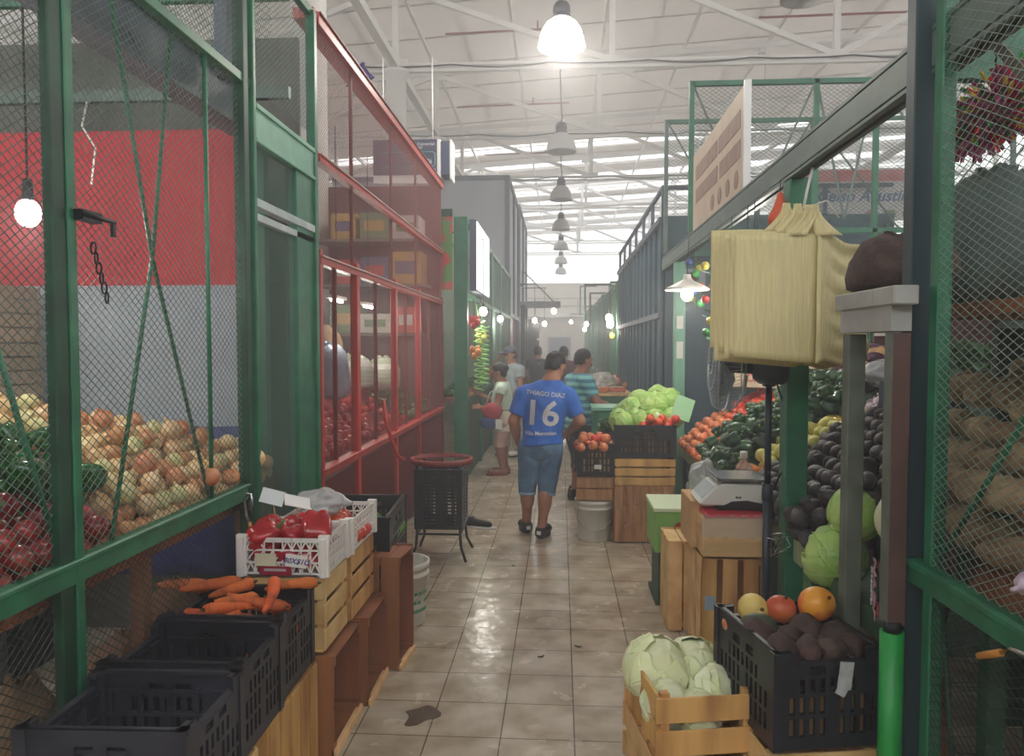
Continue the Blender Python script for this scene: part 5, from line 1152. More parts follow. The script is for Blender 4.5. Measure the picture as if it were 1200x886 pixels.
text('5000', .085, ck, t, (0, .014, .11), (PI / 2 - .15, 0, 0), shear=.2); text('PALTA', .05, ck, t, (0, .022, .185), (PI / 2 - .15, 0, 0), shear=.1)
MB().bx(-.01, .01, .0, .01, -.12, .02).build('stake', M['wood_pale'], t)
struct(MB().bx(2.95, 3.0, 3.3, 7.9, 0, 2.35).build('partition', mat('dim_green_wall', (62, 78, 70), .8, var=.25, scale=1.5)), 'dim green back partition of the open stall', 'wall')
# front crates by the aisle, Y about 6.3
grp = 'crates in front of the open stall'; M['wood_mid'] = mat('crate_wood_mid', (190, 142, 98), .7, col2=(150, 102, 62), scale=8, stretch=(6, 1, .6), rnd=.1)
t = wood_crate('wooden_crate', .48, .36, .47, M['wood_mid'], 'upright slatted crate on the floor under the cabbage crates, beside the bucket', 3, loc=(.7, 6.5, .01), group=grp, gap=.05)
for k in range(5): MB().bx(-.22 + .1 * k - .03, -.22 + .1 * k + .038, -.196, -.187, 0, .46).build('front_slat', M['wood_mid'], t, bevel=.002)
wood_crate('wooden_crate', .5, .38, .22, M['wood'], 'slatted wooden crate in the middle of the stack under the cabbages', 3, loc=(.7, 6.5, .485), group=grp, gap=.2)
plastic_crate('plastic_crate', .5, .38, .27, BK, 'black plastic crate of cabbages and tomatoes on the wooden crates', (.7, 6.5, .715), 0, grp)
tag(MB().bx(-.2, .2, -.14, .14, 0, .16).build('cardboard_liner', M['cardboard'], loc=(.7, 6.5, .73)), 'cardboard box lining the far cabbage crate', 'box')
gc = 'green cabbages on the far crate'
for i, (x, y, z, s) in enumerate(((.52, 6.42, .99, 1.0), (.52, 6.58, 1.0, 1.0), (.66, 6.45, 1.02, 1.02), (.62, 6.6, 1.1, 1.0), (.74, 6.6, 1.13, 1.05), (.84, 6.62, 1.15, 1.1), (.95, 6.68, 1.16, 1.1), (.8, 6.47, 1.02, .9), (.95, 6.5, 1.03, .9), (.56, 6.72, 1.06, 1), (.7, 6.75, 1.16, 1), (.86, 6.78, 1.19, 1.0))):
    KCg.take((x, y, z), rrot(), 'green cabbage heaped over the far black crate', gc, s)
for i in range(9): KTm.take((.68 + .034 * i, 6.36 + .03 * (i % 2), .975 + .03 * (i % 3)), rrot(), 'red tomato along the front rim of the far cabbage crate', 'tomatoes on the far cabbage crate', .9, i % 2)
bucket('white bucket under a small crate at the stall corner', (.287, 6.44, 0), .155, .345, M['bucket'], False)
wood_crate('wooden_crate', .3, .28, .19, M['wood_mid'], 'small slatted crate standing on the white bucket', 2, loc=(.285, 6.44, .36), group=grp, gap=.1)
for k in range(4): pass
tc_ = plastic_crate('plastic_crate', .3, .3, .27, BK, 'small black plastic crate of tomatoes on top of the bucket stack', (.29, 6.44, .56), 0, grp)
MB().box((.02, -.163, .08), (.06, .003, .035)).build('label', M['paper'], tc_)
tag(MB().bx(-.13, .13, -.13, .13, 0, .16).build('cardboard_liner', M['cardboard'], loc=(.29, 6.44, .575)), 'cardboard box lining the bucket-stack tomato crate', 'box')
heap(KTm, V(.18, 6.32, .76), (0, 1, 0), (1, 0, 0), (0, .26), (0, .24), .082, .041, [1, .9, .4], 'reddish tomato heaped in the small crate on the bucket stack', 'tomatoes on the bucket stack', idx=lambda u, w: R.randrange(4), sc=(.9, 1.02))
# green counter and loose leaves behind them
t = thing('green_counter', 'green painted counter box behind the bucket stack', 'counter', (.62, 7.5, 0))
MB().bx(-.3, .35, -.2, .25, 0, 1.02).build('body', M['green'], t, bevel=.006); MB().bx(-.32, .37, -.22, .27, 1.02, 1.05).build('top', M['green_pale'], t); MB().bx(-.24, .29, -.21, -.2, .5, .95).build('door', M['green_dark'], t, bevel=.004)
KL.take((.43, 6.95, .86), (0, 0, 1), 'bright leafy lettuce between the bucket stack and the cabbages', None, .8)
tag(MB().bx(-.12, .12, -.1, .1, 0, .85).build('wooden_stand', M['wood_brown'], loc=(.45, 6.98, 0)), 'brown wooden stand under the leafy lettuce', 'stand')
tag(MB().box((0, 0, 0), (.16, .006, .2), rot=(-.35, .35, 0)).build('green_card', mat('mint_card', (150, 196, 150), .6, var=.06), loc=(1.02, 6.4, 1.12)), 'blank mint green card tilted beside the cabbages', 'card')
# hanging white bag, green table, boxes, scale
bag_mesh('plastic_bag', (.13, .12, .2), M['plastic_bag'], 'white plastic bag hanging from the stall front behind the scale', (1.0, 5.25, .66), 3)
tag(MB().tube([(1.0, 5.25, .84), (1.05, 5.27, .95), (1.115, 5.3, .8)], .006, 6).build('bag_string', M['paper']), 'white string tying the hanging bag to the stall', 'string')
t = thing('green_box_table', 'light green box with a red pepper picture on a dark green base', 'box', (.745, 5.0, 0))
MB().bx(-.12, .12, -.18, .18, 0, .34).bx(-.14, .14, -.2, .2, 0, .03).build('base', [M['green_dark']], t); MB().bx(-.15, .15, -.22, .22, .34, .6).build('body', mat('lime_box', (132, 186, 92), .6, var=.1), t, bevel=.005)
MB().bx(-.16, .16, -.23, .23, .6, .625).build('lid', mat('pale_lid', (206, 222, 186), .6), t, bevel=.004)
MB().prism([(.03 * math.cos(a) * (1.3 if math.cos(a) > 0 else 1), .035 * math.sin(a)) for a in [i * PI / 8 for i in range(16)]], .003, Matrix.Translation((-.0, -.2205, .5)) @ Matrix.Rotation(PI / 2, 4, 'X')).build('printed_pepper', mat('print_red', (176, 50, 40), .5), t)
UPR = Matrix(((1, 0, 0, 0), (0, 0, 1, 0), (0, -1, 0, 0), (0, 0, 0, 1)))
t = wood_crate('wooden_crate', .52, .34, .16, M['wood_pale'], 'narrow pale wooden crate standing on end at the aisle edge', 2, Matrix.Translation((0, 0, .265)) @ Matrix(((0, 0, 1, 0), (0, 1, 0, 0), (-1, 0, 0, 0), (0, 0, 0, 1))) , loc=(.625, 4.53, 0), rz=0, gap=.12, ne=2)
t2 = wood_crate('wooden_crate', .56, .32, .34, M['wood_pale'], 'pale upright wooden crate with vertical slats under the scale', 3, Matrix.Translation((0, .0, .285)) @ Matrix(((0, 1, 0, 0), (0, 0, -1, 0), (-1, 0, 0, 0), (0, 0, 0, 1))) @ Matrix.Translation((0, 0, -.17)), loc=(.875, 4.08, 0), gap=.3, ne=2)
for k in range(3): MB().bx(-.15 + .105 * k, -.075 + .105 * k, -.189, -.179, .01, .56).build('front_slat', M['wood'], t2, bevel=.002)
tag(MB().bx(-.085, .085, 0, .006, -.06, .06).build('paper_scrap', mat('blue_scrap', (150, 170, 186), .6), loc=(.765, 3.886, .33), bevel=0), 'torn bluish paper label on the upright crate under the scale', 'label').scale = (.3, 1, .6)
tag(MB().bx(-.06, .06, -.17, .17, 0, .25).build('cardboard_box', M['cardboard'], loc=(.75, 4.2, .575), bevel=.004), 'tall cardboard box standing behind the left end of the carton', 'box')
t = thing('carton', 'wood-coloured carton wrapped in clear film with a red strip, under the scale', 'box', (.885, 3.97, .575))
MB().bx(-.165, .15, -.1, .22, 0, .2).build('body', mat('ply_carton', (212, 174, 118), .6, var=.1, scale=3, stretch=(1, 1, 7)), t, bevel=.006); MB().bx(-.15, .15, -.11, .21, .2, .222).build('red_strip', mat('red_strip', (200, 26, 50), .35), t, bevel=.004)
def film(u, v): return V(-.17 + u * .325, -.118 - .006 * math.sin(u * 25 + v * 8) - .004 * math.sin(v * 30), .1 + v * .115 + .008 * math.sin(u * 31))
MB().grid(film, 24, 8).build('film', mat('thin_film', (240, 240, 240), .15, alpha=.28), t)
MB().bx(-.16, .18, -.11, .2, -.0, .09).build('flap', bpy.data.materials['ply_carton'], t, bevel=.006)
t = thing('weighing_scale', 'white shop scale with a steel pan standing on the carton', 'scale', (.9, 4.08, .8))
ws = mat('scale_white', (222, 222, 214), .35)
MB().prism([(-.19, .03), (-.15, .02), (.13, .02), (.15, .06), (.14, .13), (-.06, .135), (-.1, .12)], .28, Matrix.Translation((0, .14, 0)) @ Matrix.Rotation(PI / 2, 4, 'X')).build('body', ws, t, bevel=.008)
MB().prism([(-.1, .0), (.13, .0), (.135, .035), (.06, .05), (-.02, .045)], .29, Matrix.Translation((0, .145, 0)) @ Matrix.Rotation(PI / 2, 4, 'X')).build('base', M['black'], t, bevel=.004)
MB().box((-.135, 0, .085), (.012, .24, .09), rot=(0, .78, 0)).build('display', mat('scale_display', (196, 204, 206), .15), t)
MB().bx(-.1, .17, -.16, .16, .15, .158).bx(-.1, .17, -.16, -.15, .158, .165).bx(-.1, -.09, -.16, .16, .158, .175).build('pan', M['chrome'], t, bevel=.004); MB().bx(-.02, .09, -.06, .06, .13, .15).build('pan_support', M['dark_metal'], t)
for k in range(2): MB().bx(.0 + .016 * k, .012 + .016 * k, -.142, -.14, .06, .07).build('button', M['black'], t)
t = thing('spray_bottle', 'clear plastic bottle with a white cap behind the scale', 'bottle', (1.1, 4.62, .8))
MB().lathe([(0, 0), (.045, 0), (.048, .01), (.046, .06), (.048, .1), (.044, .125), (.02, .155), (.019, .17), (0, .17)], 20).build('body', mat('clear_pet', (214, 222, 226), .1, trans=.8), t); MB().lathe([(0, .165), (.024, .165), (.022, .21), (0, .21)], 16).build('cap', M['white_plastic'], t); MB().lathe([(.0475, .045), (.0485, .05), (.0485, .09), (.0475, .095)], 20).build('wrapper', mat('pink_label', (206, 176, 186), .5), t)
# pedestal fan
t = thing('pedestal_fan', 'dark pedestal fan seen from behind beside the yellow bags', 'fan', (1.0, 3.72, 0))
fm = mat('fan_navy', (34, 42, 58), .4)
MB().lathe([(0, 0), (.062, 0), (.062, .015), (.05, .035), (.03, .06), (0, .06)], 28).build('base', fm, t)
MB().tube([(0, 0, .05), (0, 0, .95)], .02, 14).tube([(0, 0, .92), (0, 0, 1.48)], .016, 14).tube([(0, 0, .9), (0, 0, .98)], .026, 14).build('pole', fm, t)
ax = V(-.93, .34, .06).normalized(); mc = V(-.01, .0, 1.54); Mx = Matrix.Translation(mc) @ ax.to_track_quat('Z', 'Y').to_matrix().to_4x4()
MB().lathe([(0, -.11), (.05, -.105), (.075, -.08), (.082, -.02), (.08, .03), (.06, .06), (0, .065)], 24, M=Mx).box((0, 0, 1.48), (.05, .05, .06)).build('motor_housing', fm, t)
cg = MB(); gm = mat('fan_grille', (190, 198, 204), .3, .5)
for k in range(64):
    a = 2 * PI * k / 64; ca, sa = math.cos(a), math.sin(a); prof = [(.05, .09), (.14, .1), (.21, .135), (.23, .19), (.21, .235), (.13, .26), (.05, .265)]
    for i in range(len(prof) - 1): cg.wire(Mx @ V(prof[i][0] * ca, prof[i][0] * sa, prof[i][1]), Mx @ V(prof[i + 1][0] * ca, prof[i + 1][0] * sa, prof[i + 1][1]), .0012)
for r_, z_ in ((.23, .19), (.14, .1), (.13, .26), (.05, .09), (.05, .265)): cg.tube([Mx @ V(r_ * math.cos(a), r_ * math.sin(a), z_) for a in [i * PI / 20 for i in range(40)]], .004 if r_ > .2 else .002, 5, closed=True)
cg.build('grille', gm, t)
for k in range(3):
    a0 = k * 2 * PI / 3
    def fn(u, v, a0=a0): r_ = .035 + .15 * v; a = a0 + (u - .5) * (1.5 - .3 * v); return Mx @ V(r_ * math.cos(a), r_ * math.sin(a), .19 + (u - .5) * .05)
    MB().grid(fn, 8, 6).build('blade', mat('fan_blade', (150, 164, 176), .3, trans=.4) if k == 0 else bpy.data.materials['fan_blade'], t, solid=.003)
MB().lathe([(0, .06), (.035, .06), (.038, .2), (.02, .22), (0, .22)], 16, M=Mx).build('hub', fm, t)
MB().tube([(.03, .02, 1.5), (.1, .03, 1.3), (.1, .02, 1.1), (.04, .02, .96)], .005, 6).build('cord', M['rubber'], t)
# wire tangle at the pole
b = MB()
for k in range(7): b.tube([(1.0 + R.uniform(-.02, .1), 3.66 + R.uniform(-.03, .03), .68 + R.uniform(-.05, .08)) for _ in range(4)], .002, 4)
tag(b.build('wire_tangle', M['chrome']), 'small tangle of thin wire tied at the fan pole', 'wire')
# stack of yellow woven bags hung from the beam
M['tote'] = mat('yellow_weave', (240, 226, 168), .55, var=.07, scale=30, stretch=(4, 4, .25), bump=.25, bscale=200)
def tote(lab, dx, dy, dz, rz, k):
    t = thing('shopping_bag', lab, 'bag', (.96 + dx, 3.32 + dy, 1.6 + dz), rz, 'yellow woven bags hung from the beam')
    b = MB(); W = .34; Hh = .52; D = .025
    def front(u, v): return V(-.24 + W * u, -D * (.3 + .7 * math.sin(PI * min(1, u * 1.1))) - .004 * math.sin(9 * u + 5 * v + k), Hh * v - .03 * (1 - v) * u)
    def side(u, v): return V(-.24 + W + .26 * u, -D * .9 + .14 * u + .012 * math.sin(14 * v + 3 * u + k) * u + .011 * math.sin(37 * v + 9 * u + 3 * math.sin(5 * u)) * min(1, 3 * u), Hh * (v * (1 - .1 * u)) - .03 * (1 - v) + .01 * math.sin(8 * u))
    b.grid(front, 12, 16); b.grid(side, 10, 30); b.build('bag_body', M['tote'], t, solid=.006)
    g = MB()
    for s, x0, x1 in ((0, -.02, .05), (1, .09, .2)):
        def hd(u, v, x0=x0, x1=x1, s=s): 
            f = math.sin(PI * v / 2); cx = x0 + (x1 - x0) * u; tx = .09 + (u - .5) * .03
            return V(cx + (tx - cx) * f, -D + .02 * f + .006 * math.sin(12 * u + s), Hh - .01 + .13 * v)
        g.grid(hd, 6, 8)
    g.build('handle', M['tote'], t, solid=.004)
    return t
tn = ['front', 'second', 'third', 'fourth', 'fifth', 'rear']
for k in range(6): tote('%s bag of the yellow woven bag stack hung from the beam' % tn[k], -.014 * k + .02, .032 * k, .008 * k * (1 if k % 2 else -.6), .02 * (k % 3) - .02, k)
tag(MB().tube([(1.05, 3.4, 2.24), (1.07, 3.42, 2.32), (1.1, 3.44, 2.43)], .006, 6).tube([(1.05, 3.4, 2.24), (1.14, 3.38, 2.27), (1.2, 3.4, 2.2)], .004, 5).build('white_cord', M['paper']), 'white cord tying the yellow bags to the beam', 'cord')
# small hanging ornaments and fruit garland under the beam
oc = [('orange', (226, 96, 60)), ('rose', (214, 60, 84)), ('green', (30, 150, 90)), ('peach', (222, 150, 100))]
for i, (y, z, r) in enumerate(((3.72, 2.28, .05), (4.2, 2.2, .04), (4.35, 2.1, .045), (4.75, 2.13, .045))):
    t = thing('hanging_ornament', '%s felt ornament hanging under the beam near the yellow bags' % oc[i][0], 'ornament', (1.04, y, z)); m = mat('felt_' + oc[i][0], oc[i][1], .7)
    if i == 0: MB().lathe([(0, -.07), (.05, -.06), (.055, -.02), (.03, .03), (.012, .09), (0, .1)], 14).build('body', m, t)
    else: MB().ell((0, 0, 0), (r, r, r * .9), 14, 10, fn=lambda d, a, t_: 1 + .07 * math.cos(5 * a)).build('body', m, t)
    MB().tube([(0, 0, r * .8), (0, 0, 2.43 - z)], .0025, 5).build('string', M['rubber'], t)
gl = [mat('plastic_fruit_%d' % i, c, .35) for i, c in enumerate(((206, 60, 56), (220, 130, 60), (60, 150, 70), (206, 190, 80), (70, 90, 160)))]
for j, (y, lab) in enumerate(((5.3, 'garland of plastic fruit hanging under the beam, nearest to the bags'), (5.65, 'garland of plastic fruit under the beam between the other two'), (6.35, 'garland of plastic fruit hanging beside the lit lamp'))):
    t = thing('hanging_garland', lab, 'garland', (1.1, y, 1.62 if j != 2 else 1.95)); rg = random.Random(j); h = 2.43 - t.location.z
    MB().tube([(0, 0, 0), (.01, 0, h / 2), (0, 0, h)], .003, 5).build('string', M['stem'], t)
    for k in range(8): a = k * 2.2; MB().ell((.05 * math.cos(a), .05 * math.sin(a), .04 + k * h * .1), .032, 10, 7).build('plastic_fruit', gl[(k + j) % 5], t)
    b = MB()
    for k in range(16): a = k * 1.7; c = V(0, 0, .02 + k * h * .05); d = V(math.cos(a), math.sin(a), .3); s = V(-math.sin(a), math.cos(a), 0) * .02; b.add([c, c + d * .05 + s, c + d * .1, c + d * .05 - s], [(0, 1, 2, 3)])
    b.build('plastic_leaves', M['leaf'], t, solid=.001)
def shade_lamp(lab, loc, drop, r=.17, w=14):
    t = thing('shade_lamp', lab, 'lamp', loc, 0, 'white cone lamps over the stalls')
    MB().lathe([(r, 0), (r * .9, .02), (r * .3, .07), (.03, .085), (.028, .12), (0, .12)], 28).build('lamp_shade', M['white_plastic'], t, solid=.002); MB().ell((0, 0, -.03), (.045, .045, .055), 14, 10).build('bulb', M['bulb'], t)
    MB().tube([(0, 0, .12), (.01, 0, drop)], .004, 5).build('cord', M['rubber'], t); point_light('lamp_light', (loc[0], loc[1], loc[2] - .13), w, .05)
shade_lamp('lit bulb under a white cone shade, lowest lamp near the far post', (.97, 5.95, 2.07), .4)
shade_lamp('white cone lamp half hidden behind the yellow bags', (1.35, 5.4, 2.3), .2, .16, 16)
# mesh cage frames above the beam
for nm, y, z1, x1, xs_, lab in (('a', 6.6, 3.87, 4.2, (1.1, 2.13, 2.62, 4.2), 'green mesh frame rising above the beam, nearer one'), ('b', 8.15, 4.0, 4.6, (1.1, 2.6, 4.6), 'green mesh frame rising above the beam, farther one')):
    t = thing('mesh_fence', lab, 'mesh fence', (0, y, 0))
    for x in xs_: MB().bx(x - .02, x + .02, -.02, .02, 2.6 if x < 2.5 else 0, z1).build('post', M['beam'] if nm == 'b' else M['green'], t)
    MB().bx(1.1, x1, -.02, .02, z1 - .04, z1).build('rail', M['green'], t); MB().bx(1.1, x1, -.02, .02, 2.59, 2.63).build('rail', M['green'], t)
    for i in range(len(xs_) - 1): MB().bar((xs_[i], 0, z1), ((xs_[i] + xs_[i + 1]) / 2, 0, 2.7), .015).bar((xs_[i + 1], 0, z1), ((xs_[i] + xs_[i + 1]) / 2, 0, 2.7), .015).build('brace', M['beam'], t)
    MB().mesh_wire((1.1, 0, 2.62), (1, 0, 0), (0, 0, 1), x1 - 1.1, z1 - 2.64, .05, .035, .0017).build('mesh_panel', M['wire_grey'], t)
# beige sign board on the beam and the white banner behind
t = thing('sign_board', 'beige sign board with faded brown bands standing on the beam', 'sign', (1.1, 4.66, 2.575))
MB().bx(-.012, .012, 0, 1.75, 0, .62).build('board', mat('beige_sign', (214, 194, 168), .6, var=.05), t); MB().bx(-.02, .02, -.03, .0, -.1, .64).build('edge_strip', M['white_steel'], t)
for z, ws_ in ((.45, ((.1, .75), (.8, 1.05), (1.08, 1.62))), (.27, ((.1, .7), (.78, 1.62)))):
    for a, c in ws_: MB().bx(-.015, -.012, a, c, z - .055, z + .055).build('painted_band', mat('faded_brown', (168, 138, 124), .7, var=.1, scale=12) if 'faded_brown' not in bpy.data.materials else bpy.data.materials['faded_brown'], t)
for k in range(4): MB().ell((-.013, .2 + .25 * k, .1), (.002, .07, .06), 10, 6).build('painted_fruit', bpy.data.materials['faded_brown'], t)
t = thing('banner', 'white banner with blue script and a red top band behind the mesh frames', 'banner', (3.22, 8.45, 2.98))
MB().bx(-.62, .62, -.005, .005, 0, .56).build('cloth', mat('banner_white', (226, 220, 218), .6), t); MB().bx(-.62, .62, -.008, -.005, .42, .54).build('band', mat('banner_red', (206, 90, 94), .6, col2=(222, 150, 150), scale=5), t)
text('Celso Agustin', .17, mat('script_blue', (76, 110, 160), .5), t, (0, -.008, .26), (PI / 2, 0, 0), shear=.3, bold=.003)
for i, x in enumerate((.1, .3, .48)): MB().ell((x, -.006, .07), (.06, .002, .045), 12, 7).build('painted_fruit', [bpy.data.materials['banner_red'], mat('painted_leaf', (120, 160, 110), .6), bpy.data.materials['banner_red']][i], t)
for x in (-.6, .6): MB().tube([(x, 0, .56), (x, 0, 1.0)], .004, 5).build('string', M['rubber'], t)
# ================================================================= left beyond the red booth
GF = [M['green'], M['green_dark'], M['green_pale']]
t = thing('market_booth', 'green booth with open corner and hanging garlands beyond the red booth', 'market booth', (-1.15, 9.0, 0)); q = lambda y: y - 9.0
MB().bx(-.12, .04, q(9.02), q(9.12), 0, 3.17).build('post', GF, t, bevel=.004)
for y in (10.7, 12.4, 14.2, 16.9): MB().bx(-.04, .04, q(y) - .05, q(y) + .05, 0, 3.17).build('post', GF, t, bevel=.004)
for z in (1.0, 2.25, 3.15): MB().bx(-.03, .03, q(9.1) if z > 1 else q(10.7), q(17), z - .03, z + .03).build('rail', GF, t)
MB().bx(-.03, .0, q(9.2), q(17), 0, .97, 1).build('counter_panel', GF, t)
MB().bx(-.35, -.03, q(9.3), q(17), .93, .98).build('counter', M['wood_brown'], t)
MB().mesh_wire((0, q(10.7), 1.0), (0, 1, 0), (0, 0, 1), 6.2, 1.25, .05, .04, .0018).build('mesh_panel', M['wire_grey'], t)
MB().mesh_wire((0, q(10.7), 2.28), (0, 1, 0), (0, 0, 1), 6.2, .85, .05, .04, .0018).build('mesh_panel', M['wire_grey'], t)
MB().bx(-2.4, -2.35, q(9.05), q(17), 0, 3.1).build('back_panel', mat('pale_green_wall', (150, 176, 150), .7, var=.15, scale=2), t)
MB().bx(-2.4, 0, q(16.95), q(17.0), 0, 3.1).build('end_panel', bpy.data.materials['pale_green_wall'], t)
for z in (1.35, 1.8, 2.2): MB().bx(-2.3, -1.6, q(9.2), q(16), z, z + .03).build('shelf', M['wood_pale'], t)
for i in range(12):
    h = R.uniform(.15, .3); tag(MB().bx(-.16, .16, -.2, .2, 0, h).build('carton', bc[i % 5], loc=(-3.1, 9.5 + .48 * (i % 6), (1.385, 1.835)[i // 6]), bevel=.006), '%s carton on the %s shelf of the green booth, place %s from the near end' % (['red', 'whitish', 'green', 'yellow', 'blue-grey'][i % 5], ['lower', 'upper'][i // 6], ordn[i % 6]), 'box', 'cartons in the green booth')
for i in range(7): KL.take((-1.45, 9.45 + .5 * i, 1.0), (0, 0, i), 'leafy green bunch on the counter of the far green booth', 'leafy bunches in the green booth', .8)
t = thing('vegetable_poster', 'poster of red and green vegetables above the green booth corner', 'poster', (-1.42, 8.97, 2.3))
MB().bx(-.12, .14, -.012, .012, 0, .9).build('panel', mat('poster_veg', (206, 66, 70), .5, col2=(96, 150, 70), scale=4.5, lo=.47, hi=.52), t); MB().bx(-.12, .14, -.016, .016, .86, .95).build('frame', M['green_dark'], t)
t = thing('light_box', 'glowing white sign box on the green booth, facing the aisle', 'sign', (-1.04, 9.2, 2.3))
MB().bx(.02, .03, 0, 1.55, .02, .84).build('lit_face', emis('sign_glow', (250, 252, 255), 2.2), t); MB().bx(-.06, .02, -.03, 1.58, -.0, .86).build('housing', M['steel_blue'], t)
for i, (x, y, z, lab) in enumerate(((-1.62, 9.6, 2.12, 'lit bulb hanging in the open corner of the green booth'), (-1.0, 9.8, 2.08, 'lit bulb hanging by the green booth front, above the garlands'), (-1.05, 13.2, 2.1, 'lit bulb far down the left side of the aisle'))):
    t = thing('hanging_bulb', lab, 'lamp', (x, y, z)); MB().ell((0, 0, 0), (.05, .05, .06), 12, 8).build('bulb', M['bulb'], t); MB().lathe([(0, .1), (.02, .1), (.022, .045), (0, .04)], 10).build('socket', M['dark_metal'], t); MB().tube([(0, 0, .1), (0, 0, 3.0 - z)], .004, 5).build('cord', M['rubber'], t)
    MB().bar((0, 0, 3.0 - z), (-1.15 - x, 0, 3.12 - z), .02).build('bracket', M['green'], t); point_light('bulb_light', (x + .02, y - .05, z - .1), 14, .05)
# spiral garlands and flowers
M['lime_tinsel'] = mat('lime_tinsel', (150, 206, 110), .5, rnd=.1)
for i, (y, z0, z1, lab) in enumerate(((9.75, 1.05, 1.95, 'pale green spiral garland hanging nearest on the green booth'), (10.45, 1.1, 1.9, 'pale green spiral garland hanging second on the green booth'))):
    n = 90; pts = [(-1.05 + .06 * math.cos(k * .85), y + .06 * math.sin(k * .85), z1 - (z1 - z0) * k / n) for k in range(n)]
    tag(MB().tube(pts, .012, 5).tube([(-1.05, y, z1), (-1.1, y, 2.22)], .004, 4).build('spiral_garland', M['lime_tinsel']), lab, 'garland')
for i, (y, z, c, lab) in enumerate(((9.5, 1.93, 0, 'red flower bunch hanging on the green booth'), (9.6, 1.55, 1, 'orange ornament hanging on the green booth'), (10.3, 1.75, 3, 'yellow ornament hanging on the green booth'))):
    t = thing('hanging_ornament', lab, 'ornament', (-1.08, y, z)); 
    for k in range(7): MB().ell((.045 * math.cos(k * .9), .045 * math.sin(k * .9), .05 * math.sin(k * 2.1)), (.035, .035, .05), 8, 6).build('petal', gl[c], t)
    MB().ell((0, 0, 0), .03, 8, 6).build('core', gl[2], t); MB().tube([(0, 0, .05), (-.02, 0, 2.24 - z)], .003, 4).build('string', M['rubber'], t)
# tall grey two-storey booths beyond
gp = mat('pale_grey_panel', (176, 178, 184), .6, var=.05, scale=2)
for i, (y0, y1, x0, zt, lab) in enumerate(((17.2, 21.0, -5.2, 5.45, 'tall pale grey two-storey booth with dark frame, nearer one'), (21.6, 26.0, -5.2, 5.6, 'tall pale grey two-storey booth with dark frame, farther one'))):
    t = thing('tall_booth', lab, 'market booth', (-1.2, y0, 0)); L = y1 - y0
    MB().bx(x0 + 1.2, -.05, 0, .05, 2.6, zt - .08).build('end_panel', gp, t); MB().bx(-.05, 0, 0, L, 2.4, zt - .1).build('side_panel', gp, t); MB().bx(x0 + 1.2, -.05, .02, .06, 0, 2.6).build('lower_panel', M['red_dark'], t)
    for y in (0, L / 2, L): MB().bx(-.06, .05, y - .05, y + .05, 0, zt).build('post', M['steel_blue'], t)
    MB().bx(x0 + 1.2, .05, -.05, .05, zt - .1, zt).build('rail', M['steel_blue'], t); MB().bx(-.05, .05, 0, L, zt - .1, zt).build('rail', M['steel_blue'], t); MB().bx(-.05, .05, 0, L, 2.3, 2.4).build('rail', M['steel_blue'], t)
    MB().bar((x0 + 2.6, -.03, zt - .1), (-.1, -.03, 2.7), .05).bar((x0 + 2.6, -.03, zt), (x0 + 2.6, -.03, 2.7), .05).bar((x0 + 2.5, -.03, zt - .1), (x0 + 1.7, -.03, 3.6), .05).build('brace', M['steel_blue'], t)
    MB().bx(-.04, .02, .1, L * .45, 0, 2.3).build('shutter', [M['red_frame'], mat('maroon_shutter', (120, 66, 76), .6, var=.1)][i:i + 1], t); MB().bx(-.4, .06, L * .5, L, .85, .95).build('counter', M['wood_pale'], t); MB().bx(-.04, .02, L * .5, L, 0, .85).build('front_panel', M['green'], t)
    for k in range(5): KTm.take((-1.25 + .0, y0 + L * .55 + .2 * k, .99), rrot(), 'tomato on the far counter of the %s tall grey booth' % ['nearer', 'farther'][i], 'tomatoes on the far counters', 1.3)
# awning over the aisle
t = thing('awning', 'grey flat awning reaching over the aisle from the dark posts', 'awning', (-1.06, 20.2, 0))
MB().bx(-.05, 1.02, 0, 1.4, 2.7, 2.76).bx(-.05, 1.05, -.04, 0, 2.62, 2.8).build('roof_sheet', mat('awning_grey', (150, 152, 156), .5, var=.1), t)
for y in (0, 1.35): MB().bx(.0, .12, y - .06, y + .06, 0, 2.7).build('post', M['dark_metal'], t)
MB().bar((.06, 0, 3.6), (.9, 0, 2.76), .03).build('stay', M['green'], t); MB().bx(.03, .06, -.02, .02, 2.7, 3.62).build('stay', M['green'], t)
def far_bulb(x, y, z, lab, top=2.7, w=10):
    t = thing('hanging_bulb', lab, 'lamp', (x, y, z), 0, 'bulbs far down the aisle'); MB().ell((0, 0, 0), (.07, .07, .08), 10, 7).build('bulb', M['bulb'], t); MB().tube([(0, 0, .07), (0, 0, top - z)], .008, 5).build('cord', M['rubber'], t)
    if w: point_light('bulb_light', (x, y - .1, z - .16), w, .06)
far_bulb(-.18, 20.4, 2.55, 'lit bulb under the outer end of the grey awning', 2.7, 14)
far_bulb(-.75, 22.0, 2.35, 'lit bulb past the awning, left one of the pair', 3.4, 14); far_bulb(-.5, 23.5, 2.3, 'lit bulb past the awning, right one of the pair', 3.4, 14)
MB_ = MB().bar((-1.15, 22.0, 3.4), (-.7, 22.0, 3.4), .03).bar((-1.15, 23.5, 3.4), (-.45, 23.5, 3.4), .03).bx(-1.17, -1.13, 21.97, 23.53, 3.38, 3.42)
tag(MB_.build('lamp_bracket', M['dark_metal']), 'dark bracket holding the pair of bulbs past the awning', 'bracket')
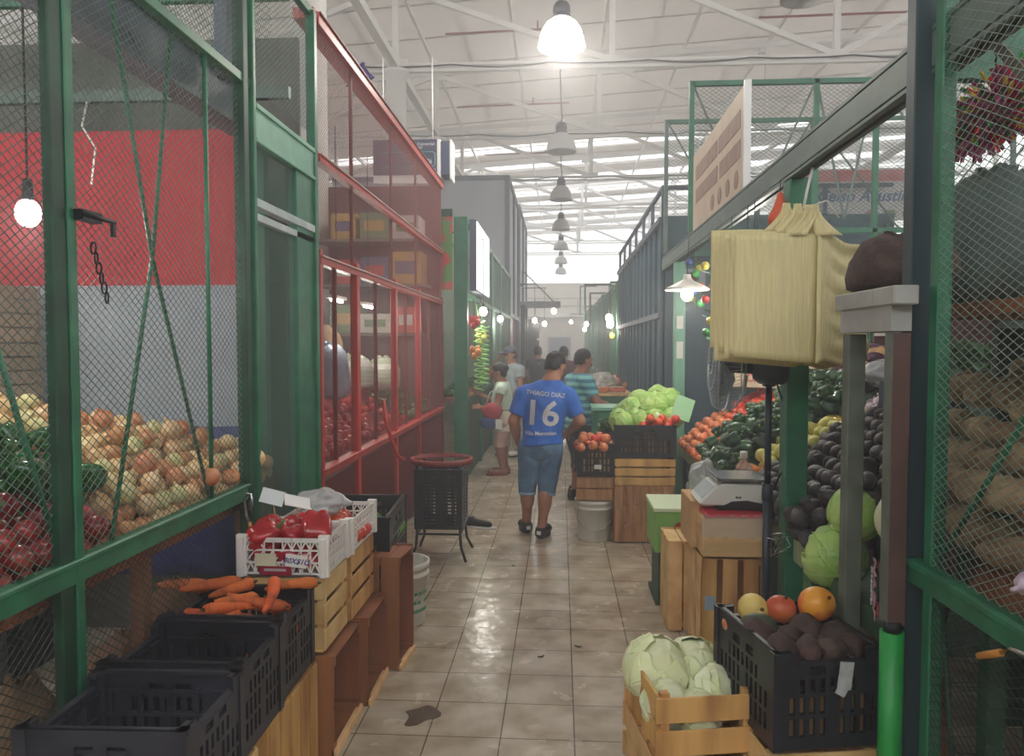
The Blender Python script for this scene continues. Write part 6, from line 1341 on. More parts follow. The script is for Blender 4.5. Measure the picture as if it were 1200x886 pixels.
# shelf stack beyond the awning
t = thing('goods_shelf', 'tall shelf of white and mixed goods along the far left aisle', 'shelf', (-1.1, 22.4, 0))
for z in (.3, .8, 1.3, 1.8, 2.3): MB().bx(0, .4, 0, 2.4, z, z + .04).build('shelf_board', M['white_plastic'], t)
for y in (0, 1.2, 2.4): MB().bx(0, .4, y - .02, y + .02, 0, 2.4).build('side_panel', M['dark_metal'], t)
for i in range(16):
    h = R.uniform(.2, .38); w = R.uniform(.12, .2); tag(MB().bx(-.14, .14, -w, w, 0, h).build('carton', bc[(i * 2 + 1) % 5], loc=(-.88, 22.65 + .58 * (i % 4), .345 + .5 * (i // 4)), bevel=.01), '%s carton on the far goods shelf, %s board up, %s along' % (['red', 'whitish', 'green', 'yellow', 'blue-grey'][(i * 2 + 1) % 5], ordn[i // 4], ordn[i % 4]), 'box', 'cartons on the far goods shelf')
# end wall details
struct(MB().bx(-.75, .6, 45.9, 46.0, 0, 2.1).build('door_1', mat('dark_blue_door', (52, 60, 84), .5, var=.1)), 'dark blue door in the end wall at the aisle end', 'door')
t = thing('railing', 'thin dark railing of the landing on the end wall', 'railing', (0, 45.0, 0))
MB().bx(-4, 6, 0, 1, 3.3, 3.45).build('landing', M['white_steel'], t)
for z in (4.35, 3.9): MB().bx(-4, 6, .0, .05, z, z + .05).build('rail', M['dark_metal'], t)
for k in range(9): MB().bx(-4 + 1.25 * k - .025, -4 + 1.25 * k + .025, 0, .05, 3.45, 4.35).build('baluster', M['dark_metal'], t)
# ================================================================= right beyond the open stall
ds = mat('dark_teal_panel', (60, 88, 100), .5, .1, var=.15, scale=3)
t = thing('panel_booth', 'tall dark teal ribbed metal booth with a rail on its roof', 'market booth', (1.1, 8.3, 0)); L = 6.1
MB().bx(0, .04, 0, L, 0, 3.0).bx(0, 2.4, 0, .04, 0, 3.0).bx(2.36, 2.4, 0, L, 0, 3.0).bx(0, 2.4, L - .04, L, 0, 3.0).build('wall_sheet', ds, t)
b = MB()
for k in range(13): b.bx(-.03, 0, .02 + k * .5, .07 + k * .5, 0, 3.0)
for k in range(5): b.bx(.02 + k * .57, .07 + k * .57, -.03, 0, 0, 3.0)
b.build('ribs', ds, t)
for z in (1.98, 3.0): MB().bx(-.05, 0, 0, L, z - .04, z + .02).build('rail', M['steel_blue'], t)
MB().bx(0, 2.4, 0, L, 3.0, 3.03).build('roof_sheet', ds, t)
for y in (0.05, 1.0, 2.0, 3.0, 4.0, 5.0, 6.0): MB().bx(-.02, .02, y - .02, y + .02, 3.0, 3.34).build('rail_post', M['steel_blue'], t)
for x in (.4, 1.0, 1.7): MB().bx(x - .02, x + .02, .03, .07, 3.0, 3.34).build('rail_post', M['steel_blue'], t)
MB().bx(-.02, .02, 0, L, 3.32, 3.36).bx(0, 2.4, .03, .07, 3.32, 3.36).build('top_rail', M['steel_blue'], t)
MB().lathe([(.0, 0), (.07, 0), (.09, -.03), (.06, -.05), (0, -.05)], 16, M=Matrix.Translation((.3, -.04, 2.36)) @ Matrix.Rotation(PI / 2, 4, 'X')).bx(.18, .44, -.04, 0, 2.28, 2.46).build('vent', M['grey_panel'], t)
for i, (y0, y1, z1) in enumerate(((15.0, 20.0, 2.9), (20.6, 27.0, 3.0), (27.8, 35, 3.1))):
    t = thing('market_booth', 'open green booth far down the right side of the aisle, %s past the teal one' % ordn[i], 'market booth', (1.15, y0, 0)); L = y1 - y0
    for k in range(4): MB().bx(-.06, .06, L * k / 3 - .06, L * k / 3 + .06, 0, z1).build('post', GF, t)
    MB().bx(-.03, .03, 0, L, z1 - .1, z1).build('rail', GF, t); MB().bx(-.03, .03, 0, L, .8, .9).build('rail', GF, t); MB().bx(0, .05, 0, L, 0, .8, 1).build('front_panel', GF, t)
    MB().bx(2.3, 2.35, 0, L, 0, z1).bx(0, 2.35, L - .03, L, 0, z1).build('back_panel', ds, t); MB().bx(0, .8, 0, L, .86, .9).build('counter', M['wood_pale'], t)
    heap(KTm, V(1.2, y0 + .3, .905), (0, 1, 0), V(2, 0, 1).normalized(), (0, 2.2), (.0, .35), .16, .06, [1], 'reddish fruit on the counter of the %s far right booth' % ordn[i], 'fruit on the far right counters', sc=(1.4, 1.6), idx=lambda u, w: R.randrange(4))
for i, (x, y, z) in enumerate(((.95, 14.75, 2.05), (.98, 15.6, 2.2), (.8, 24.0, 2.3), (.85, 27.3, 2.2), (.4, 30.0, 2.55))):
    far_bulb(x, y, z, ['lit bulb past the teal booth, nearer of the close pair', 'lit bulb past the teal booth, farther of the close pair', 'small lit bulb far down on the right, nearer', 'small lit bulb far down on the right, farther', 'tiny lit bulb near the middle of the far aisle'][i], 2.85, (16, 16, 14, 12, 12)[i])
    tag(MB().bx(x - .01, 1.2, y - .015, y + .015, 2.83, 2.87).build('lamp_bracket', M['green']), 'bracket holding the ' + ['nearer bulb of the close right pair', 'farther bulb of the close right pair', 'nearer small bulb far right', 'farther small bulb far right', 'tiny bulb of the far aisle'][i], 'bracket')
tag(MB().ell((0, 0, 0), (.06, .06, .07), 12, 9).tube([(0, 0, .07), (.05, 0, .98)], .004, 4).build('hanging_ornament', gl[3], loc=(1.0, 14.9, 1.82)), 'yellow ornament hanging just below the close right bulbs', 'ornament')
for i, (x, y, z, h, m, lab) in enumerate(((.55, 17.5, 2.2, .8, 'green_paint', 'green hanging flag sign over the far aisle, nearer'), (.75, 19.6, 2.2, .75, 'maroon_board', 'dark red hanging flag sign over the far aisle'), (.62, 24.5, 2.6, .9, 'green_paint', 'green hanging flag sign over the far aisle, farther'))):
    t = thing('flag_sign', lab, 'sign', (x, y, z)); MB().bx(-.015, .015, -.25, .25, 0, h).build('panel', bpy.data.materials[m], t); MB().bx(-.02, 1.15 - x, -.02, .02, h, h + .04).build('arm', M['dark_metal'], t)
# produce stand in front of the teal booth's far end
t = thing('produce_stand', 'small stand of carrots and white bags before the teal booth far end', 'stand', (.62, 11.2, 0))
MB().bx(-.3, .42, 0, 1.8, 0, .9).build('body', M['green'], t, bevel=.01); MB().bx(-.33, .43, -.03, 1.83, .9, .94).build('top', M['wood_pale'], t)
heap(KC, V(.34, 11.25, .945), (0, 1, 0), (1, 0, 0), (0, .5), (0, .6), .1, .03, [1, .8], 'orange carrot on the stand before the teal booth', 'carrots on the far stand', rot=lambda: (PI / 2, 0, R.uniform(0, 6)))
for i in range(2): bag_mesh('plastic_bag', (.2, .16, .13), M['plastic_bag'], ['white plastic bag on the far stand, nearer one', 'white plastic bag on the far stand, farther one'][i], (.55 + .15 * i, 12.0 + .5 * i, 1.07), 60 + i)
heap(KTm, V(.75, 12.5, .945), (0, 1, 0), (1, 0, 0), (0, .4), (0, .3), .1, .041, [1, .8], 'orange-red tomato on the far end of the produce stand', 'tomatoes on the far stand', idx=lambda u, w: 2, sc=(1, 1.2))
# ================================================================= people
def person(lab, loc, facing, J, girth=1., skin=None, hair=None, vox=.0075, build=None, curl=(.5, .5), sandals=False):
    """J: joints in the body's own frame (x right, y forward, z up). One continuous body; hair, clothes and shoes are parts."""
    t = thing('person', lab, 'person', loc, facing); J = {k: Vector(v) for k, v in J.items()}; g = girth
    P = []; hd = J['head']; up = (hd - J['neck']).normalized(); fw_ = Vector(J.get('look', (0, 1, 0))).normalized(); fw_ = (fw_ - up * fw_.dot(up)).normalized(); rt_ = fw_.cross(up)
    Mh = Matrix((rt_, fw_, up)).transposed(); eul = tuple(Mh.to_euler()); H_ = lambda x, y, z: hd + Mh @ V(x, y, z)
    pel, ch = J['pelvis'], J['chest']; mid = (pel + ch) / 2; ta = tuple((ch - pel).to_track_quat('Z', 'Y').to_euler()); ta = (math.atan2(-(ch - pel).y, (ch - pel).z) if 0 else ta[0], ta[1], J.get('twist', V(0, 0, 0)).z)
    torso = [('e', pel + V(0, 0, -.01), (.165 * g, .125 * g, .13), ta, .05), ('e', mid + V(0, .015, 0), (.15 * g, .12 * g, .17), ta, .05), ('e', ch, (.168 * g, .115 * g, .17), ta, .05),
             ('c', J['shL'], J['neck'] + V(0, -.01, -.03), .056 * g, .06, .05), ('c', J['shR'], J['neck'] + V(0, -.01, -.03), .056 * g, .06, .05), ('c', ch + V(0, -.02, .1), J['neck'] + V(0, 0, .02), .075, .058, .05)]
    P += torso + [('c', J['neck'], hd + up * -.04, .056, .054, .03)]
    P += [('e', H_(0, -.008, .025), (.074, .092, .092), eul, .02), ('e', H_(0, .022, -.045), (.058, .068, .07), eul, .03), ('c', H_(0, .088, .005), H_(0, .106, -.03), .010, .017, .012),
          ('e', H_(0, .08, -.066), (.025, .016, .011), eul, .01), ('e', H_(0, .06, -.105), (.028, .028, .02), eul, .02), ('e', H_(-.028, .078, .02), (.018, .012, .009), eul, .008), ('e', H_(.028, .078, .02), (.018, .012, .009), eul, .008), ('c', H_(-.04, .078, .035), H_(.04, .078, .035), .011, .011, .015)]
    for s in (-1, 1): P += [('e', H_(s * .077, -.008, -.008), (.011, .023, .034), eul, .006)]
    arms = []
    for s, n in ((-1, 'L'), (1, 'R')):
        sh, el, wr = J['sh' + n], J['el' + n], J['wr' + n]
        a = [('c', sh, el, .056 * g, .043 * g, .03), ('c', el, el.lerp(wr, .35), .043 * g, .042 * g, .02), ('c', el.lerp(wr, .35), wr, .042 * g, .027, .02)]
        P += a; arms.append(a)
        d = J.get('hd' + n, wr - el); nn = J.get('pn' + n, V(-s, 0, 0)); P += hand_prims(wr + Vector(d).normalized() * .01, d, nn, 1., curl[0 if n == 'L' else 1], 1 if Vector(d).cross(Vector(nn)).dot(Vector(J.get('th' + n, (0, 1, 0)))) > 0 else -1)
    legs = []; shoes = []
    for n in 'LR':
        hp, kn, an, to = J['hip' + n], J['kn' + n], J['an' + n], J['toe' + n]; fd = (to - an); fd.z = 0; fd.normalize()
        l = [('c', hp, kn, .086 * g, .058 * g, .04), ('c', kn, an, .055 * g, .037, .03), ('e', kn.lerp(an, .3) - fd * .016, (.052 * g, .056 * g, .1), None, .03)]
        legs.append(l); P += l
        sole = V(an.x, an.y, to.z); f = [('c', an + V(0, 0, -.02) - fd * .02, an + V(0, 0, -.048) - fd * .03, .036, .03, .02), ('c', an - fd * .02 + V(0, 0, -.045), to + V(0, 0, .02), .032, .028, .03), ('c', to + V(0, 0, .012) - fd * .03 + fd.cross(V(0, 0, 1)) * .02, to + V(0, 0, .012) + fd * .01, .022, .018, .02)]
        P += f; shoes.append((an, to, fd))
    sdf_mesh('body', P, vox, skin or M['skin'], t)
    Hr = [('e', H_(0, -.016, .036), (.083, .098, .094), eul, .02), ('e', H_(0, -.05, -.02), (.07, .058, .075), eul, .03)]
    if hair: hair(t, Hr, H_, Mh, hd)
    if build: build(t, J, torso, arms, legs, shoes, H_, Mh)
    return t
def infl(P, d, kk=None): return [(p[0], p[1], p[2], p[3] + d, p[4] + d, kk or (p[5] if len(p) > 5 else .02)) if p[0] == 'c' else ('e', p[1], tuple(r + d for r in p[2]), p[3], kk or (p[4] if len(p) > 4 else .02)) for p in P]
def part_c(p, f0, f1):
    a, b = Vector(p[1]), Vector(p[2]); return ('c', a.lerp(b, f0), a.lerp(b, f1), p[3] + (p[4] - p[3]) * f0, p[3] + (p[4] - p[3]) * f1, p[5])
def hair_short(t, Hr, H_, Mh, hd):
    Mi = np.array(Mh.transposed())
    def cut(X, Y, Z):
        x, y, z = (Mi[i, 0] * (X - hd.x) + Mi[i, 1] * (Y - hd.y) + Mi[i, 2] * (Z - hd.z) for i in range(3))
        return np.minimum(np.maximum(y - .055 + np.maximum(.06 - z, 0) * .9, -z - .055), .5)
    sdf_mesh('hair', Hr, .006, M['hair'], t, cut=cut, wrinkle=lambda X, Y, Z: .002 * np.sin(90 * X + 40 * Z) * np.sin(80 * Y))
def shoe(t, shoes, m, nm='shoe', h=.0, sole=None):
    for an, to, fd in shoes:
        P = [('c', an - fd * .03 + V(0, 0, -.04), to + V(0, 0, .022), .042, .037, .03), ('c', an + V(0, 0, -.03) - fd * .025, an + V(0, 0, .0 + h) - fd * .012, .046, .045, .02), ('e', to + V(0, 0, .024) - fd * .01, (.05, .05, .032), None, .03)]
        zz = to.z - .008
        o = sdf_mesh(nm, P, .0065, m, t, cut=lambda X, Y, Z: np.maximum(zz - Z, Z - (an.z + .01 + h)))
        b = MB(); s = fd.cross(V(0, 0, 1)); poly = []
        for k in range(20):
            a = 2 * PI * k / 20; f = .5 + .5 * math.cos(a); c = an.lerp(to, f); off = fd * (.068 * math.cos(a)); w = .05 * math.sin(a); p = V(c.x, c.y, 0) + off * .9 - fd * .01 + s * w; poly.append((p.x, p.y))
        b.prism(poly, .02, Matrix.Translation((0, 0, zz - .012))); b.build('sole', sole or M['black'], o)
def limb_up(p0, p1): return 0
# ---- man in the blue football shirt, seen from behind
jb = mat('shirt_blue', (38, 106, 200), .65, var=.08, scale=7, bump=.25, bscale=24); dn = mat('denim', (72, 104, 140), .85, col2=(104, 140, 172), scale=7, bump=.4, bscale=60)
def wr_(a): return lambda X, Y, Z: a * (np.sin(38 * Z + 9 * X + 4 * np.sin(11 * X)) * np.sin(13 * X + 17 * Y) + .6 * np.sin(60 * X - 25 * Z))
def man1(t, J, torso, arms, legs, shoes, H_, Mh):
    hem = .80
    top = infl(torso[:5], .016) + [part_c(infl([a[0]], .022)[0], 0, .8) for a in arms] + [('c', J['pelvis'] + V(0, 0, .06), J['pelvis'] + V(0, 0, -.02), .15, .16, .05)]
    ax_ = [((J['el' + n] - J['sh' + n]).normalized(), J['sh' + n].lerp(J['el' + n], .76)) for n in 'LR']
    def cut(X, Y, Z):
        c = hem - Z + .012 * np.sin(9 * X)
        for i, (d, p) in enumerate(ax_):
            s = (X - p.x) * d.x + (Y - p.y) * d.y + (Z - p.z) * d.z; out = np.abs(X - J['chest'].x) > .2
            c = np.maximum(c, np.where(out & ((X < J['chest'].x) if i == 0 else (X > J['chest'].x)), s, -1))
        return np.maximum(c, Z - (J['neck'].z + .015))
    sh = sdf_mesh('shirt', top, .0075, jb, t, cut=cut, wrinkle=wr_(.0022))
    # printing follows the cloth of the back
    bv = BVHTree.FromPolygons([v.co[:] for v in sh.data.vertices], [p.vertices[:] for p in sh.data.polygons])
    wm = mat('shirt_print', (206, 204, 210), .6)
    def pr(s_, size, x, z, rot, nm, sx=1.):
        o = text(s_, size, wm, sh, (0, 0, 0), (0, 0, 0), nm, ext=.0, bold=size * .018); c, s = math.cos(rot), math.sin(rot)
        import bmesh as bmm
        bm = bmm.new(); bm.from_mesh(o.data); bmm.ops.triangulate(bm, faces=bm.faces); 
        for _ in range(2): bmm.ops.subdivide_edges(bm, edges=[e for e in bm.edges if e.calc_length() > .012], cuts=1)
        bmm.ops.triangulate(bm, faces=bm.faces); bm.to_mesh(o.data); bm.free()
        for v in o.data.vertices:
            px, pz = x + (v.co.x * c - v.co.y * s) * sx, z + v.co.x * s + v.co.y * c
            h = bv.ray_cast(V(px, -1, pz), V(0, 1, 0)); v.co = (px, (h[0].y if h[0] else -.15) - .004, pz)
        o.scale = (1, 1, 1)
    pr('THIAGO DIAZ', .052, J['chest'].x - .0, 1.235, -.1, 'lettering'); pr('16', .295, J['chest'].x - .035, 1.065, -.06, 'shirt_number', 1.05); pr('Villa Mercedes', .046, J['pelvis'].x + .0, .905, 0, 'lettering')
    MB().box(H_(0, 0, 0), (.001, .001, .001))
    yk = [('c', J['shR'].lerp(J['chest'], .3) + V(0, -.0, .055), J['shR'] + V(-.02, .0, .04), .03, .03, .02)]
    sdf_mesh('shoulder_trim', yk, .006, mat('pale_trim', (196, 214, 196), .6), sh)
    hemz = .36
    sp_ = infl([torso[0]], .014) + [part_c(infl([l[0]], .016, .014)[0], 0, 1.) for l in legs] + [('c', J['kn' + n] + V(0, 0, .14), J['kn' + n] + V(0, 0, -.08), .078, .074, .012) for n in 'LR']
    so = sdf_mesh('denim_shorts', sp_, .0075, dn, t, cut=lambda X, Y, Z: np.maximum(hemz - Z, Z - .845), wrinkle=wr_(.002))
    for n in 'LR': sdf_mesh('turned_hem', [('c', J['kn' + n] + V(0, 0, -.055), J['kn' + n] + V(0, 0, -.09), .077, .077, .006)], .0065, mat('pale_denim', (140, 164, 184), .85) if 'pale_denim' not in bpy.data.materials else bpy.data.materials['pale_denim'], so, cut=lambda X, Y, Z: np.maximum(hemz - .004 - Z, Z - hemz - .03))
    shoe(t, shoes, M['black']); 
    for an, to, fd in shoes: MB().box(an - fd * .078 + V(0, 0, -.028), (.035, .012, .03), rot=(0, 0, math.atan2(fd.y, fd.x) - PI / 2)).build('heel_patch', M['white_plastic'], t, bevel=.003)
J1 = dict(head=(.155, .075, 1.465), neck=(.12, .03, 1.335), chest=(.075, 0, 1.13), pelvis=(.03, 0, .8), look=(.55, .75, -.45), shL=(-.115, 0, 1.215), shR=(.262, 0, 1.2), elL=(-.2, -.02, 1.0), wrL=(-.17, .1, .79), elR=(.365, -.01, 1.0), wrR=(.26, .22, .87),
          hdR=(-.25, .8, -.2), pnR=(-.6, -.1, -.7), hipL=(-.06, 0, .74), hipR=(.12, 0, .74), knL=(-.085, .03, .42), knR=(.085, .0, .42), anL=(-.095, .12, .085), anR=(.04, -.06, .085), toeL=(-.13, .25, .03), toeR=(.08, .08, .03))
person('person in a blue football shirt numbered 16 and denim shorts, walking away down the aisle', (-.2, 6.5, 0), 0, J1, 1.08, M['skin'], hair_short, .0065, man1)
# ---- person in the striped teal shirt reaching for the cabbages
st = mat('striped_teal', (62, 150, 170), .7)
nt = st.node_tree; N = nt.nodes; tc = N.new('ShaderNodeTexCoord'); wv = N.new('ShaderNodeTexWave'); wv.bands_direction = 'Z'; wv.inputs['Scale'].default_value = 4.2; wv.inputs['Distortion'].default_value = .6
cr = N.new('ShaderNodeValToRGB'); cr.color_ramp.elements[0].color = lin((48, 124, 150)); cr.color_ramp.elements[1].color = lin((124, 190, 190)); cr.color_ramp.elements[0].position = .45; cr.color_ramp.elements[1].position = .55
nt.links.new(tc.outputs['Object'], wv.inputs['Vector']); nt.links.new(wv.outputs['Fac'], cr.inputs['Fac']); nt.links.new(cr.outputs['Color'], N['Principled BSDF'].inputs['Base Color'])
def simple_top(m, hem, sleeve, pants, phem, ptop, shoe_m, d=.016, pd=.02, sh_nm='shirt', sandal=False, neck=.015):
    def b(t, J, torso, arms, legs, shoes, H_, Mh):
        top = infl(torso[:5], d) + ([part_c(infl([a[0]], d + .005)[0], 0, sleeve + .04) for a in arms] if sleeve else [])
        ax_ = [((J['el' + n] - J['sh' + n]).normalized(), J['sh' + n].lerp(J['el' + n], sleeve or .12)) for n in 'LR']
        def cut(X, Y, Z):
            c = hem - Z + .008 * np.sin(12 * X + 9 * Y)
            for i, (dd, p) in enumerate(ax_):
                s = (X - p.x) * dd.x + (Y - p.y) * dd.y + (Z - p.z) * dd.z; c = np.maximum(c, np.where((np.abs(X - J['chest'].x) > .19) & ((X < J['chest'].x) if i == 0 else (X > J['chest'].x)), s, -1))
            return np.maximum(c, Z - (J['neck'].z + neck))
        sdf_mesh(sh_nm, top, .009, m, t, cut=cut, wrinkle=wr_(.002))
        pp = infl([torso[0]], .012) + [part_c(infl([l[0]], pd)[0], 0, 1) for l in legs] + [part_c(infl([l[1]], pd + .004)[0], 0, 1) for l in legs]
        sdf_mesh('trousers', pp, .009, pants, t, cut=lambda X, Y, Z: np.maximum(phem - Z, Z - ptop), wrinkle=wr_(.0018))
        if sandal:
            for an, to, fd in shoes:
                o = MB(); s = fd.cross(V(0, 0, 1)); poly = [(V(an.x, an.y, 0).lerp(V(to.x, to.y, 0), .5 + .5 * math.cos(a)) + fd * .055 * math.cos(a) + s * .046 * math.sin(a))[:2] for a in [2 * PI * k / 20 for k in range(20)]]
                o.prism(poly, .022, Matrix.Translation((0, 0, to.z - .03)))
                tp_ = to - fd * .04; o.tube([tp_ + s * (.048 * math.cos(a)) + V(0, 0, -.012 + .05 * math.sin(a)) for a in [PI * k / 10 for k in range(11)]], .012, 8, 0)
                o.build('sandal', shoe_m, t)
        else: shoe(t, shoes, shoe_m, h=.02)
    return b
J2 = dict(head=(.0, .05, 1.48), neck=(0, .02, 1.33), chest=(0, 0, 1.13), pelvis=(0, -.03, .8), look=(-.1, 1, -.3), shL=(-.185, 0, 1.255), shR=(.185, 0, 1.25), elL=(-.23, .12, 1.02), wrL=(-.16, .37, .92), hdL=(.1, 1, -.1), pnL=(.2, 0, -1), thL=(1, 0, 0), elR=(.25, .1, 1.03), wrR=(.2, .36, .96), hdR=(0, 1, -.15), pnR=(-.2, 0, -1), thR=(-1, 0, 0),
          hipL=(-.09, -.03, .74), hipR=(.09, -.03, .74), knL=(-.1, .05, .42), knR=(.1, 0, .42), anL=(-.11, .0, .085), anR=(.1, -.1, .085), toeL=(-.13, .15, .03), toeR=(.13, .04, .03))
person('person in a striped teal shirt reaching one arm toward the green cabbages', (.2, 8.2, 0), -1.15, J2, 1.08, M['skin2'], hair_short, .008, simple_top(st, .7, .62, mat('dark_trousers', (34, 40, 54), .8), .3, .8, M['black']))
# ---- woman in the pale green top by the green booth, in profile
def hair_bun(t, Hr, H_, Mh, hd):
    Mi = np.array(Mh.transposed())
    def cut(X, Y, Z):
        x, y, z = (Mi[i, 0] * (X - hd.x) + Mi[i, 1] * (Y - hd.y) + Mi[i, 2] * (Z - hd.z) for i in range(3)); return np.maximum(y - .05 + np.maximum(.05 - z, 0) * .8, -z - .08)
    sdf_mesh('hair', Hr + [('e', H_(0, -.1, .03), (.05, .05, .05), None, .02)], .007, M['hair'], t, cut=cut)
def woman(t, J, torso, arms, legs, shoes, H_, Mh):
    simple_top(mat('pale_green_cloth', (206, 226, 206), .7, bump=.3, bscale=18), .84, .3, mat('blush_trousers', (206, 170, 158), .8, var=.1), .36, .8, mat('red_sandal', (150, 52, 44), .6), sandal=True, pd=.016)(t, J, torso, arms, legs, shoes, H_, Mh)
    sk = [('c', J['pelvis'] + V(0, 0, .05), J['pelvis'] + V(0, .0, -.16), .165, .185, .03)]
    sdf_mesh('apron', sk, .009, mat('cream_apron', (206, 196, 174), .8, var=.08), t, cut=lambda X, Y, Z: np.maximum(.56 - Z, Z - .82), wrinkle=wr_(.002))
J3 = dict(head=(0, .05, 1.3), neck=(0, .01, 1.17), chest=(0, 0, .98), pelvis=(0, -.02, .7), look=(0, 1, -.15), shL=(-.15, 0, 1.09), shR=(.15, 0, 1.09), elL=(-.21, .05, .88), wrL=(-.14, .24, .86), hdL=(.2, 1, .1), pnL=(.8, 0, -.5), thL=(0, 0, 1), elR=(.2, .08, .88), wrR=(.16, .28, 1.0), hdR=(-.1, .8, .6), pnR=(-.8, 0, 0), thR=(0, -.5, 1),
          hipL=(-.08, -.02, .65), hipR=(.08, -.02, .65), knL=(-.085, .03, .37), knR=(.085, .02, .37), anL=(-.085, -.01, .08), anR=(.085, -.04, .08), toeL=(-.1, .14, .03), toeR=(.1, .11, .03))
person('person in a pale green top and red sandals facing the green booth', (-.74, 9.6, 0), PI / 2, J3, .98, M['skin2'], hair_bun, .008, woman)
t = thing('shoulder_bag', 'red and blue bag with a white strap carried by the person in pale green', 'bag', (-.85, 9.38, .76))
bgm = MB().ell((0, 0, .06), (.13, .06, .11), 20, 14, fn=lambda d, a, t_: 1 + .05 * math.sin(4 * a + 5 * d.z)); bgm.build('body', mat('red_bag', (176, 44, 60), .6, var=.12), t)
MB().ell((-.03, 0, -.08), (.12, .055, .09), 18, 12, fn=lambda d, a, t_: 1 + .05 * math.sin(5 * a)).build('pouch', mat('blue_pouch', (58, 74, 130), .6, var=.1), t); MB().bx(.05, .13, -.064, -.058, -.15, -.03).build('white_tag', M['paper'], t)
MB().tube([(-.08, 0, .14), (-.02, -.02, .3), (.1, .02, .36), (.16, .1, .2), (.12, .02, .08)], .008, 6).build('strap', M['paper'], t)
# ---- person in a cap behind her, arm raised to the head
def hair_cap(t, Hr, H_, Mh, hd):
    hair_short(t, Hr, H_, Mh, hd); Mi = np.array(Mh.transposed()); eul = tuple(Mh.to_euler())
    o = sdf_mesh('cap', [('e', H_(0, -.01, .055), (.092, .108, .085), eul, .02)], .007, mat('grey_cap', (96, 104, 120), .7), t, cut=lambda X, Y, Z: -(Mi[2, 0] * (X - hd.x) + Mi[2, 1] * (Y - hd.y) + Mi[2, 2] * (Z - hd.z)) + .045)
    sdf_mesh('brim', [('e', H_(0, .13, .05), (.075, .085, .01), eul, .01)], .006, mat('navy_brim', (48, 52, 96), .7), o)
J4 = dict(head=(0, .04, 1.5), neck=(0, .02, 1.36), chest=(0, 0, 1.16), pelvis=(0, 0, .83), look=(0, 1, -.1), shL=(-.17, 0, 1.28), shR=(.17, 0, 1.28), elL=(-.21, .03, 1.03), wrL=(-.19, .18, .86), elR=(.33, .14, 1.22), wrR=(.14, .16, 1.43), hdR=(-.5, -.1, .8), pnR=(-.3, -.8, 0), thR=(0, 0, 1),
          hipL=(-.085, 0, .77), hipR=(.085, 0, .77), knL=(-.09, .04, .43), knR=(.09, .03, .43), anL=(-.1, -.02, .085), anR=(.1, .03, .085), toeL=(-.12, .13, .03), toeR=(.12, .17, .03))
person('person in a grey shirt and cap with one arm raised to the face', (-.72, 11.2, 0), 2.4, J4, .95, M['skin'], hair_cap, .009, simple_top(mat('grey_shirt', (170, 182, 188), .7), .78, .45, mat('cream_trousers', (196, 180, 156), .8), .12, .83, M['white_plastic']))
# ---- two shoppers farther down the aisle
J5 = dict(J4); J5.update(elR=(.21, .02, 1.03), wrR=(.19, .16, .84)); [J5.pop(k) for k in ('hdR', 'pnR', 'thR')]
person('dark-haired person in a black shirt far down the aisle, left of the other shopper', (-.45, 15.2, 0), .2, J5, 1, M['skin2'], hair_short, .011, simple_top(mat('black_shirt', (44, 44, 52), .7), .78, .5, bpy.data.materials['dark_trousers'], .12, .83, M['black']))
person('dark-haired person in a maroon shirt far down the middle of the aisle', (.05, 13.6, 0), -.3, J5, 1.05, M['skin'], hair_short, .011, simple_top(mat('maroon_shirt', (96, 48, 58), .7), .78, .5, bpy.data.materials['dark_trousers'], .12, .83, M['black']))
t = thing('sneaker', 'black and white sneaker on the floor behind the basket stand', 'shoe', (-.72, 6.75, 0), -.3)
sdf_mesh('upper', [('c', (-.1, 0, .05), (.08, 0, .035), .042, .034, .02), ('c', (-.1, 0, .05), (-.1, 0, .085), .042, .038, .02)], .006, M['black'], t, cut=lambda X, Y, Z: np.maximum(.014 - Z, Z - .1))
MB().prism([(.02 + .155 * math.cos(a) - .02, .046 * math.sin(a)) for a in [2 * PI * k / 24 for k in range(24)]], .02).build('sole', M['white_plastic'], t, bevel=.003)
for i, (x, y) in enumerate(((.62, 4.9), (.35, 3.5), (.1, 4.1), (-.1, 3.95), (-.35, 5.6))):
    b = MB(); b.grid(lambda u, v: V((u - .5) * .045, (v - .5) * .02 * math.sin(PI * (.1 + .8 * u)), .004 + .004 * math.sin(5 * u + i)), 5, 3)
    tag(b.build('leaf_scrap', mat('dead_leaf', (74, 66, 40), .8) if i == 0 else bpy.data.materials['dead_leaf'], loc=(x, y, 0), rot=(0, 0, i * 1.3), solid=.002), ['small dark leaf scrap on the tiles by the green box', 'small dark leaf scrap on the tiles behind the cabbage crate', 'small dark leaf scrap mid aisle, nearer the cabbage crate', 'small dark leaf scrap mid aisle, left of the other one', 'small dark leaf scrap near the basket stand'][i], 'leaf')
# ================================================================= haze volume added for veiling glare; roof made translucent to brighten it
m = bpy.data.materials.new('haze'); m.use_nodes = True; nt = m.node_tree; nt.nodes.remove(nt.nodes['Principled BSDF'])
vs = nt.nodes.new('ShaderNodeVolumeScatter'); vs.inputs['Density'].default_value = HAZE; vs.inputs['Anisotropy'].default_value = .35; vs.inputs['Color'].default_value = lin((250, 250, 255))
nt.links.new(vs.outputs[0], nt.nodes['Material Output'].inputs['Volume'])
o = MB().bx(-14.9, 16.9, -5.8, 47, -.5, 9.6).build('haze', m); tag(o, 'faint added haze volume imitating veiling glare', 'haze', None, 'stuff')
r = M['roof']; nt = r.node_tree; p = nt.nodes['Principled BSDF']; tr = nt.nodes.new('ShaderNodeBsdfTranslucent'); tr.inputs['Color'].default_value = lin((246, 240, 234)); mx = nt.nodes.new('ShaderNodeMixShader'); mx.inputs[0].default_value = ROOFT
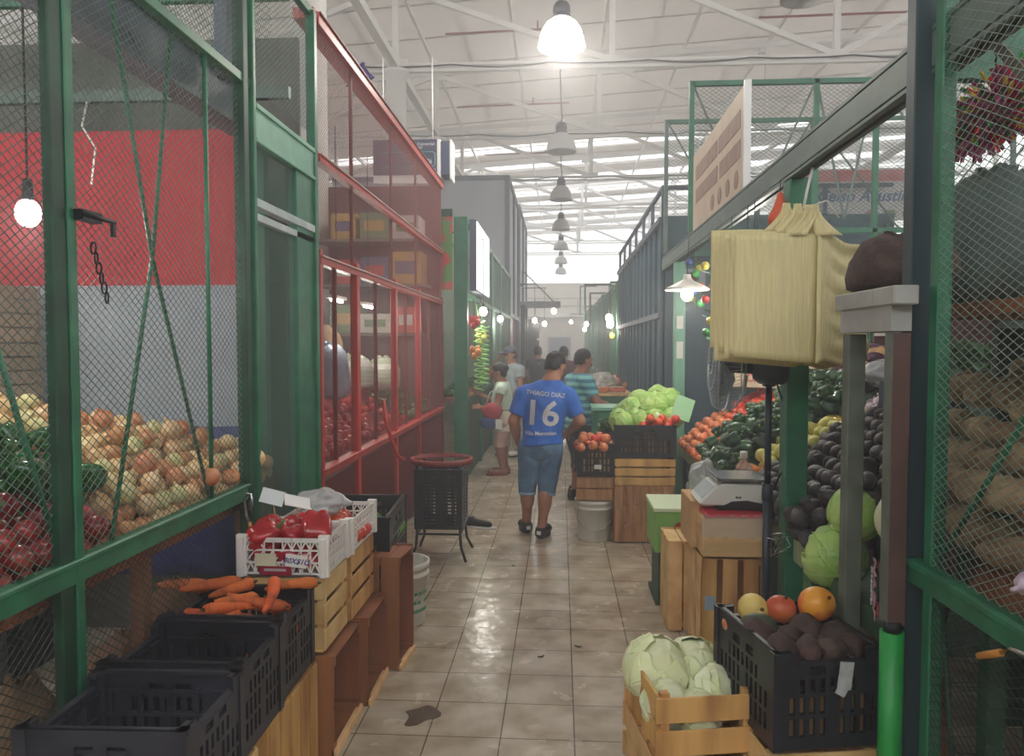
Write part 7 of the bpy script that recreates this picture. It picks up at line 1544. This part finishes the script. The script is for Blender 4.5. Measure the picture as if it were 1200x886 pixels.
nt.links.new(p.outputs[0], mx.inputs[1]); nt.links.new(tr.outputs[0], mx.inputs[2]); nt.links.new(mx.outputs[0], nt.nodes['Material Output'].inputs['Surface'])
# ================================================================= leave out produce that nothing of the photograph shows
def cull(cats, limit=300):
    info = []
    for o in list(COL.objects):
        if o.parent is not None: continue
        c = o.get('category')
        if c not in cats: continue
        ms = [o] if o.type == 'MESH' else [k for k in o.children if k.type == 'MESH']
        r = max(max(m_.dimensions) for m_ in ms[:1]) * .45 * max(o.scale); info.append((o, c, o.location.copy(), r))
    W_, H_ = 1400, 900; score = {}
    for ex in (0., .5, -.5):
        zb = np.full((H_, W_), 1e9); ib = np.full((H_, W_), -1, int); vis = np.zeros(len(info))
        for k, (o, c, p, r) in enumerate(info):
            y = p.y - .0
            if y < .5: continue
            u = 700 + 890 * (p.x - ex) / y; v = 450 - 890 * (p.z - 1.65) / y; q = max(1., 890 * r / y * .9)
            i0, i1, j0, j1 = int(max(0, v - q)), int(min(H_, v + q + 1)), int(max(0, u - q)), int(min(W_, u + q + 1))
            if i1 <= i0 or j1 <= j0: continue
            Yi, Xi = np.mgrid[i0:i1, j0:j1]; dd = (Yi - v) ** 2 + (Xi - u) ** 2; ins = dd <= q * q; dz = y - r * np.sqrt(np.maximum(1 - dd / q ** 2, 0))
            w = ins & (dz < zb[i0:i1, j0:j1]); zb[i0:i1, j0:j1][w] = dz[w]; ib[i0:i1, j0:j1][w] = k
        cnt = np.bincount(ib[ib >= 0], minlength=len(info))
        for k in range(len(info)): score[k] = score.get(k, 0) + cnt[k] * (1 if ex else 3)
    kill = []
    for c in cats:
        g = sorted([k for k in range(len(info)) if info[k][1] == c], key=lambda k: -score[k] * (.25 if 'red booth' in info[k][0]['label'] or 'red mesh' in info[k][0]['label'] else 1))
        kill += [k for n, k in enumerate(g) if score[k] < 3 or n >= limit]
    dead = set()
    for k in kill:
        o = info[k][0]; dead.update([o] + list(o.children))
    bpy.data.batch_remove(list(dead))
for o_ in [o for o in COL.objects if o.parent is None and (o.get('label') == 'x' or (o.get('category') and not o.get('label')))]:
    bpy.data.batch_remove([o_] + list(o_.children))
bpy.context.view_layer.update()
cull(['onion', 'bell pepper', 'tomato', 'apple', 'avocado', 'carrot', 'lime', 'root vegetable', 'garlic', 'mandarin', 'pear', 'aubergine'])
# ---------------------------------------------------------------- camera, sky, exposure
cd = bpy.data.cameras.new('camera'); cam = bpy.data.objects.new('camera', cd); COL.objects.link(cam)
cd.sensor_width = 36; cd.sensor_fit = 'HORIZONTAL'; cd.lens = 36 * 890 / 1200.
yaw = math.atan(57 / 890); pit = math.atan(39 / 890 / math.sqrt(1 + (57 / 890) ** 2))
fwd = V(-math.sin(yaw) * math.cos(pit), math.cos(yaw) * math.cos(pit), -math.sin(pit))
cam.location = (0, 0, 1.65); cam.rotation_euler = fwd.to_track_quat('-Z', 'Y').to_euler()
cd.clip_start = .05; cd.clip_end = 300
SC.camera = cam
wd = bpy.data.worlds.new('sky'); SC.world = wd; wd.use_nodes = True
wd.node_tree.nodes['Background'].inputs['Color'].default_value = lin((250, 251, 255)); wd.node_tree.nodes['Background'].inputs['Strength'].default_value = WORLD
SC.view_settings.view_transform = 'Standard'; SC.view_settings.look = 'None'; SC.view_settings.gamma = 1; SC.view_settings.use_curve_mapping = False
SC.view_settings.exposure = EXPO
SC.cycles.use_denoising = True; SC.cycles.max_bounces = 8; SC.cycles.diffuse_bounces = 5; SC.cycles.transparent_max_bounces = 16
SC.cycles.sample_clamp_indirect = 8.
